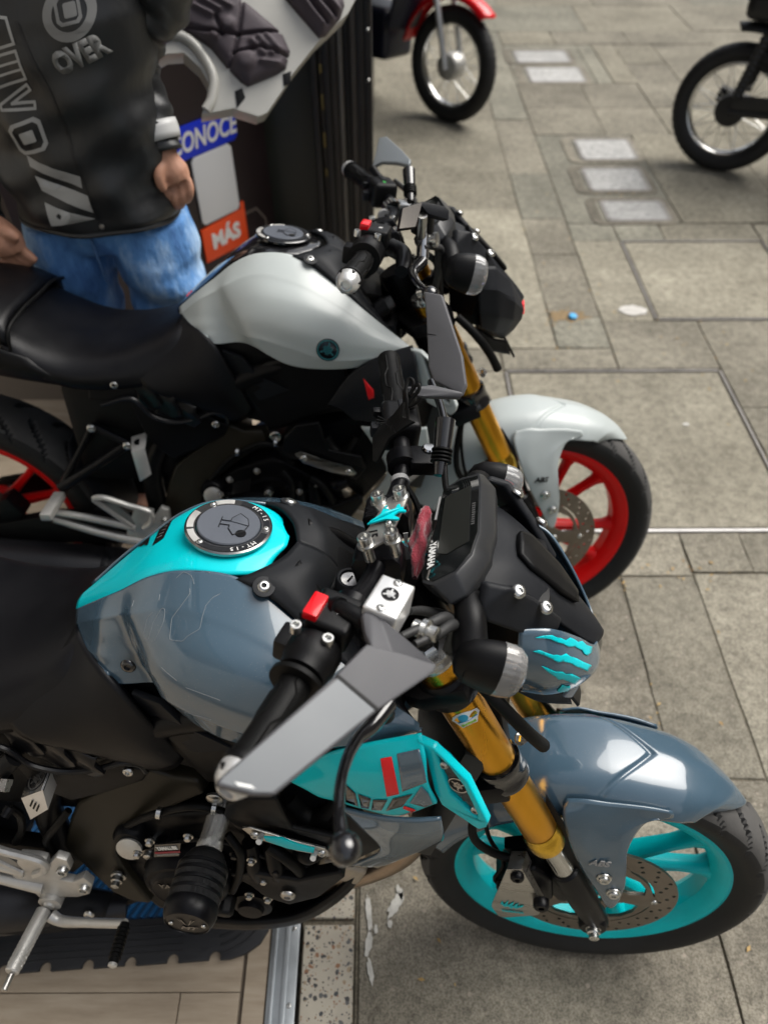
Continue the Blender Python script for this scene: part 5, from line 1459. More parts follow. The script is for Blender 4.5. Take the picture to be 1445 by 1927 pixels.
def rear_end(root, b, c):
    idf = lambda X: np.asarray(X, float)
    wheel_set(root, False, 0, -1.335, .314, .314, .145, .052, c['wheel'], 30, idf)
    RA = A(-1.335, 0, .314)
    for s in (-1, 1):
        build('swingarm', plate([(-1.37, .33), (-1.36, .285), (-1.10, .30), (-.88, .30), (-.85, .34), (-.87, .375), (-1.12, .385), (-1.30, .345)], .028, (0, s * .100 + .014, 0), (1, 0, 0), (0, 0, 1)), black, root, bev=.006)
    build('rear_axle', cyl(RA + A(0, -.135, 0), RA + A(0, .135, 0), .010, 16), zinc, root)
    build('rear_caliper', box(RA + A(.085, -.085, .065), (.085, .05, .06), (1, 0, .6), (0, 1, 0)), satin, root, bev=.01)
    # hugger mudguard
    def arc(y, r, a0, a1, n=14): return [RA + A(r * math.cos(t), y, r * math.sin(t)) for t in np.radians(np.linspace(a0, a1, n))]
    build('rear_hugger', skin([arc(-.085, .322, 0, 34), arc(-.06, .338, 0, 40), arc(0, .344, 0, 42), arc(.06, .338, 0, 40), arc(.085, .322, 0, 34)], 24, 16), dkgrey, root, solid=.004)
    # rider foot-peg hanger
    for s in (-1, 1):
        fl = (lambda m: m) if s < 0 else (lambda m: m.mirror())
        HP = KP(1, [(90, 1613, -.156), (92, 1625, -.157), (108, 1607, -.156), (130, 1612, -.155), (137, 1628, -.155), (128, 1642, -.156), (115, 1650, -.157), (140, 1655, -.157), (160, 1645, -.156), (177, 1658, -.155), (172, 1675, -.155), (150, 1682, -.156), (118, 1684, -.158), (110, 1700, -.160), (104, 1714, -.163), (84, 1712, -.163), (78, 1690, -.160)])
        ol = [(-.915, .440), (-.885, .440)] + [(q[0], q[2]) for q in HP] + [(-.930, .352), (-.945, .372)]
        ho = build('footrest_hanger', fl(plate(ol, .014, (0, -.155, 0), (1, 0, 0), (0, 0, 1), h0=-.007)), alu, root, bev=.0035, seg=2)
        build('heel_guard', fl(tube([(-.925, -.160, .392), (-.985, -.161, .455), (-.996, -.162, .470), (-.975, -.163, .474), (-.925, -.164, .456), (-.876, -.165, .436), (-.880, -.165, .410), (-.90, -.164, .392)], .0068, 8, steps=60)), alu, ho)
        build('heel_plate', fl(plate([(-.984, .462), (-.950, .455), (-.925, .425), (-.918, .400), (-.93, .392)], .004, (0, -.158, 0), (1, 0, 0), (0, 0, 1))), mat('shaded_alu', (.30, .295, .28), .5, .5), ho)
        build('hanger_arm', fl(tube([(-1.106, -.152, .424), (-1.02, -.155, .410), (-.92, -.158, .388)], [.008, .0085, .010], 10, steps=8)), alu, ho)
        build('hanger_arm', fl(tube([(-1.106, -.152, .404), (-1.00, -.157, .368), (-.90, -.160, .345)], [.009, .010, .013], 10, steps=8)), alu, ho)
        for q in ((121, 1633, -.160), (161, 1667, -.160)):
            build('hanger_bolt', fl(socket_bolt(K(1, *q[:2], y=q[2]), (0, -1, 0), .009, .010)), zinc, ho)
        build('footrest_pivot', fl(lathe([(.019, -.012), (.019, .004), (.010, .006), (.008, .009), (.0005, .009)], K(1, 96, 1697, y=-.166), (0, -1, 0), 24)), alu, ho)
        p0 = K(1, 84, 1712, y=-.175); p1 = p0 + A(-.006, -.098, .006)
        peg = build('footrest', fl(cyl(p0, p1, .0122, 20, r1=.0112, cham=.002)), alu, root)
        kn = M()
        ax = unit(p1 - p0); ea, eb, _ = frame(ax)
        for i in range(13):
            for k in range(10):
                t = 2 * math.pi * (k + .5 * (i % 2)) / 10
                q = p0 + ax * (.010 + .0064 * i) + (ea * math.cos(t) + eb * math.sin(t)) * .0110
                kn.join(lathe([(.0028, -.001), (.0019, .0009)], q, ea * math.cos(t) + eb * math.sin(t), 5))
        build('footrest_knurl', fl(kn), alu, peg)
        build('peg_feeler', fl(cyl(p1 - A(0, 0, .004), p1 + A(-.001, -.024, -.004), .0048, 12, cham=.001)), steel, peg)
    pd = [K(1, 96, 1722, y=-.180), K(1, 112, 1732, y=-.184), K(1, 160, 1736, y=-.190), K(1, 236, 1738, y=-.200)]
    po = build('brake_pedal', tube(pd, [.011, .009, .0075, .0075], 12), alu, root)
    t0 = pd[-1]; t1 = t0 + A(.004, -.060, .004)
    tr = build('pedal_rubber', cyl(t0, t1, .0078, 16), rubber, po)
    g = M(); ax = unit(t1 - t0)
    for i in range(8): g.join(lathe([(.007, -.0022), (.0098, -.001), (.0098, .001), (.007, .0022)], t0 + ax * (.008 + .0062 * i), ax, 18))
    build('pedal_rubber', g, rubber, po)
    build('pedal_tip', lathe([(.007, 0), (.007, .003), (.004, .005), (.0005, .005)], t1, ax, 14), alu, po)
    # rear brake reservoir guard
    if b == 1:
        q = KP(1, [(40, 1502, -.165), (80, 1487, -.165), (90, 1524, -.168), (58, 1543, -.168)])
        go = build('reservoir_guard', slab(q, .003, (0, -1, 0)), alubox, root, bev=.001)
        tp = [q[0], q[1], q[1] + A(.0, .045, .010), q[0] + A(0, .045, .010)]
        build('guard_top', slab([x + A(0, 0, .0005) for x in tp], .003, (0, 0, 1)), gloss, go)
        sd = [q[1] + A(.0008, 0, 0), q[2] + A(.0008, 0, 0), q[2] + A(.0008, .04, .01), q[1] + A(.0008, .045, .010)]
        build('guard_side', slab(sd, .002, (1, 0, 0)), alubox, go)
        ex = unit(q[1] - q[0]); ey = A(0, .975, .22); oc = (tp[0] + tp[1] + tp[2] + tp[3]) / 4 + A(0, 0, .0012)
        g = M()
        for o_ in star_logo(.015): g.join(plate(o_, .0005, oc, ex, ey))
        g.join(plate(circ(.0178, 32), .0005, oc, ex, ey, [circ(.0158, 32)]))
        build('emblem_star', g, mat('dim_print2', (.06, .06, .06), .4), go)
        oc = sum(q) / 4 + A(0, -.0012, 0); e1 = unit(q[1] - q[0]); e2 = unit(q[0] - q[3])
        g = M()
        for k in range(3): g.join(plate([(-.008, -.010 + k * .006 - .002), (.006, -.002 + k * .006 - .002), (.006, .001 + k * .006 - .002), (-.008, -.007 + k * .006 - .002)], .0006, oc, e1, e2))
        build('guard_slot', g, black, go)
        build('reservoir_hose', tube(KP(1, [(20, 1520, -.15), (35, 1530, -.15), (42, 1560, -.14), (30, 1585, -.13)]), .006, 8), rubber, root)
        build('master_cylinder', cyl(K(1, 0, 1450, y=-.16), K(1, 28, 1425, y=-.15), .014, 18), black, root)
        build('banjo_bolt', lathe([(.009, 0), (.009, .008), (.0075, .008), (.0075, .016), (.0005, .017)], K(1, 14, 1466, y=-.17), (0, -.8, -.5), 6), zinc, root)
        build('banjo_bolt', lathe([(.008, 0), (.008, .008), (.0065, .008), (.0065, .014), (.0005, .014)], K(1, 20, 1520, y=-.16), (-.3, -.8, -.3), 12), satin, root)
        build('rear_brake_hose', tube(KP(1, [(130, 1525, -.13), (110, 1550, -.14), (88, 1580, -.14), (95, 1600, -.135)]), .006, 8), rubber, root)
    else:
        q = KP(2, [(248, 852, -.165), (272, 843, -.165), (285, 893, -.168), (264, 907, -.168)])
        go = build('reservoir_guard', slab(q, .003, (0, -1, 0)), alubox, root, bev=.001)
        tp = [q[0], q[1], q[1] + A(-.006, .045, .010), q[0] + A(-.012, .045, .010)]
        build('guard_top', slab([x + A(0, 0, .0005) for x in tp], .003, (0, 0, 1)), alubox, go)
        oc = (tp[0] + tp[1] + tp[2] + tp[3]) / 4 + A(0, 0, .0014)
        build('guard_hole', plate(circ(.009, 20), .0005, oc, (1, 0, 0), (0, .97, .2)), black, go)
    # pillion footrest stay
    for s in (-1, 1):
        fl = (lambda m: m) if s < 0 else (lambda m: m.mirror())
        a1, a2, a3 = A(-.978, -.112, .626), A(-.906, -.122, .590), A(-1.078, -.130, .477)
        so = build('pillion_stay', fl(tube([a2, (a2 + a3) / 2 + A(0, -.006, 0), a3], [.011, .010, .014], 12)), satin, root)
        build('stay_tube', fl(tube([a1, (a1 + a3) / 2, a3], [.008, .007, .010], 12)), satin, so)
        build('stay_tube', fl(tube([a1, a2], .010, 12, steps=4)), satin, so)
        for p in (a1, a2):
            build('stay_bolt', fl(bolt_head(p + A(0, -.010, 0), (0, -1, 0), .010, h=.005)), zinc, so)
        p0 = a3 + A(0, -.012, -.006)
        build('pillion_footrest', fl(box(p0 + A(.0, -.045, -.004), (.024, .085, .018))), alu, so, bev=.004)
    # exhaust can
    mo = build('muffler', tube([(-.82, -.100, .165), (-.90, -.115, .178), (-1.00, -.130, .225), (-1.12, -.145, .245), (-1.38, -.155, .275)], [.020, .036, .060, .064, .060], 28, steps=40), mat('muffler_black', (.018, .018, .021), .40, .3, var=.1), root)
    build('muffler_cover', skin([[(-1.02, -.196, .235), (-.94, -.172, .196), (-.85, -.135, .170)], [(-1.02, -.172, .288), (-.94, -.150, .238), (-.84, -.125, .200)], [(-1.02, -.118, .300), (-.94, -.105, .245), (-.84, -.098, .205)]], 14, 10), dkgrey, mo, solid=.004, off=0)
    build('muffler_strap', lathe([(.062, -.006), (.067, -.006), (.067, .006), (.062, .006)], (-1.03, -.134, .230), unit(A(-.97, -.08, .2)), 28), black, mo)
    build('muffler_bolt', bolt_head(A(-1.14, -.196, .287), (0, -.8, .6), .009, h=.004), zinc, mo)
    build('muffler_bolt', bolt_head(A(-.863, -.142, .215), (0, -1, .2), .010, h=.005), zinc, mo)
    build('exhaust_pipe', tube([(-.60, -.02, .24), (-.72, -.05, .20), (-.84, -.09, .17)], .018, 14), satin, root)
    build('license_stay', box((-1.50, 0, .72), (.05, .16, .10)), black, root, bev=.01)
    build('side_stand', tube([(-.72, .10, .30), (-.74, .19, .16), (-.75, .26, .055)], [.014, .012, .010], 10), satin, root)

def make_bike(b, c, pose=None):
    R, t = poseR(b)
    mw = Matrix(np.block([[R, t[:, None]], [np.zeros((1, 3)), np.ones((1, 1))]]).tolist())
    root = empty('motorcycle', mw=mw)
    tag(root, c['label'], 'motorcycle', 'naked motorcycles parked side by side')
    front_end(root, b, c)
    headlight(root, b, c)
    dash(root, b, c)
    handlebar(root, b, c)
    right_controls(root, b, c)
    right_mirror(root, b, c)
    left_controls(root, b, c)
    left_mirror(root, b, c)
    riser_plate(root, b, c)
    if b == 1: guard_flap(root, b, c)
    tank_parts(root, b, c)
    seat_parts(root, b)
    body_side(root, b, c)
    engine(root, b, c)
    if b == 1: crash_slider(root, b, c)
    rear_end(root, b, c)
    return root

CFG = {1: dict(dark=True, steer=POSE[1][4], wheel=tealwheel, phase=22, fender=slate, mask=slate, tank=slate, top=teal, shroud=teal,
               label='slate grey and teal motorcycle with teal wheels and claw mark stickers on its headlight'),
       2: dict(dark=False, steer=POSE[2][4], wheel=redwheel, phase=55, fender=lightgrey, mask=dkgrey, tank=lightgrey, top=gloss, shroud=dkgrey,
               label='light grey motorcycle with bright red wheels, black seat and gold forks beside the man')}
bike1 = make_bike(1, CFG[1])
bike2 = make_bike(2, CFG[2])

# ------------------------------------------------------------------ setting materials
def concrete(name, c0, c1, stain=.7, rough=.88, speck=1.0, seed=0.0):
    m = bpy.data.materials.new(name); m.use_nodes = True
    nt = m.node_tree; N = nt.nodes; L = nt.links; b = N['Principled BSDF']; b.inputs['Roughness'].default_value = rough
    b.inputs['Specular IOR Level'].default_value = .3
    g = N.new('ShaderNodeNewGeometry'); mp = N.new('ShaderNodeMapping'); mp.inputs['Location'].default_value = (seed, seed * .7, 0)
    L.new(g.outputs['Position'], mp.inputs['Vector'])
    def noise(s, d, r=.6):
        n = N.new('ShaderNodeTexNoise'); n.inputs['Scale'].default_value = s; n.inputs['Detail'].default_value = d; n.inputs['Roughness'].default_value = r
        L.new(mp.outputs['Vector'], n.inputs['Vector']); return n.outputs['Fac']
    def ramp(f, a, c, ca, cc):
        r = N.new('ShaderNodeValToRGB'); e = r.color_ramp.elements
        e[0].position, e[0].color = a, (*ca, 1); e[1].position, e[1].color = c, (*cc, 1); L.new(f, r.inputs['Fac']); return r.outputs['Color']
    def mul(a, bb, f=1.0):
        x = N.new('ShaderNodeMix'); x.data_type = 'RGBA'; x.blend_type = 'MULTIPLY'; x.inputs['Factor'].default_value = f
        L.new(a, x.inputs['A']); L.new(bb, x.inputs['B']); return x.outputs['Result']
    base = ramp(noise(3.5, 6, .7), .32, .70, c0, c1)
    base = mul(base, ramp(noise(1.3, 3), .30, .62, (1 - stain * .5,) * 3, (1.06,) * 3))
    base = mul(base, ramp(noise(34, 4, .75), .36, .58, (.72,) * 3, (1.12,) * 3))
    base = mul(base, ramp(noise(230, 2, .8), .40, .56, (.66, .65, .63), (1.12,) * 3), speck)
    oi = N.new('ShaderNodeObjectInfo'); orr = N.new('ShaderNodeMapRange'); orr.inputs['To Min'].default_value = .84; orr.inputs['To Max'].default_value = 1.12
    L.new(oi.outputs['Random'], orr.inputs['Value']); base = mul(base, orr.outputs['Result'])
    gv = N.new('ShaderNodeTexVoronoi'); gv.inputs['Scale'].default_value = 6.5; L.new(mp.outputs['Vector'], gv.inputs['Vector'])
    gd = N.new('ShaderNodeMath'); gd.operation = 'LESS_THAN'; gd.inputs[1].default_value = .075; L.new(gv.outputs['Distance'], gd.inputs[0])
    gs = N.new('ShaderNodeSeparateColor'); L.new(gv.outputs['Color'], gs.inputs['Color'])
    gr = N.new('ShaderNodeMath'); gr.operation = 'GREATER_THAN'; gr.inputs[1].default_value = .62; L.new(gs.outputs['Blue'], gr.inputs[0])
    gm = N.new('ShaderNodeMath'); gm.operation = 'MULTIPLY'; L.new(gd.outputs[0], gm.inputs[0]); L.new(gr.outputs[0], gm.inputs[1])
    gf = N.new('ShaderNodeMath'); gf.operation = 'MULTIPLY'; gf.inputs[1].default_value = .5 * min(1, speck); L.new(gm.outputs[0], gf.inputs[0])
    gx = N.new('ShaderNodeMix'); gx.data_type = 'RGBA'; gx.inputs['B'].default_value = (.09, .08, .07, 1); L.new(gf.outputs[0], gx.inputs['Factor']); L.new(base, gx.inputs['A']); base = gx.outputs['Result']
    vo = N.new('ShaderNodeTexVoronoi'); vo.inputs['Scale'].default_value = 75; L.new(mp.outputs['Vector'], vo.inputs['Vector'])
    cr_ = N.new('ShaderNodeSeparateColor'); L.new(vo.outputs['Color'], cr_.inputs['Color'])
    dk = N.new('ShaderNodeMath'); dk.operation = 'GREATER_THAN'; dk.inputs[1].default_value = .86; L.new(cr_.outputs['Red'], dk.inputs[0])
    ds = N.new('ShaderNodeMath'); ds.operation = 'LESS_THAN'; ds.inputs[1].default_value = .30; L.new(vo.outputs['Distance'], ds.inputs[0])
    mm = N.new('ShaderNodeMath'); mm.operation = 'MULTIPLY'; L.new(dk.outputs[0], mm.inputs[0]); L.new(ds.outputs[0], mm.inputs[1])
    fx = N.new('ShaderNodeMath'); fx.operation = 'MULTIPLY'; fx.inputs[1].default_value = .45 * speck; L.new(mm.outputs[0], fx.inputs[0])
    mx = N.new('ShaderNodeMix'); mx.data_type = 'RGBA'; L.new(fx.outputs[0], mx.inputs['Factor']); L.new(base, mx.inputs['A'])
    pc = ramp(cr_.outputs['Green'], .3, .7, (.10, .085, .07), (.42, .36, .30)); L.new(pc, mx.inputs['B'])
    L.new(mx.outputs['Result'], b.inputs['Base Color'])
    bp = N.new('ShaderNodeBump'); bp.inputs['Strength'].default_value = .8; bp.inputs['Distance'].default_value = .005
    ad = N.new('ShaderNodeMath'); ad.operation = 'ADD'; L.new(noise(26, 8, .7), ad.inputs[0])
    sc = N.new('ShaderNodeMath'); sc.operation = 'MULTIPLY'; sc.inputs[1].default_value = .5; L.new(noise(190, 3, .7), sc.inputs[0]); L.new(sc.outputs[0], ad.inputs[1])
    L.new(ad.outputs[0], bp.inputs['Height']); L.new(bp.outputs['Normal'], b.inputs['Normal'])
    MATS[name] = m
    return m

conc_warm = concrete('warm_concrete', (.235, .216, .168), (.375, .347, .275), .35, seed=1)
conc_grey = concrete('grey_concrete', (.222, .204, .162), (.360, .332, .265), .5, seed=5)
conc_green = concrete('greenish_concrete', (.225, .216, .174), (.355, .340, .276), .45, seed=9)
conc_dirty_dimmed = concrete('worn_dimmed_concrete', (.165, .150, .120), (.32, .292, .234), .8, speck=1.2, seed=13)  # worn and darker; vignette darkening of the near slabs put into the colour
mortar = concrete('joint_dirt', (.10, .088, .066), (.21, .185, .14), .5, seed=17)
coverpl = concrete('pale_cover_plate', (.36, .355, .34), (.54, .535, .52), .35, rough=.6, speck=.4, seed=21)
wallm = concrete('dark_painted_wall', (.018, .020, .019), (.028, .031, .029), .3, rough=.55, speck=.1, seed=25)
plaster = concrete('plaster', (.62, .60, .55), (.74, .72, .67), .3, speck=.2, seed=29)

def terrazzo():
    m = bpy.data.materials.new('terrazzo'); m.use_nodes = True
    nt = m.node_tree; N = nt.nodes; L = nt.links; b = N['Principled BSDF']; b.inputs['Roughness'].default_value = .6
    g = N.new('ShaderNodeNewGeometry')
    nz = N.new('ShaderNodeTexNoise'); nz.inputs['Scale'].default_value = 40; L.new(g.outputs['Position'], nz.inputs['Vector'])
    wv = N.new('ShaderNodeVectorMath'); wv.operation = 'MULTIPLY_ADD'; wv.inputs[1].default_value = (.012, .012, .012)
    L.new(nz.outputs['Color'], wv.inputs[0]); L.new(g.outputs['Position'], wv.inputs[2])
    bg_ = N.new('ShaderNodeTexNoise'); bg_.inputs['Scale'].default_value = 9; bg_.inputs['Detail'].default_value = 7; L.new(g.outputs['Position'], bg_.inputs['Vector'])
    r0 = N.new('ShaderNodeValToRGB'); r0.color_ramp.elements[0].position = .3; r0.color_ramp.elements[0].color = (.30, .27, .22, 1); r0.color_ramp.elements[1].position = .7; r0.color_ramp.elements[1].color = (.48, .44, .36, 1)
    L.new(bg_.outputs['Fac'], r0.inputs['Fac'])
    col = r0.outputs['Color']
    for sc, th, dd in ((95, .55, .40), (210, .6, .36)):
        vo = N.new('ShaderNodeTexVoronoi'); vo.inputs['Scale'].default_value = sc; L.new(wv.outputs[0], vo.inputs['Vector'])
        se = N.new('ShaderNodeSeparateColor'); L.new(vo.outputs['Color'], se.inputs['Color'])
        a = N.new('ShaderNodeMath'); a.operation = 'GREATER_THAN'; a.inputs[1].default_value = th; L.new(se.outputs['Red'], a.inputs[0])
        c = N.new('ShaderNodeMath'); c.operation = 'LESS_THAN'; c.inputs[1].default_value = dd; L.new(vo.outputs['Distance'], c.inputs[0])
        f = N.new('ShaderNodeMath'); f.operation = 'MULTIPLY'; L.new(a.outputs[0], f.inputs[0]); L.new(c.outputs[0], f.inputs[1])
        r = N.new('ShaderNodeValToRGB'); e = r.color_ramp.elements; r.color_ramp.interpolation = 'CONSTANT'
        e[0].position = 0; e[0].color = (.05, .05, .05, 1); e[1].position = .3; e[1].color = (.24, .12, .065, 1)
        for p, q in ((.5, (.10, .10, .10, 1)), (.68, (.30, .23, .15, 1)), (.85, (.05, .055, .06, 1))):
            x = e.new(p); x.color = q
        L.new(se.outputs['Green'], r.inputs['Fac'])
        mx = N.new('ShaderNodeMix'); mx.data_type = 'RGBA'; L.new(f.outputs[0], mx.inputs['Factor']); L.new(col, mx.inputs['A']); L.new(r.outputs['Color'], mx.inputs['B'])
        col = mx.outputs['Result']
    L.new(col, b.inputs['Base Color'])
    bp = N.new('ShaderNodeBump'); bp.inputs['Strength'].default_value = .3; bp.inputs['Distance'].default_value = .002; L.new(bg_.outputs['Fac'], bp.inputs['Height']); L.new(bp.outputs['Normal'], b.inputs['Normal'])
    return m
terr = terrazzo()
board = mat('pale_laminate', (.36, .29, .21), .5, cols=[(.30, (.27, .215, .155)), (.5, (.35, .285, .21)), (.72, (.43, .36, .275))], vscale=5, stretch=(1.2, 9, 1), bump=.06, bscale=40)
galv = mat('galvanised_strip', (.42, .45, .47), .42, .75, var=.15, vscale=14, speck=.14, speckcol=(.22, .2, .17), spsize=160)
framem = mat('worn_metal_edging', (.27, .255, .24), .6, .3, var=.3, vscale=14)
matrub = mat('mat_rubber', (.020, .021, .024), .62, bump=.4, bscale=160, var=.3, vscale=7, speck=.12, speckcol=(.10, .09, .08), spsize=170)
bluemat = mat('blue_plastic_mat', (.012, .10, .26), .45, var=.25, vscale=8)

# ------------------------------------------------------------------ ground and pavement
gnd = build('ground', box((0, 10, -.06), (120, 120, .08)), mortar, None, flat=True)
tag(gnd, kind='structure')
pav = build('pavement', box((4.0, 4.6, -.0085), (8.12, 13.2, .006)), mortar, None, flat=True)
tag(pav, kind='structure')
SM = {'w': conc_warm, 'g': conc_grey, 'v': conc_green, 'd': conc_dirty_dimmed}
def paving(x0, x1, y0, y1, k='w', gap=.0026, edge=.0022, tilt=1.0):
    r = random.Random(int(x0 * 977 + y0 * 131))
    dz = r.uniform(-.0022, .0022)
    a, bq = r.uniform(-1, 1) * .0016 * tilt, r.uniform(-1, 1) * .0016 * tilt
    def side(p, q, n):
        return [(p[0] + (q[0] - p[0]) * i / n + r.uniform(-1, 1) * .0022, p[1] + (q[1] - p[1]) * i / n + r.uniform(-1, 1) * .0022) for i in range(n)]
    c = [(x0 + gap, y0 + gap), (x1 - gap, y0 + gap), (x1 - gap, y1 - gap), (x0 + gap, y1 - gap)]
    ol = []
    for i in range(4):
        p, q = c[i], c[(i + 1) % 4]
        ol += side(p, q, max(2, min(9, int(math.hypot(q[0] - p[0], q[1] - p[1]) / .07))))
    m = plate(ol, .0125, (0, 0, -.0125))
    cx, cy = (x0 + x1) / 2, (y0 + y1) / 2
    m.xf(lambda p: A(p[0], p[1], p[2] + (dz + (p[0] - cx) * a + (p[1] - cy) * bq if p[2] > -.005 else 0)))
    o = build('paving_slab', m, SM[k], pav, bev=edge, seg=1, flat=False, sharp=20)
    return o
Acol = [(-.055, .664, -.9, .02, 'd'), (-.055, .664, .02, 1.305, 'd'), (-.055, .445, 1.305, 2.265, 'w'), (-.055, .664, 2.405, 3.575, 'w'), (-.055, .664, 3.575, 5.10, 'w'), (-.055, .66, 5.10, 6.5, 'w'), (-.055, .445, 2.265, 2.405, 'g')]
Bcol = [(.664, .872, -.9, .05, 'd'), (.664, .872, .05, .715, 'd'), (.664, .872, .715, 1.305, 'g'), (.445, .872, 1.305, 1.465, 'g'), (.445, .872, 2.272, 2.405, 'g'),
        (.664, .872, 2.405, 2.62, 'v'), (.664, .872, 2.62, 3.13, 'g'), (.664, .872, 3.13, 3.47, 'g'), (.664, .872, 3.47, 3.98, 'v'), (.664, .872, 3.98, 4.74, 'g'), (.664, .872, 4.74, 5.36, 'v'), (.66, .872, 5.36, 6.5, 'v')]
Ccol = [(.872, 1.62, -.9, .05, 'd'), (.872, 1.62, .05, .72, 'g'), (.872, 1.70, .72, 1.315, 'g'), (.872, 1.047, 1.315, 1.465, 'g'), (1.047, 1.70, 1.315, 1.465, 'g'), (1.70, 2.6, -.9, .72, 'g'), (1.70, 2.6, .72, 1.465, 'g'),
        (1.25, 1.62, 1.465, 2.05, 'g'), (1.25, 1.62, 2.05, 2.59, 'g'), (1.62, 2.6, 1.465, 2.59, 'w'), (.872, 1.25, 2.272, 2.59, 'g'),
        (.872, 1.085, 2.59, 3.25, 'w'), (1.74, 2.6, 2.59, 3.4, 'w'), (1.085, 1.30, 3.25, 3.42, 'v'), (.872, 1.085, 3.25, 3.42, 'v'), (1.30, 1.74, 3.25, 3.42, 'w'),
        (.872, 1.42, 3.42, 4.50, 'v'), (1.42, 1.95, 3.42, 4.50, 'w'), (1.95, 2.6, 3.4, 4.5, 'w'), (.872, 1.283, 4.50, 4.92, 'g'), (1.283, 1.65, 4.50, 4.92, 'g'), (1.65, 2.3, 4.50, 4.92, 'w'), (2.3, 3.2, 4.5, 5.36, 'w'),
        (.872, 1.283, 4.92, 5.36, 'g'), (1.283, 1.65, 4.92, 5.36, 'g'), (1.65, 2.3, 4.92, 5.36, 'g'), (.872, 1.40, 5.36, 6.175, 'v'), (1.40, 1.51, 5.36, 6.175, 'v'), (1.51, 1.67, 5.36, 6.175, 'w'), (1.67, 1.95, 5.36, 5.75, 'g'), (1.67, 1.95, 5.75, 6.175, 'w'), (1.95, 2.4, 5.36, 6.175, 'g'), (2.4, 3.3, 5.36, 6.175, 'g'),
        (.872, 1.26, 6.175, 6.5, 'w'), (1.26, 1.8, 6.175, 6.5, 'g'), (1.8, 2.4, 6.175, 6.5, 'g'), (2.4, 3.3, 6.175, 6.5, 'g')]
far = []
for i, y0 in enumerate((6.5, 7.2, 8.0, 8.9, 9.9)):
    y1 = (6.5, 7.2, 8.0, 8.9, 9.9, 11.1)[i + 1]
    for j in range(5):
        x0 = -.055 + j * .80 + (.2 if i % 2 and j else 0); x1 = -.055 + (j + 1) * .80 + (.2 if i % 2 else 0)
        far.append((x0, x1, y0, y1, 'gvwgv'[(i + j) % 5]))
right = [(2.6, 3.6, -.9, .7, 'g'), (2.6, 3.6, .7, 2.59, 'w'), (2.6, 3.6, 2.59, 4.5, 'w'), (3.6, 5, -.9, 2.6, 'g'), (3.6, 5, 2.6, 5.4, 'g'), (3.3, 5, 5.4, 6.5, 'g'), (3.2, 3.6, 4.5, 5.36, 'g')]
for q in Acol + Bcol + Ccol + far + right:
    paving(*q)
# old paint splashes and a pale spot on the slabs
white_old = mat('old_white_paint', (.52, .51, .47), .7, bump=.5, bscale=120, var=.2, vscale=60)
def blot(cx, cy, rx_, ry_, n, seed, rough=.35, rot=0.):
    r = random.Random(seed); pts = []
    k = [r.uniform(.6, 1.25) for _ in range(n)]
    for i in range(n):
        t = 2 * math.pi * i / n
        q = 1 + rough * (k[i] - 1) * 2
        x, y = rx_ * q * math.cos(t), ry_ * q * math.sin(t)
        pts.append((cx + x * math.cos(rot) - y * math.sin(rot), cy + x * math.sin(rot) + y * math.cos(rot)))
    return plate(pts, .0009, (0, 0, .0024))
for i, q in enumerate([(.020, .455, .010, .030, 30, 1, .30, -.5), (.030, .478, .006, .016, 22, 2, .35, .4), (-.034, .44, .006, .036, 26, 3, .32, .1), (-.034, .385, .008, .022, 22, 4, .35, -.2), (-.030, .335, .005, .024, 20, 5, .35, .2), (.008, .42, .005, .008, 14, 6, .3, 0), (-.020, .41, .004, .010, 14, 7, .3, 0)]):
    build('paint_splash', blot(*q), white_old, pav)
build('paint_splash', blot(1.012, 2.664, .060, .038, 26, 8, .18), mat('worn_white_spot', (.56, .54, .50), .7, bump=.4, bscale=90, var=.25, vscale=40), pav)
for q in ((1.03, 1.955, .012, .008, 9, 11), (1.30, 1.62, .014, .009, 9, 12), (.655, 1.335, .009, .007, 9, 13), (1.245, 1.70, .012, .010, 9, 14)):
    build('paint_splash', blot(*q), white_old, pav)

# two inspection hatches: metal edging round a concrete infill
def hatch(x0, x1, y0, y1, k, label):
    h = empty('inspection_hatch', ((x0 + x1) / 2, (y0 + y1) / 2, 0))
    tag(h, label, 'hatch')
    def rel(m): return m.xf(lambda p: p - A((x0 + x1) / 2, (y0 + y1) / 2, 0))
    m = plate([(x0 + .012, y0 + .012), (x1 - .012, y0 + .012), (x1 - .012, y1 - .012), (x0 + .012, y1 - .012)], .012, (0, 0, -.0122))
    build('concrete_infill', rel(m), SM[k], h, bev=.001, seg=1)
    for ei, (p, q) in enumerate((((x0, y0), (x1, y0)), ((x1, y0), (x1, y1)), ((x1, y1), (x0, y1)), ((x0, y1), (x0, y0)))):
        em = mat('bright_worn_edging', (.66, .64, .62), .5, .2, var=.2, vscale=12) if ei == 0 and y0 < 2 else framem
        c = A((p[0] + q[0]) / 2, (p[1] + q[1]) / 2, -.005); L = math.hypot(q[0] - p[0], q[1] - p[1])
        d = A(q[0] - p[0], q[1] - p[1], 0)
        build('metal_edging', rel(box(c, (L - .009, .010 if ei == 0 and y0 < 2 else .008, .0145), d, (-d[1], d[0], 0))), em, h, bev=.001, seg=1)
hatch(.452, 1.240, 1.475, 2.262, 'w', 'square concrete hatch with thin metal edging beside the red front wheel')
hatch(1.092, 1.735, 2.602, 3.245, 'w', 'square concrete hatch with metal edging below the pale cover plates')

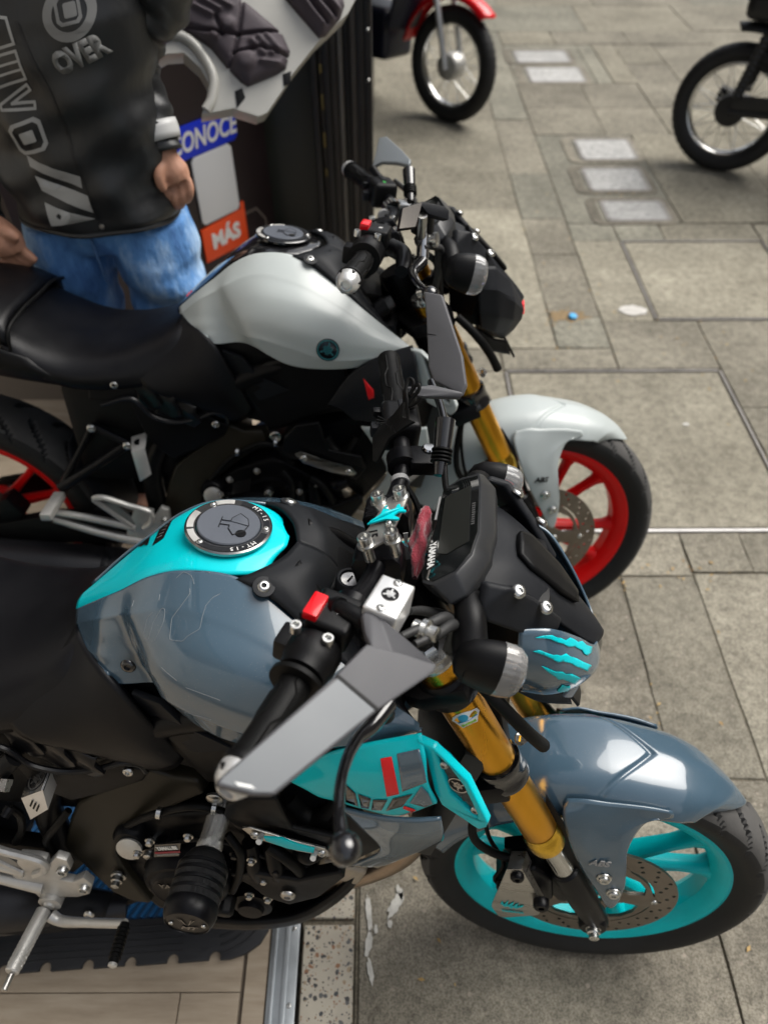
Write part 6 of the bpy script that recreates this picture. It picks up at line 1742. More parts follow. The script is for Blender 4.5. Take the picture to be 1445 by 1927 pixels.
# oblong utility covers let into the pavement
def utility_cover(cx, cy, w, d, label):
    u = empty('utility_cover', (cx, cy, 0)); tag(u, label, 'cover', 'oblong utility covers in the pavement')
    def rr(w, d, r, n=6):
        pts = []
        for sx, sy, a0 in ((1, 1, 0), (-1, 1, 90), (-1, -1, 180), (1, -1, 270)):
            for i in range(n + 1):
                t = math.radians(a0 + 90 * i / n); pts.append((sx * (w / 2 - r) + r * math.cos(t), sy * (d / 2 - r) + r * math.sin(t)))
        return pts
    build('cover_surround', plate(rr(w + .13, d + .10, .06), .004, (-.02, 0, -.0005), (1, 0, 0), (0, 1, 0), [rr(w + .03, d + .03, .03)]), conc_dirty_dimmed, u, bev=.001, seg=1)
    build('cover_frame', plate(rr(w + .028, d + .028, .03), .007, (0, 0, -.002), (1, 0, 0), (0, 1, 0), [rr(w, d, .02)]), framem, u, bev=.001, seg=1)
    build('cover_plate', plate(rr(w - .006, d - .006, .018), .006, (0, 0, -.002)), coverpl, u, bev=.0012, seg=1)
for cx, cy, w, d, lb in ((1.232, 4.285, .285, .26, 'pale oblong utility cover, farthest of the near three in the pavement'), (1.205, 3.90, .285, .25, 'pale oblong utility cover, middle one of the near three in the pavement'), (1.225, 3.545, .285, .19, 'pale oblong utility cover, nearest to the camera of the three'),
                         (1.115, 5.90, .355, .24, 'pale oblong utility cover, farthest away, beyond the red motorcycle wheel'), (1.15, 5.52, .345, .28, 'pale oblong utility cover, nearer one of the far pair')):
    utility_cover(cx, cy, w, d, lb)

# kerb strip of terrazzo blocks, galvanised threshold, laminate floor of the shop
ter = build('kerb', box((-.1145, 1.5, -.010), (.105, 5.4, .01)), mortar, None); tag(ter, kind='structure')
for y0, y1 in ((-1.2, .42), (.428, 1.55), (1.558, 2.64)):
    build('terrazzo_block', box((-.1135, (y0 + y1) / 2, -.004), (.100, y1 - y0 - .004, .016)), terr, ter, bev=.002, seg=1)
th = empty('door_threshold', (-.199, .7, 0)); tag(th, 'galvanised metal threshold strip between laminate floor and terrazzo kerb', 'threshold')
build('threshold_plate', box((0, 0, .001), (.055, 3.9, .010)), galv, th, bev=.002)
build('threshold_rib', box((-.018, 0, .008), (.006, 3.9, .006)), galv, th, bev=.001)
build('threshold_rib', box((.004, 0, .007), (.010, 3.9, .004)), galv, th, bev=.001)
for y in (-.42, -.29, .28): build('threshold_screw', bolt_head(A(.016, y, .006), (0, 0, 1), .005, h=.002), zinc, th)
flo = build('floor', box((-2.9, .8, -.010), (5.32, 6.2, .006)), mat('floor_seam', (.12, .095, .07), .8), None); tag(flo, kind='structure')
for i in range(16):
    y0 = -1.1 + .2005 * i; xs = [-5.5, -4.1 + .37 * (i % 4), -2.6 + .29 * (i % 3), -1.3 + .33 * (i % 2), -.278]
    if i == 6: xs = [-5.5, -4, -2.7, -1.2, -.392, -.278]
    for a_, b_ in zip(xs[:-1], xs[1:]):
        build('floor_board', box(((a_ + b_) / 2, y0 + .1, -.0035), (b_ - a_ - .0018, .1990, .007)), board, flo, bev=.0008, seg=1)
for y0 in (-1.1, .12, 1.34):
    build('floor_board', box((-.2505, y0 + .6, -.0035), (.042, 1.2, .007)), board, flo, bev=.0008, seg=1)

# black rubber mat with a blue insert
ol = []
y_at = lambda x: .333 + (x + .748) * .054
xs_n = [-1.40 + .0815 * k for k in range(14)]
xs_n = [x for x in xs_n if x < -.31]
sh = -.334 - xs_n[-1]
pts = [(-1.5, y_at(-1.5))]
for x in xs_n:
    x += sh; yb = y_at(x)
    pts += [(x - .011, yb)] + [(x - .011 * math.cos(t), yb + .012 * math.sin(t) + .004) for t in np.linspace(.1, math.pi - .1, 7)] + [(x + .011, yb)]
pts += [(-.305, y_at(-.305)), (-.275, .366), (-.248, .384), (-.234, .408), (-.2325, .44), (-.2325, 1.02), (-.26, 1.06), (-1.5, 1.06)]
hole = [(-.372, .436), (-.372, .98), (-1.42, .98), (-1.42, .376)]
rm = empty('rubber_mat', (0, 0, 0)); tag(rm, 'black rubber mat with notched edge and blue ribbed insert under the teal motorcycle', 'mat')
build('mat_border', plate(pts, .009, (0, 0, .0005), (1, 0, 0), (0, 1, 0), [hole]), matrub, rm, bev=.002)
for k, (r_, ) in enumerate(((.06,), (.075,), (.09,), (.105,))):
    build('mat_ridge', tube([(-.345 + r_ * math.cos(t), .470 + r_ * math.sin(t), .0095) for t in np.linspace(-1.35, .1, 12)], .0022, 6), matrub, rm)
for k in range(5):
    build('mat_ridge', tube([(-1.4, .312 + .013 * k, .0095), (-.40, .372 + .012 * k, .0095)], .0014, 6, steps=2), matrub, rm)
build('mat_insert', plate([(x, y) for x, y in hole], .004, (0, 0, .0005)), mat('blue_mat_base', (.02, .07, .15), .6, var=.3), rm)
rb = M()
for k in range(64):
    x = -1.42 + k * .0175
    x1 = min(x + .30, -.376); 
    if x1 - x < .02: continue
    rb.join(box(((x + x1) / 2, (.436 + (x + .372) * .057 + .003) + (x1 - x) * .86, .0085), (math.hypot(x1 - x, (x1 - x) * 1.72), .0065, .008), (1, 1.72, 0), (-1.72, 1, 0)))
ro = build('mat_rib', rb, bluemat, rm); tag(ro, kind='stuff')
stn = M()
for k in range(150):
    stn.join(lathe([(.0045, 0), (.0035, .0012)], (random.uniform(-1.40, -.39), random.uniform(.48, .96), .0122), (0, 0, 1), 7))
tag(build('mat_grit', stn, mat('mat_grit', (.16, .13, .08), .8), rm), kind='stuff')

# ------------------------------------------------------------------ shop front
def thing_mesh(name, m, mt, label, cat, **k):
    o = build(name, m, mt, None, **k); tag(o, label, cat); return o
wl2 = build('wall', box((-.155, 7.95, 2.9), (.19, 10.0, 5.8)), wallm, None, bev=.004); tag(wl2, kind='structure')
bw = build('wall', box((-5.55, .4, 1.8), (.1, 7.2, 3.6)), plaster, None); tag(bw, kind='structure')
sw = build('wall', box((-2.9, -3.15, 1.8), (5.3, .1, 3.6)), plaster, None); tag(sw, kind='structure')
nw = build('wall', box((-2.9, 4.05, 1.8), (5.3, .1, 3.6)), wallm, None); tag(nw, kind='structure')
def block(name, label, x0, x1, y0, y1, z0, z1, face, wm):
    """unseen building added for reflections, with rows of real window openings filled by frames and panes"""
    bb = empty('building', ((x0 + x1) / 2, (y0 + y1) / 2, z0)); tag(bb, label, 'building')
    c0 = A((x0 + x1) / 2, (y0 + y1) / 2, z0); xf_ = x1 if face > 0 else x0
    hl = []; n = int((y1 - y0) / 2.2)
    for r in range(int((z1 - z0 - .6) / 3.0)):
        for k in range(n):
            yc = y0 + (k + .5) * (y1 - y0) / n; zc = z0 + 1.7 + 3.0 * r
            hl.append([(yc - .55, zc - .75), (yc + .55, zc - .75), (yc + .55, zc + .75), (yc - .55, zc + .75)])
    build('wall', plate([(y0, z0), (y1, z0), (y1, z1), (y0, z1)], abs(x1 - x0), (x0, 0, 0), (0, 1, 0), (0, 0, 1), hl).xf(lambda p: p - c0), wm, bb)
    for q in hl:
        yc = (q[0][0] + q[1][0]) / 2; zc = (q[0][1] + q[2][1]) / 2
        w = build('window', plate([(yc - .55, zc - .75), (yc + .55, zc - .75), (yc + .55, zc + .75), (yc - .55, zc + .75)], .06, (xf_ - face * .12 - (.06 if face > 0 else 0), 0, 0), (0, 1, 0), (0, 0, 1), [[(yc - .49, zc - .69), (yc - .03, zc - .69), (yc - .03, zc + .69), (yc - .49, zc + .69)], [(yc + .03, zc - .69), (yc + .49, zc - .69), (yc + .49, zc + .69), (yc + .03, zc + .69)]]).xf(lambda p: p - c0), white, bb)
        build('pane', box(A(xf_ - face * .16, yc, zc) - c0, (.02, 1.0, 1.4)), glass, w)
    build('cornice', box(A(xf_ + face * .12, (y0 + y1) / 2, z1 + .1) - c0, (.5, y1 - y0 + .2, .24)), wm, bb)
block('building', 'unseen brown building added behind the shop for its reflection', -11, -6.2, -14, 16, 0, 13.0, 1, concrete('facade_render', (.16, .13, .11), (.22, .19, .16), .3, speck=.2, seed=31))
block('building', 'unseen pale building added across the street for reflections, with rows of windows', 13.5, 17, -18, 26, 0, 9.5, -1, concrete('far_facade_render', (.30, .24, .19), (.40, .33, .27), .3, speck=.2, seed=35))
# steel door frame with a rolling-shutter guide
df = empty('door_frame', (-.12, 2.76, 0)); tag(df, 'black steel door frame with grey channels and painted yellow reflections beside the dark door', 'door frame')
dkm = mat('dark_steel', (.012, .012, .013), .4, .2, var=.2, vscale=6)
brn = mat('brown_grey_steel', (.055, .050, .045), .45, .3, var=.35, vscale=9, stretch=(6, 6, .6))
gry = mat('grey_steel_strip', (.13, .125, .115), .42, .4, var=.3, vscale=8, stretch=(6, 6, .5))
for x, w, d, mt in ((-.098, .018, .10, dkm), (-.078, .014, .07, brn), (-.058, .020, .10, dkm), (-.035, .022, .08, brn), (-.012, .014, .11, gry), (.008, .022, .09, dkm), (.030, .018, .12, brn), (.052, .022, .13, dkm), (.076, .024, .12, dkm)):
    build('frame_channel', box((x, -d / 2, 1.3), (w, d, 2.6)), mt, df, bev=.002)
br = mat('reflection_yellow', (.34, .26, .10), .4, .6, var=.4, vscale=20)  # yellowish reflections on the dark channels, put in as coloured strips
for z in (.55, .66, .78, .88, .97, 1.12, 1.3):
    build('painted_reflection', box((-.078, -.0715, z), (.008, .003, random.uniform(.02, .06))), br, df, bev=.001)
for z in (1.0, 1.16, 1.30, .86):
    build('frame_rivet', lathe([(.006, 0), (.004, .003), (.0005, .0035)], (.076, -.121, z), (0, -1, 0), 10), zinc, df)
dr = empty('door', (-.31, 2.80, 0)); tag(dr, 'dark green-black door leaf beside the steel frame', 'door')
build('door_leaf', box((0, 0, 1.28), (.24, .045, 2.5)), mat('door_green_black', (.013, .017, .015), .38, var=.25, vscale=4), dr, bev=.003)
build('door_stile', box((.108, -.026, 1.28), (.024, .012, 2.5)), dkm, dr, bev=.002)
build('door_hinge', cyl((.125, -.03, .5), (.125, -.03, .62), .009, 12), dkm, dr)

# display stand with posters
d = unit(A(.624, .781, 0)); nrm = A(.781, -.624, 0); P0 = A(-.609, 2.430, 0)
ds = empty('display_stand', tuple(P0)); tag(ds, 'dark maroon display board with blue and orange signs behind the man', 'display board')
L_ = lambda s, z, h=0: d * s + nrm * h + A(0, 0, z)
def dpl(pts, t, mt, name, par, h=.0, bev=0.0, holes=()): return build(name, plate(pts, t, nrm * h, d, (0, 0, 1), list(holes)), mt, par, bev=bev)
bm_ = mat('maroon_black_board', (.014, .007, .009), .45, var=.3, vscale=3)
en_sgn = np.cross(d, A(0, 0, 1)) @ nrm
flip = 1 if en_sgn > 0 else -1
dpl([(-.62, .02), (.335, .02), (.335, 1.75), (-.62, 1.75)], .03, bm_, 'board_panel', ds, h=-.03, bev=.003)
for q in ([(-.05, .30), (.03, .30), (.075, .24), (.078, .10), (.070, .10), (.067, .236), (.026, .292), (-.05, .292)], [(.195, .455), (.252, .455), (.292, .40), (.296, .18), (.288, .18), (.284, .396), (.248, .447), (.195, .447)]):
    dpl(q, .002, mat('brown_line', (.10, .08, .07), .5), 'board_line', ds, h=.0005)
bl_ = dpl([(-.100, .705), (.190, .705), (.205, .72), (.205, .790), (.190, .802), (-.085, .802), (-.100, .79)], .006, mat('blue_sign', (.005, .03, .62), .4), 'blue_sign', ds, h=.001, bev=.001)
build('lettering', letters('¡CONOCE', .080, nrm * .008 + d * .055 + A(0, 0, .752), d, (0, 0, 1), .001, shear=.2, bold=.002, squash=.80), white, bl_)
dpl([(0, .492), (.012, .482), (.158, .482), (.170, .494), (.170, .690), (.158, .702), (.012, .702), (0, .690)], .006, mat('white_card', (.70, .71, .72), .45), 'white_card', ds, h=.0015, bev=.001)
og = dpl([(-.012, .352), (.178, .352), (.190, .362), (.190, .500), (.176, .500), (.172, .478), (.000, .470), (-.012, .470)], .006, mat('orange_sign', (.80, .075, .012), .4), 'orange_sign', ds, h=.001, bev=.001)
build('lettering', letters('MÁS', .072, nrm * .0078 + d * .090 + A(0, 0, .412), d, (0, 0, 1), .001, bold=.0035, squash=.95), white, og)

# moulded white seat shell with padded covers hanging by a strap
def WP(u, v, y):
    dd = CAMB.T @ A((u - 722.5) / F_PX, -(v - 963.5) / F_PX, 1)
    return EYE + dd * (y / dd[1])
so_ = WP(460, 90, 2.0)
ss = empty('seat_shell', tuple(so_)); tag(ss, 'white moulded seat shell with grey-purple padded covers hanging above the signs', 'seat shell')
SN = unit(A(.25, -.80, .55))
def SQ(u, v, h=0.0):
    dd = CAMB.T @ A((u - 722.5) / F_PX, -(v - 963.5) / F_PX, 1)
    k = ((so_ - EYE) @ SN) / (dd @ SN)
    return EYE + dd * k + SN * h - so_
shellm = mat('white_shell_plastic', (.48, .47, .43), .32, 0, .3, .1, var=.05)
padm = mat('grey_purple_pad', (.060, .047, .056), .7, wave=(600, .3), var=.15, vscale=14)
sh_ol = [(262, 118), (274, 93), (295, 71), (326, 60), (360, 66), (400, 60), (430, -40), (700, -60), (655, 25), (600, 77), (552, 137), (534, 166), (503, 212), (487, 219), (448, 207), (440, 203), (412, 209), (380, 215), (388, 194), (393, 156), (378, 128), (346, 99), (315, 101), (291, 114)]
build('shell', slab([SQ(u, v) for u, v in sh_ol], .07, SN), shellm, ss, bev=.012, seg=4)
build('shell_rim', tube([SQ(u, v, .004) for u, v in ((268, 108), (284, 84), (308, 68), (334, 66), (360, 80), (386, 112), (402, 150), (398, 190), (388, 208))], .012, 10), shellm, ss)
padA = [(322, 46), (345, 0), (356, -40), (440, -40), (456, 0), (482, 21), (530, 62), (546, 98), (538, 131), (520, 142), (467, 164), (454, 156), (426, 128), (398, 93), (364, 69)]
padB = [(537, 0), (561, 28), (600, 73), (612, 70), (640, 36), (648, 12), (640, -40), (530, -40)]
def segd(p, a, q):
    a, q, p = np.array(a, float), np.array(q, float), np.array(p, float); t = max(0, min(1, (p - a) @ (q - a) / ((q - a) @ (q - a) + 1e-9)))
    return np.linalg.norm(p - a - (q - a) * t)
def padded(poly, bulges, bosses, grooves):
    m0 = plate(poly, .0001); n = len(poly)
    me = bpy.data.meshes.new('t'); me.from_pydata([(p[0], p[1], 0) for p in m0.v[:n]], [], [f for f in m0.f if all(i < n for i in f)])
    bm = bmesh.new(); bm.from_mesh(me)
    for _ in range(7):
        es = [e for e in bm.edges if e.calc_length() > 4.5]
        if not es: break
        bmesh.ops.subdivide_edges(bm, edges=es, cuts=1); bmesh.ops.triangulate(bm, faces=bm.faces)
    bm.verts.index_update(); o = M()
    for q in bm.verts:
        u, v = q.co.x, q.co.y
        d = min(segd((u, v), poly[i], poly[(i + 1) % n]) for i in range(n))
        h = .002 + .026 * (1 - math.exp(-d / 7.0))
        for b_ in bulges: h += .011 * math.exp(-(min(segd((u, v), b_[i], b_[i + 1]) for i in range(len(b_) - 1)) / 5.0) ** 2)
        for (cu, cv, r_) in bosses: h += .014 * math.exp(-(math.hypot(u - cu, v - cv) / r_) ** 4)
        for g_ in grooves: h -= .014 * math.exp(-(min(segd((u, v), g_[i], g_[i + 1]) for i in range(len(g_) - 1)) / 3.2) ** 2)
        o.v.append(tuple(SQ(u, v, h)))
    o.f = [tuple(q.index for q in f.verts) for f in bm.faces]
    bm.free(); bpy.data.meshes.remove(me)
    if (np.cross(np.array(o.v[o.f[0][1]]) - np.array(o.v[o.f[0][0]]), np.array(o.v[o.f[0][2]]) - np.array(o.v[o.f[0][0]])) @ SN) < 0: o.f = [tuple(reversed(f)) for f in o.f]
    return o
ctr = (448, 72)
gA = [[(322, 46), (380, 62), ctr], [(456, 0), (452, 40), ctr], [ctr, (505, 66), (530, 62)], [ctr, (440, 105), (432, 130)], [(405, 38), (418, 72)], [(440, 105), (490, 96), (540, 110)]]
bA = [[(366, 20), (398, 36)], [(376, 6), (412, 26)], [(396, 2), (432, 20)], [(472, 84), (494, 108)], [(484, 76), (510, 106)], [(498, 72), (524, 102)], [(490, 122), (522, 126)]]
pa = build('pad_cover', padded(padA, bA, [(426, 54, 14), (460, 120, 20), (400, 76, 9)], gA), padm, ss, sharp=180, solid=.004)
bB = [[(566, 2), (584, 28), (604, 52)], [(584, -4), (602, 20), (622, 42)], [(604, -10), (620, 10), (634, 24)]]
pb = build('pad_cover', padded(padB, bB, [], [[(575, 0), (593, 26), (612, 48)], [(594, -6), (611, 15), (628, 34)]]), padm, ss, sharp=180, solid=.004)
build('pad_strap', slab([SQ(442, 172, .003), (SQ(456, 166, .003)), SQ(462, 184, .003), SQ(446, 204, .003)], .006, SN), black, ss, bev=.001)
build('pad_strap', slab([SQ(532, 140, .003), (SQ(548, 134, .003)), SQ(546, 158, .003), SQ(534, 162, .003)], .006, SN), black, ss, bev=.001)
top_ = SQ(520, -38, -.02)
build('hanging_strap', tube([top_, A(top_[0], top_[1] + .02, top_[2] + .2), A(top_[0], top_[1] + .03, 2.05 - so_[2])], .010, 8), black, ss)
hr = empty('hanging_rail', (-.3, 2.05, 2.05)); tag(hr, 'black steel rail on the shop front from which the seat shell hangs', 'rail')
build('rail_bar', cyl((-.75, -.02, 0), (.24, -.02, 0), .014, 14), dkm, hr)
build('rail_bracket', tube([(.20, -.02, 0), (.22, .30, .02), (.23, .80, .02)], .012, 10), dkm, hr)
# beaded tassel hanging by the sleeve
bd = empty('bead_string', tuple(WP(280, 45, 1.85))); tag(bd, 'string of small silver beads hanging beside the black sleeve', 'bead string')
bo = np.array(bd.location)
prev = None
bds = [(270, -30), (278, -8), (281, 14), (284, 34), (284, 52), (285, 66), (270, 68), (264, 80), (252, 88)]
for i, (u, v) in enumerate(bds[2:]):
    p = WP(u, v, 1.85) - bo
    build('bead', lathe([(.0055 * math.sin(t) + 1e-4, -.0055 * math.cos(t)) for t in np.linspace(0, math.pi, 8)], p, (0, 0, 1), 10), chrome, bd)
build('cord', tube([WP(u, v, 1.85) - bo for u, v in bds], .0015, 6), black, bd)
build('cord_hanger', tube([WP(270, -30, 1.85) - bo, A(0, .10, 2.05 - bo[2])], .0015, 6, steps=2), black, bd)

# ------------------------------------------------------------------ man in a black jacket
def make_person():
    cx, cy = -.622, 1.640
    root = empty('person', (cx, cy, 0)); tag(root, 'man in a black jacket with grey lettering and blue jeans, standing behind the grey motorcycle', 'person')
    # hands: left one hangs at his side, right one rests at the hip
    body = M()
    body.join(lathe([(.03, 1.40), (.055, 1.44), (.058, 1.50), (.060, 1.53)], (0, 0, 0), (0, 0, 1), 20))
    head = []
    for z, a_, b_, oy in ((1.50, .045, .05, -.01), (1.53, .062, .075, -.012), (1.57, .072, .09, -.008), (1.62, .077, .098, 0), (1.66, .077, .100, .004), (1.70, .068, .09, .006), (1.73, .045, .06, .006), (1.742, .012, .016, .006)):
        head.append([(a_ * math.cos(t), oy + b_ * math.sin(t), z) for t in np.linspace(0, 2 * math.pi, 25)[:-1]])
    v = [p for r in head for p in r]; f = [(i * 24 + k, i * 24 + (k + 1) % 24, (i + 1) * 24 + (k + 1) % 24, (i + 1) * 24 + k) for i in range(len(head) - 1) for k in range(24)]
    f += [tuple(range(23, -1, -1)), tuple((len(head) - 1) * 24 + k for k in range(24))]
    body.add(v, f)
    body.join(tube([(0, -.098, 1.635), (0, -.112, 1.615), (0, -.114, 1.598), (0, -.098, 1.588)], [.009, .012, .015, .008], 10))
    for s in (-1, 1):
        body.join(tube([(s * .078, .006, 1.645), (s * .085, .012, 1.625), (s * .078, .002, 1.592)], [.008, .010, .006], 8))
        body.join(tube([(s * .015, -.098, 1.573), (0, -.101, 1.574)], .007, 8, steps=4))
        body.join(tube([(s * .03, -.086, 1.648), (s * .031, -.090, 1.640)], .012, 8, steps=4))
    # torso core, arms and legs under the clothes
    body.join(tube([(0, 0, .90), (0, 0, 1.1), (0, .005, 1.3), (0, 0, 1.44)], [.07, .09, .10, .06], 16))
    rel = lambda u, v_, y: WP(u, v_, y) - A(cx, cy, 0)
    for s in (-1, 1):
        body.join(tube([(s * .04, 0, .90), (s * .095, 0, .80), (s * .118, 0, .45), (s * .122, .01, .10)], [.05, .05, .045, .04], 14))
        body.join(tube([(s * .105, .02, .05), (s * .115, -.10, .03)], [.04, .03], 12))
    Lw = rel(306, 283, 1.60); Rw = rel(-28, 415, 1.52)
    Le = rel(246, 110, 1.66); Re = A(-.275, .06, 1.12)
    Ls = A(.185, .01, 1.40); Rs = A(-.185, .01, 1.40)
    body.join(tube([Ls, Le, Lw], [.05, .042, .027], 14)); body.join(tube([Rs, Re, Rw], [.05, .042, .027], 14))
    hands = M()
    def hand(px, y, thumbpx, palm):
        m = M()
        P = [rel(u, v_, y) for u, v_ in palm]
        m.join(tube(P, [.024, .031, .035, .030], 14))
        return m
    # left hand (in view): palm and five curled fingers
    y = 1.595
    hands.join(tube([rel(306, 280, y), rel(315, 302, y), rel(326, 322, y), rel(335, 338, y)], [.023, .027, .033, .030], 14))
    for pth, r in (([(316, 322), (311, 342), (314, 364), (322, 384)], [.010, .0092, .0085, .007]),
                   ([(325, 330), (326, 354), (330, 376), (333, 393)], [.010, .0092, .0085, .007]),
                   ([(336, 330), (343, 354), (345, 374), (341, 390)], [.010, .0092, .0085, .007]),
                   ([(344, 325), (357, 345), (359, 364), (353, 380)], [.0095, .0085, .0078, .0065])):
        k = [0, -.010, -.018, -.008]
        hands.join(tube([rel(u, v_, y + dy) for (u, v_), dy in zip(pth, k)], r, 10, steps=22))
    hands.join(tube([rel(308, 304, y - .014), rel(300, 324, y - .034), rel(302, 344, y - .040), rel(310, 358, y - .036)], [.0125, .012, .0105, .0085], 10, steps=22))
    # right hand resting at the pocket
    y = 1.50
    hands.join(tube([rel(-28, 415, y + .02), rel(-6, 432, y), rel(14, 455, y - .01), rel(26, 472, y - .01)], [.024, .030, .036, .030], 14))
    for pth in ([(24, 462), (44, 474), (58, 484), (70, 492)], [(22, 472), (40, 485), (52, 493), (60, 500)], [(14, 480), (32, 492), (42, 499), (50, 503)], [(6, 484), (20, 497), (30, 503), (38, 505)]):
        hands.join(tube([rel(u, v_, y - .012) for u, v_ in pth], [.0135, .0125, .011, .008], 10, steps=20))
    hands.join(tube([rel(4, 432, y - .02), rel(22, 442, y - .03), rel(36, 452, y - .03)], [.014, .013, .009], 10, steps=16))
    body.join(hands)
    skin_m = mat('skin', (.42, .215, .14), .55, var=.12, vscale=18, bump=.15, bscale=300)
    bo_ = build('body', body, skin_m, root, sharp=180)
    q = bo_.modifiers.new('union', 'REMESH'); q.mode = 'VOXEL'; q.voxel_size = .004; q.use_smooth_shade = True
    q = bo_.modifiers.new('soft', 'SMOOTH'); q.iterations = 2; q.factor = .5
    # hair, eyes
    hr = []
    for z, a_, b_, oy in ((1.60, .079, .05, .055), (1.65, .083, .09, .022), (1.69, .080, .098, .012), (1.725, .064, .08, .010), (1.75, .03, .04, .010), (1.755, .004, .006, .01)):
        hr.append([(a_ * math.cos(t), oy + b_ * math.sin(t), z) for t in np.linspace(0, 2 * math.pi, 25)[:-1]])
    build('hair', M().add([p for r in hr for p in r], [(i * 24 + k, i * 24 + (k + 1) % 24, (i + 1) * 24 + (k + 1) % 24, (i + 1) * 24 + k) for i in range(len(hr) - 1) for k in range(24)]), mat('black_hair', (.012, .010, .009), .5, bump=.6, bscale=200), root)
    for s in (-1, 1):
        build('eye', lathe([(.011 * math.sin(t) + 1e-4, -.011 * math.cos(t)) for t in np.linspace(0, math.pi, 10)], (s * .031, -.090, 1.640), (0, -1, 0), 16), white, root)
    # jacket: torso sleeve with folds
    jm = mat('black_jacket_nylon', (.016, .017, .018), .38, bump=.5, bscale=13, fine=.010, stretch=(1, 1, .38), var=.2, vscale=10)
    secs = [(.915, .172, .135, 0), (.935, .182, .142, 0), (.98, .178, .138, -.004), (1.08, .176, .134, -.006), (1.20, .186, .138, -.004), (1.30, .196, .138, 0), (1.37, .192, .122, .004), (1.42, .158, .10, .01), (1.46, .095, .08, .012), (1.50, .070, .07, .005)]
    zs = np.array([q[0] for q in secs])
    def prm(z): return [np.interp(z, zs, [q[k] for q in secs]) for k in (1, 2, 3)]
    def surf(t, z):
        a_, b_, oy = prm(z)
        c, s = math.cos(t), math.sin(t)
        e = 2.5
        x = a_ * math.copysign(abs(c) ** (2 / e), c); y_ = oy + b_ * math.copysign(abs(s) ** (2 / e), s)
        w = max(0, min(1, (1.36 - z) / .2))
        fold = .008 * math.sin(z * 34 + 3.2 * math.sin(x * 11) + 2.0 * t) + .0045 * math.sin(z * 71 - x * 26 + 1.1) + .004 * math.sin((x * 60 + z * 22))
        k = 1 + w * fold * 4.2
        return A(x * k, y_ * k, z + (.004 * math.sin(5 * t) if z < .94 else 0))
    nz_, nt_ = 90, 120
    X = np.array([[surf(2 * math.pi * j / nt_, z) for j in range(nt_)] for z in np.linspace(.915, 1.50, nz_)])
    f = [(i * nt_ + j, i * nt_ + (j + 1) % nt_, (i + 1) * nt_ + (j + 1) % nt_, (i + 1) * nt_ + j) for i in range(nz_ - 1) for j in range(nt_)]
    jk = build('jacket', M().add(X.reshape(-1, 3), f), jm, root, sharp=180, solid=.005)
    def sleeve(P, R, seed):
        n, k = 70, 26
        Q = cr(P, n); T = np.gradient(Q, axis=0); T /= np.linalg.norm(T, axis=1)[:, None]
        a_, b_, _ = frame(T[0]); v = []
        r_ = np.interp(np.linspace(0, 1, n), np.linspace(0, 1, len(R)), R)
        for i in range(n):
            t = T[i]; a_ = unit(a_ - (a_ @ t) * t); b_ = np.cross(t, a_)
            for j in range(k):
                w = 2 * math.pi * j / k
                rr = r_[i] * (1 + .055 * math.sin(i * .55 + 1.6 * math.sin(w + seed)) + .045 * math.sin(i * 1.05 + 2 * w + seed) + .03 * math.sin(3 * w + i * .2))
                v.append(Q[i] + rr * (a_ * math.cos(w) + b_ * math.sin(w)))
        f = [(i * k + j, i * k + (j + 1) % k, (i + 1) * k + (j + 1) % k, (i + 1) * k + j) for i in range(n - 1) for j in range(k)]
        return M().add(v, f), Q
    mL, QL = sleeve([Ls + A(-.03, 0, .01), Ls + A(.03, .0, -.06), Le, (Le + Lw) / 2, Lw + A(0, 0, -.004)], [.075, .066, .054, .047, .040], .5)
    mR, QR = sleeve([Rs + A(.03, 0, .01), Rs + A(-.03, 0, -.06), Re, (Re + Rw) / 2, Rw], [.075, .068, .058, .048, .038], 2.)
    build('sleeve', mL, jm, root, sharp=180, solid=.004); build('sleeve', mR, jm, root, sharp=180, solid=.004)
    ax = unit(QL[-1] - QL[-8])
    refl = mat('grey_reflective_print', (.33, .33, .32), .45, var=.08, vscale=20)
    build('cuff_band', lathe([(.0475, -.024), (.0485, -.012), (.0480, 0), (.0465, .012)], QL[-1] - ax * .032, ax, 28, cap=False), mat('pale_reflective_band', (.50, .50, .49), .4), jk, solid=.002)
    # printed graphics on the front, draped on the jacket
    def drape(m, h=.0016):
        def fn(p):
            x, z = p[0], p[2]
            lo, hi = math.pi, 2 * math.pi
            for _ in range(24):
                mid = (lo + hi) / 2
                if surf(mid, z)[0] < x: lo = mid
                else: hi = mid
            return A(x, surf((lo + hi) / 2, z)[1] - h - p[1] * 0, z)
        return m.xf(fn)
    def subdiv(m, n=2):
        me = bpy.data.meshes.new('t'); me.from_pydata(m.v, [], m.f); bm = bmesh.new(); bm.from_mesh(me)
        bmesh.ops.triangulate(bm, faces=bm.faces)
        bmesh.ops.subdivide_edges(bm, edges=[e for e in bm.edges if e.calc_length() > .012], cuts=n)
        bmesh.ops.triangulate(bm, faces=bm.faces)
        o = M(); bm.verts.index_update(); o.v = [tuple(v.co) for v in bm.verts]; o.f = [tuple(v.index for v in q.verts) for q in bm.faces]
        bm.free(); bpy.data.meshes.remove(me); return o
    def flat(pts): return plate(pts, .0001, (0, 0, 0), (1, 0, 0), (0, 0, 1))
    W = lambda u, v_: (lambda p: (p[0] - cx, p[2]))(WP(u, v_, 1.50))
    dark = mat('jacket_print_black', (.010, .010, .011), .5)
    lt = mat('pale_print', (.40, .40, .385), .45)
    for pl_, mt in (([(47, 296), (152, 332), (156, 353), (55, 316)], refl), ([(65, 333), (167, 367), (176, 401), (78, 361)], lt), ([(84, 382), (178, 414), (98, 425)], lt)):
        build('jacket_stripe', drape(subdiv(flat([W(*q) for q in pl_]), 3)), mt, jk, solid=.0008, off=0)
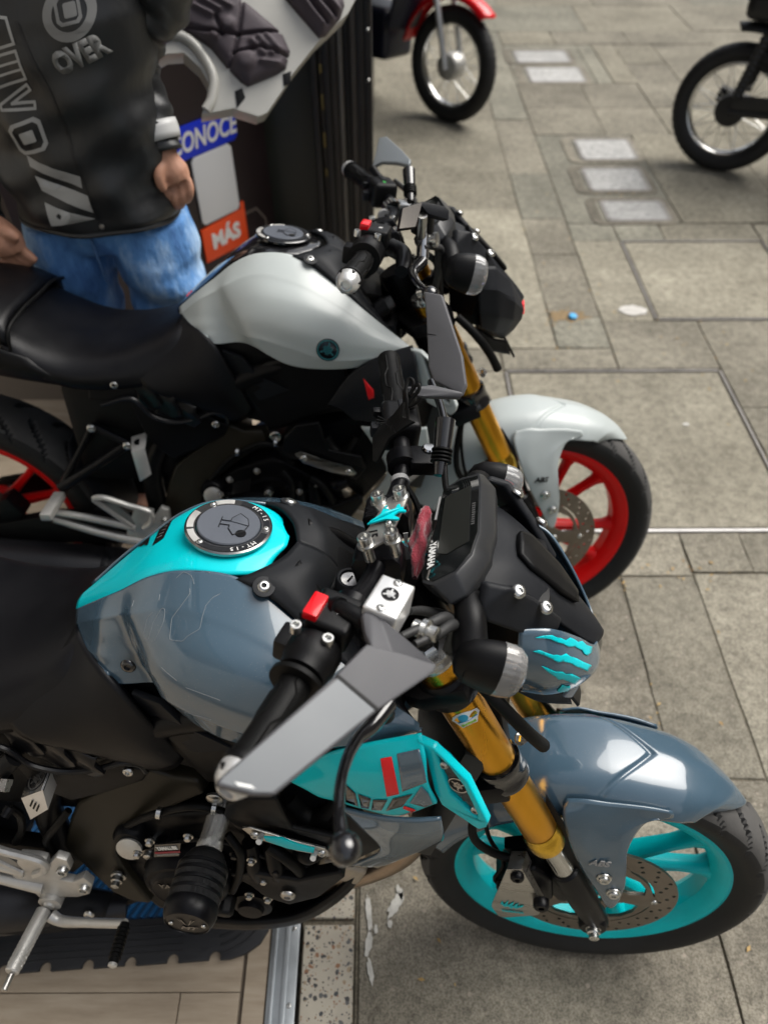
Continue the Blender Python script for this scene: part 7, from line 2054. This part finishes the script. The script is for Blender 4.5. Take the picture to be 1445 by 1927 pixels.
    def octo(cu, cv, e1, e2, w, h, k=.3):
        pts = [(-1, -1 + k), (-1 + k, -1), (1 - k, -1), (1, -1 + k), (1, 1 - k), (1 - k, 1), (-1 + k, 1), (-1, 1 - k)]
        return [(cu + e1[0] * w * x + e2[0] * h * y_, cv + e1[1] * w * x + e2[1] * h * y_) for x, y_ in pts]
    def ringp(o, i): return plate([W(*q) for q in o], .0001, (0, 0, 0), (1, 0, 0), (0, 0, 1), [[W(*q) for q in i]])
    e1 = (-.335, -.942); e2 = (.942, -.335)   # reading upwards on the left front
    c = (54, 258)
    def letter_o(c, w, h):
        build('jacket_letter', drape(subdiv(ringp(octo(*c, e1, e2, w, h), octo(*c, e1, e2, w - 7, h - 7)), 1)), refl, jk, solid=.0008, off=0)
        build('jacket_letter', drape(subdiv(flat([W(*q) for q in octo(*c, e1, e2, w * .36, h * .42, .12)]), 1)), lt, jk, solid=.0008, off=0)
    letter_o(c, 33, 32)
    def stroke(path, wd, mt=refl):
        for p, q in zip(path[:-1], path[1:]):
            dx, dy = q[0] - p[0], q[1] - p[1]; L = math.hypot(dx, dy); nx, ny = -dy / L * wd / 2, dx / L * wd / 2
            ex_, ey_ = dx / L * wd / 2 * .7, dy / L * wd / 2 * .7
            build('jacket_letter', drape(subdiv(flat([W(p[0] + nx - ex_, p[1] + ny - ey_), W(q[0] + nx + ex_, q[1] + ny + ey_), W(q[0] - nx + ex_, q[1] - ny + ey_), W(p[0] - nx - ex_, p[1] - ny - ey_)]), 1)), mt, jk, solid=.0008, off=0)
    def LP(c, x, y_): return (c[0] + e1[0] * x + e2[0] * y_, c[1] + e1[1] * x + e2[1] * y_)
    c = (31, 194); stroke([LP(c, -22, 30), LP(c, -4, -30), LP(c, 6, -30), LP(c, 26, 30), LP(c, 14, 32), LP(c, 1, -8), LP(c, -10, 32), LP(c, -22, 30)], 5)
    c = (10, 132); stroke([LP(c, -28, -32), LP(c, -28, 32), LP(c, 28, 32), LP(c, 28, -32), LP(c, -28, -32)], 5); stroke([LP(c, -8, 30), LP(c, -8, -14)], 4); stroke([LP(c, 9, 30), LP(c, 9, -14)], 4)
    c = (-12, 66); stroke([LP(c, -28, -32), LP(c, -28, 32), LP(c, 22, 32), LP(c, 28, 20), LP(c, 28, -32)], 5)
    # chest roundel and word
    cc = (127, 28)
    ring = lambda r: [(cc[0] + r * .92 * math.cos(t), cc[1] + r * math.sin(t)) for t in np.linspace(0, 2 * math.pi, 36)[:-1]]
    build('jacket_roundel', drape(subdiv(ringp(ring(53), ring(35)), 1)), mat('dim_reflective_print', (.20, .20, .195), .45), jk, solid=.0008, off=0)
    e1, e2 = (.94, -.20), (.25, .95)
    build('jacket_roundel', drape(subdiv(ringp(octo(124, 22, e1, e2, 24, 28), octo(124, 22, e1, e2, 18, 22)), 1)), mat('dim_reflective_print', (.20, .20, .195), .45), jk, solid=.0008, off=0)
    build('jacket_roundel', drape(subdiv(flat([W(*q) for q in octo(128, 22, e1, e2, 12, 14, .2)]), 1)), mat('dim_reflective_print', (.20, .20, .195), .45), jk, solid=.0008, off=0)
    o_, a1, a2 = W(148, 108), W(190, 92), W(140, 78)
    g = letters('OVER', .046, (0, 0, 0), (1, 0, 0), (0, 1, 0), .0001, bold=.003, squash=.82)
    ang = .33
    g.xf(lambda p: A(o_[0] + p[0] * math.cos(ang) - p[1] * math.sin(ang), 0, o_[1] + p[0] * math.sin(ang) + p[1] * math.cos(ang)))
    build('lettering', drape(g), refl, jk, solid=.0008, off=0)
    zp = [W(u, v_) for u, v_ in ((30, 40), (60, 105), (92, 165), (119, 230), (142, 300), (168, 370), (190, 428))]
    zm = tube([(p[0], 0, p[1]) for p in zp], .0035, 6, steps=60)
    build('zip', drape(zm, .0015), dark, jk)
    p = W(191, 429)
    dd = drape(M().add([(p[0], 0, p[1])], [])).v[0]
    build('snap_button', lathe([(.006, 0), (.005, .0025), (.0005, .003)], dd, (0, -1, 0), 14), zinc, jk)
    hem = tube([surf(t, .919) * A(1.0, 1.0, 1) for t in np.linspace(0, 2 * math.pi, 60)], .006, 8, steps=80)
    build('jacket_hem', hem, jm, jk)
    # jeans
    jn = mat('blue_denim', (.10, .24, .50), .85, cols=[(.34, (.03, .10, .30)), (.5, (.10, .26, .56)), (.64, (.38, .54, .74))], vscale=6.5, bump=1.0, bscale=16, fine=.02, stretch=(1, 1, .5))  # pale tones mix faded denim with lit highlights put into the colour
    tr = M()
    n, k = 40, 40
    hipr = []
    def leg(s):
        v = []
        for i, z in enumerate(np.linspace(.90, .06, n)):
            t = (.90 - z) / .84
            rx_ = np.interp(z, [.06, .30, .50, .72, .80, .90], [.075, .078, .082, .090, .096, .100]); ry_ = np.interp(z, [.06, .30, .5, .72, .82, .90], [.085, .085, .088, .105, .118, .112])
            ox = s * np.interp(z, [.06, .5, .72, .82, .90], [.125, .118, .106, .096, .084]); oy = np.interp(z, [.06, .5, .9], [.015, -.012, 0])
            for j in range(k):
                w = 2 * math.pi * j / k
                q = 1 + .035 * math.sin(z * 60 + 2.2 * math.sin(w * 1 + s)) * (1 if z < .8 else .5) + .03 * math.sin(z * 31 + 3 * w) + .03 * math.sin(z * 95 + w) * max(0, 1 - abs(z - .74) / .12)
                v.append((ox + rx_ * q * math.cos(w), oy + ry_ * q * math.sin(w), z))
        f = [(i * k + j, (i + 1) * k + j, (i + 1) * k + (j + 1) % k, i * k + (j + 1) % k) for i in range(n - 1) for j in range(k)]
        f += [tuple(range(k)), tuple(reversed([(n - 1) * k + j for j in range(k)]))]
        return M().add(v, f)
    tr.join(leg(1)); tr.join(leg(-1))
    tr.join(lathe([(.10, .835), (.150, .85), (.168, .89), (.165, .94)], (0, 0, 0), (0, 0, 1), 40).xf(lambda p: A(p[0] * 1.08, p[1] * .70, p[2])))
    to = build('jeans', tr, jn, root, sharp=180)
    q = to.modifiers.new('union', 'REMESH'); q.mode = 'VOXEL'; q.voxel_size = .006; q.use_smooth_shade = True
    q = to.modifiers.new('soft', 'SMOOTH'); q.iterations = 3; q.factor = .5
    build('fly_seam', tube([(0, -.124, .90), (.004, -.126, .85), (.002, -.110, .79)], .003, 6), mat('denim_seam', (.06, .14, .30), .8), to)
    for s in (-1, 1):
        sh = skin([[(s * .125 + .038 * math.cos(t), yy, .005 + h * max(0, math.sin(t))) for t in np.linspace(0, math.pi, 10)] for yy, h in ((.10, .05), (.06, .09), (0, .09), (-.07, .065), (-.13, .045), (-.16, .02))], 14, 16)
        build('shoe', sh, black, root, solid=.006)
    return root
person = make_person()

# ------------------------------------------------------------------ maroon towel tucked behind the display
def towel():
    pts = [K(1, u, v, y=y, st=1) for u, v, y in ((803, 958, .035), (797, 985, .020), (790, 1015, .0), (786, 1050, -.025), (780, 1092, -.055))]
    R, t = poseR(1)
    pts = [turn(q, POSE[1][4]) + A(.0, 0, .004) for q in pts]
    n, k = 60, 28; Q = cr(pts, n); T = np.gradient(Q, axis=0); T /= np.linalg.norm(T, axis=1)[:, None]
    a_, b_, _ = frame(T[0]); v = []
    for i in range(n):
        t_ = T[i]; a_ = unit(a_ - (a_ @ t_) * t_); b_ = np.cross(t_, a_)
        r0 = np.interp(i / n, [0, .08, .3, .55, .8, 1], [.003, .008, .011, .012, .008, .003])
        for j in range(k):
            w = 2 * math.pi * j / k
            rr = r0 * (1 + .22 * math.sin(3 * w + i * .16) + .12 * math.sin(5 * w - i * .22) + .07 * math.sin(11 * w + i))
            v.append(Q[i] + rr * (a_ * math.cos(w) * .85 + b_ * math.sin(w) * 1.25))
    f = [(i * k + j, i * k + (j + 1) % k, (i + 1) * k + (j + 1) % k, (i + 1) * k + j) for i in range(n - 1) for j in range(k)]
    m = M().add(v, f)
    o = build('towel', m, rag, None, sharp=180)
    o.matrix_world = bike1.matrix_world.copy()
    tag(o, 'crumpled maroon towel stuffed behind the black instrument display', 'towel')
    q = [K(1, u, v_, y=.012, st=1) + A(-.006, 0, .010) for u, v_ in ((768, 1018), (777, 1017), (776, 1040), (770, 1036))]
    build('towel_tag', slab(q, .001, (-.5, -.3, .8)), white, o)
towel()

# ------------------------------------------------------------------ other motorcycles in the background
def spoke_wheel(root, C, R, W, paint, n=28):
    C = A(*C)
    hw = W / 2
    prof = [(R - .085, -hw * .55), (R - .068, -hw * .85), (R - .040, -hw), (R - .012, -hw * .75), (R, 0), (R - .012, hw * .75), (R - .040, hw), (R - .068, hw * .85), (R - .085, hw * .55)]
    P = cr([(a_, 0, b_) for a_, b_ in prof], 17)
    m = 144; v = []
    for i in range(m):
        t = 2 * math.pi * i / m
        for (r, _, y) in P:
            d_ = .004 if (abs(y) > hw * .12 and r > R - .02 and (i + (1 if y > 0 else 0)) % 3 == 0) else 0
            v.append(C + A((r - d_) * math.cos(t), y, (r - d_) * math.sin(t)))
    k = len(P)
    build('tyre', M().add(v, [(i * k + j, i * k + j + 1, ((i + 1) % m) * k + j + 1, ((i + 1) % m) * k + j) for i in range(m) for j in range(k - 1)]), tyrem, root, sharp=60)
    rm_ = build('rim', lathe([(R - .080, -hw * .6), (R - .088, -hw * .55), (R - .098, -hw * .2), (R - .098, hw * .2), (R - .088, hw * .55), (R - .080, hw * .6), (R - .090, hw * .2), (R - .090, -hw * .2)], C, (0, 1, 0), 72, closed=True), chrome, root, sharp=40)
    build('hub', lathe([(.03, -.05), (.062, -.045), (.068, -.02), (.068, .02), (.062, .045), (.03, .05)], C, (0, 1, 0), 32), alu, root)
    for i in range(n):
        t = 2 * math.pi * i / n; t2 = t + (.32 if i % 2 else -.32); s = -1 if (i // 2) % 2 else 1
        build('spoke', cyl(C + A(.06 * math.cos(t), s * .035, .06 * math.sin(t)), C + A((R - .082) * math.cos(t2), 0, (R - .082) * math.sin(t2)), .0022, 5), zinc, rm_)

def commuter(label, x, y, hd, lean, front_at, paint, dark, wr=.085):
    """small commuter motorcycle with wire wheels; origin under its front or rear wheel"""
    mw = Matrix.Translation((x, y, 0)) @ Matrix.Rotation(hd, 4, 'Z') @ Matrix.Rotation(-lean, 4, 'X')
    root = empty('commuter_motorcycle', mw=mw); tag(root, label, 'motorcycle')
    ox = 0 if front_at else 1.24      # x of the front axle
    spoke_wheel(root, (ox, 0, .29), .29, .09, chrome)
    spoke_wheel(root, (ox - 1.24, 0, .29), .29, wr, chrome)
    for s in (-1, 1):
        build('fork_leg', tube([(ox + .005, s * .075, .28), (ox - .06, s * .075, .50), (ox - .10, s * .075, .62)], [.017, .018, .018], 14), alubox, root)
        build('fork_tube', tube([(ox - .09, s * .075, .60), (ox - .20, s * .075, .93)], .0145, 12), chrome, root)
    def arc(yy, r, a0, a1): return [A(ox + r * math.cos(t), yy, .29 + r * math.sin(t)) for t in np.radians(np.linspace(a0, a1, 16))]
    build('front_mudguard', skin([arc(-.055, .32, 52, 165), arc(-.045, .345, 50, 168), arc(0, .355, 48, 170), arc(.045, .345, 50, 168), arc(.055, .32, 52, 165)], 30, 16), paint, root, solid=.003)
    rx0 = ox - 1.24
    def arc2(yy, r, a0, a1): return [A(rx0 + r * math.cos(t), yy, .29 + r * math.sin(t)) for t in np.radians(np.linspace(a0, a1, 16))]
    build('rear_mudguard', skin([arc2(-.075, .335, 20, 100), arc2(-.06, .36, 18, 102), arc2(0, .37, 16, 104), arc2(.06, .36, 18, 102), arc2(.075, .335, 20, 100)], 30, 16), dark, root, solid=.003)
    for s in (-1, 1):
        build('swingarm', tube([(rx0, s * .095, .29), (ox - .80, s * .10, .33)], .018, 10, steps=6), dark, root)
        build('shock_absorber', lathe([(.022 + .006 * (i % 2), .012 * i) for i in range(24)], (rx0 + .02, s * .115, .36), (.16, 0, .9), 14), dark, root)
        build('footrest', cyl((ox - .68, s * .12, .30), (ox - .68, s * .26, .31), .014, 12), rubber, root)
    build('engine', box((ox - .58, 0, .38), (.36, .26, .26)), dark, root, bev=.04, seg=3)
    build('engine_cover', lathe([(.10, 0), (.095, .03), (.05, .04), (.0005, .04)], (ox - .62, -.13, .36), (0, -1, 0), 32), dark, root)
    build('leg_shield', skin([[(ox - .30, -.16, .80), (ox - .30, -.19, .60), (ox - .36, -.17, .42)], [(ox - .24, -.08, .84), (ox - .24, -.09, .62), (ox - .32, -.09, .42)], [(ox - .24, .08, .84), (ox - .24, .09, .62), (ox - .32, .09, .42)], [(ox - .30, .16, .80), (ox - .30, .19, .60), (ox - .36, .17, .42)]], 16, 14), dark, root, solid=.006)
    build('fuel_tank', skin([[(ox - .32, -.02, .86), (ox - .55, -.02, .88), (ox - .72, -.02, .80)], [(ox - .30, -.12, .80), (ox - .55, -.14, .82), (ox - .74, -.10, .76)], [(ox - .33, -.13, .68), (ox - .55, -.145, .70), (ox - .74, -.11, .70)]], 18, 12), paint, root, solid=.02)
    build('fuel_tank', skin([[(ox - .32, .02, .86), (ox - .55, .02, .88), (ox - .72, .02, .80)], [(ox - .30, .12, .80), (ox - .55, .14, .82), (ox - .74, .10, .76)], [(ox - .33, .13, .68), (ox - .55, .145, .70), (ox - .74, .11, .70)], ], 18, 12), paint, root, solid=.02)
    build('tail_body', box((ox - 1.0, 0, .735), (.62, .22, .13)), dark, root, bev=.05, seg=3)
    build('saddle', box((ox - 1.02, 0, .79), (.62, .24, .09)), leather, root, bev=.04, seg=4)
    build('side_cover', box((ox - .88, 0, .62), (.30, .20, .22)), dark, root, bev=.05, seg=3)
    build('headlight', lathe([(.04, -.08), (.085, -.05), (.09, .0), (.08, .02), (.0005, .03)], (ox - .12, 0, .90), (1, 0, -.1), 32), dark, root)
    build('handlebar', tube([(ox - .38, -.36, 1.02), (ox - .28, -.22, 1.04), (ox - .22, -.08, .98), (ox - .22, .08, .98), (ox - .28, .22, 1.04), (ox - .38, .36, 1.02)], .011, 12), satin, root)
    build('exhaust', tube([(ox - .50, .12, .25), (ox - .8, .15, .24), (ox - 1.35, .17, .32)], [.02, .03, .04], 16), satin, root)
    build('drum_brake', lathe([(.075, 0), (.070, .02), (.03, .028), (.0005, .03)], (rx0, -.045, .29), (0, -1, 0), 32), dark, root)
    build('drum_brake', lathe([(.070, 0), (.065, .015), (.03, .022), (.0005, .022)], (ox, -.045, .29), (0, -1, 0), 32), alu, root)
    build('chain_guard', box((ox - .98, -.11, .36), (.5, .012, .06), (1, 0, .08), (0, 1, 0)), dark, root, bev=.004)
    return root
navy = mat('navy_plastic', (.010, .012, .025), .4, var=.15)
commuter('red commuter motorcycle with wire-spoke front wheel and silver fork, standing far back', .385, 4.72, math.radians(-42), math.radians(4), True, redpaint, navy)
commuter('black commuter motorcycle with wire-spoke wheel, parked to the far right', 1.74, 4.02, math.radians(-32), math.radians(7), False, gloss, mat('dull_black', (.008, .008, .008), .5, var=.2), .11)

# ------------------------------------------------------------------ litter
lf = M(); r = random.Random(3)
spots = [(.338, 3.5, .3, .2), (.90, 2.50, .25, .12), (1.15, 2.42, .3, .06), (.78, 1.32, .10, .03), (.9, 1.31, .1, .03), (.675, 1.0, .02, .3), (.66, 2.5, .03, .4), (.87, 3.0, .05, .4), (1.28, 1.9, .08, .3), (1.2, 3.72, .15, .02), (1.5, 2.3, .3, .4), (.75, 2.6, .05, .04), (1.0, .9, .3, .4), (.8, .5, .3, .3), (.1, .4, .1, .1)]
for k in range(150):
    sx, sy, dx, dy = spots[k % len(spots)]
    x, y = r.gauss(sx, dx), r.gauss(sy, dy)
    if x < .0 or (y < 1.45 and abs(x - .3) < .12): continue
    L = r.uniform(.003, .0085); a_ = r.uniform(0, 6.28); e1 = A(math.cos(a_), math.sin(a_), 0); e2 = A(-math.sin(a_), math.cos(a_), 0); o = A(x, y, .0035)
    lf.add([o - e1 * L, o - e1 * L * .2 + e2 * L * .45 + A(0, 0, .003), o + e1 * L, o - e1 * L * .1 - e2 * L * .45 + A(0, 0, .002)], [(0, 3, 2, 1)])
tag(build('fallen_leaves', lf, mat('dry_leaf', (.40, .26, .09), .7, cols=[(.3, (.30, .15, .06)), (.5, (.42, .28, .10)), (.7, (.50, .36, .14))], vscale=8), None), 'small dry yellow leaves and petals scattered over the paving', 'leaves', kind='stuff')
pat = blot(.745, 2.625, .085, .045, 24, 31, .4)
build('dirt_patch', pat, mat('ochre_dirt', (.24, .17, .09), .9, var=.4, vscale=60, bump=.5, bscale=90), pav)
thing_mesh('bottle_cap', lathe([(.017, .003), (.017, .014), (.015, .016), (.0005, .016)], (.757, 2.612, 0), (.1, -.1, 1), 20), mat('blue_cap_plastic', (.02, .36, .72), .4), 'small light blue bottle cap lying on the paving', 'bottle cap', bev=.001)
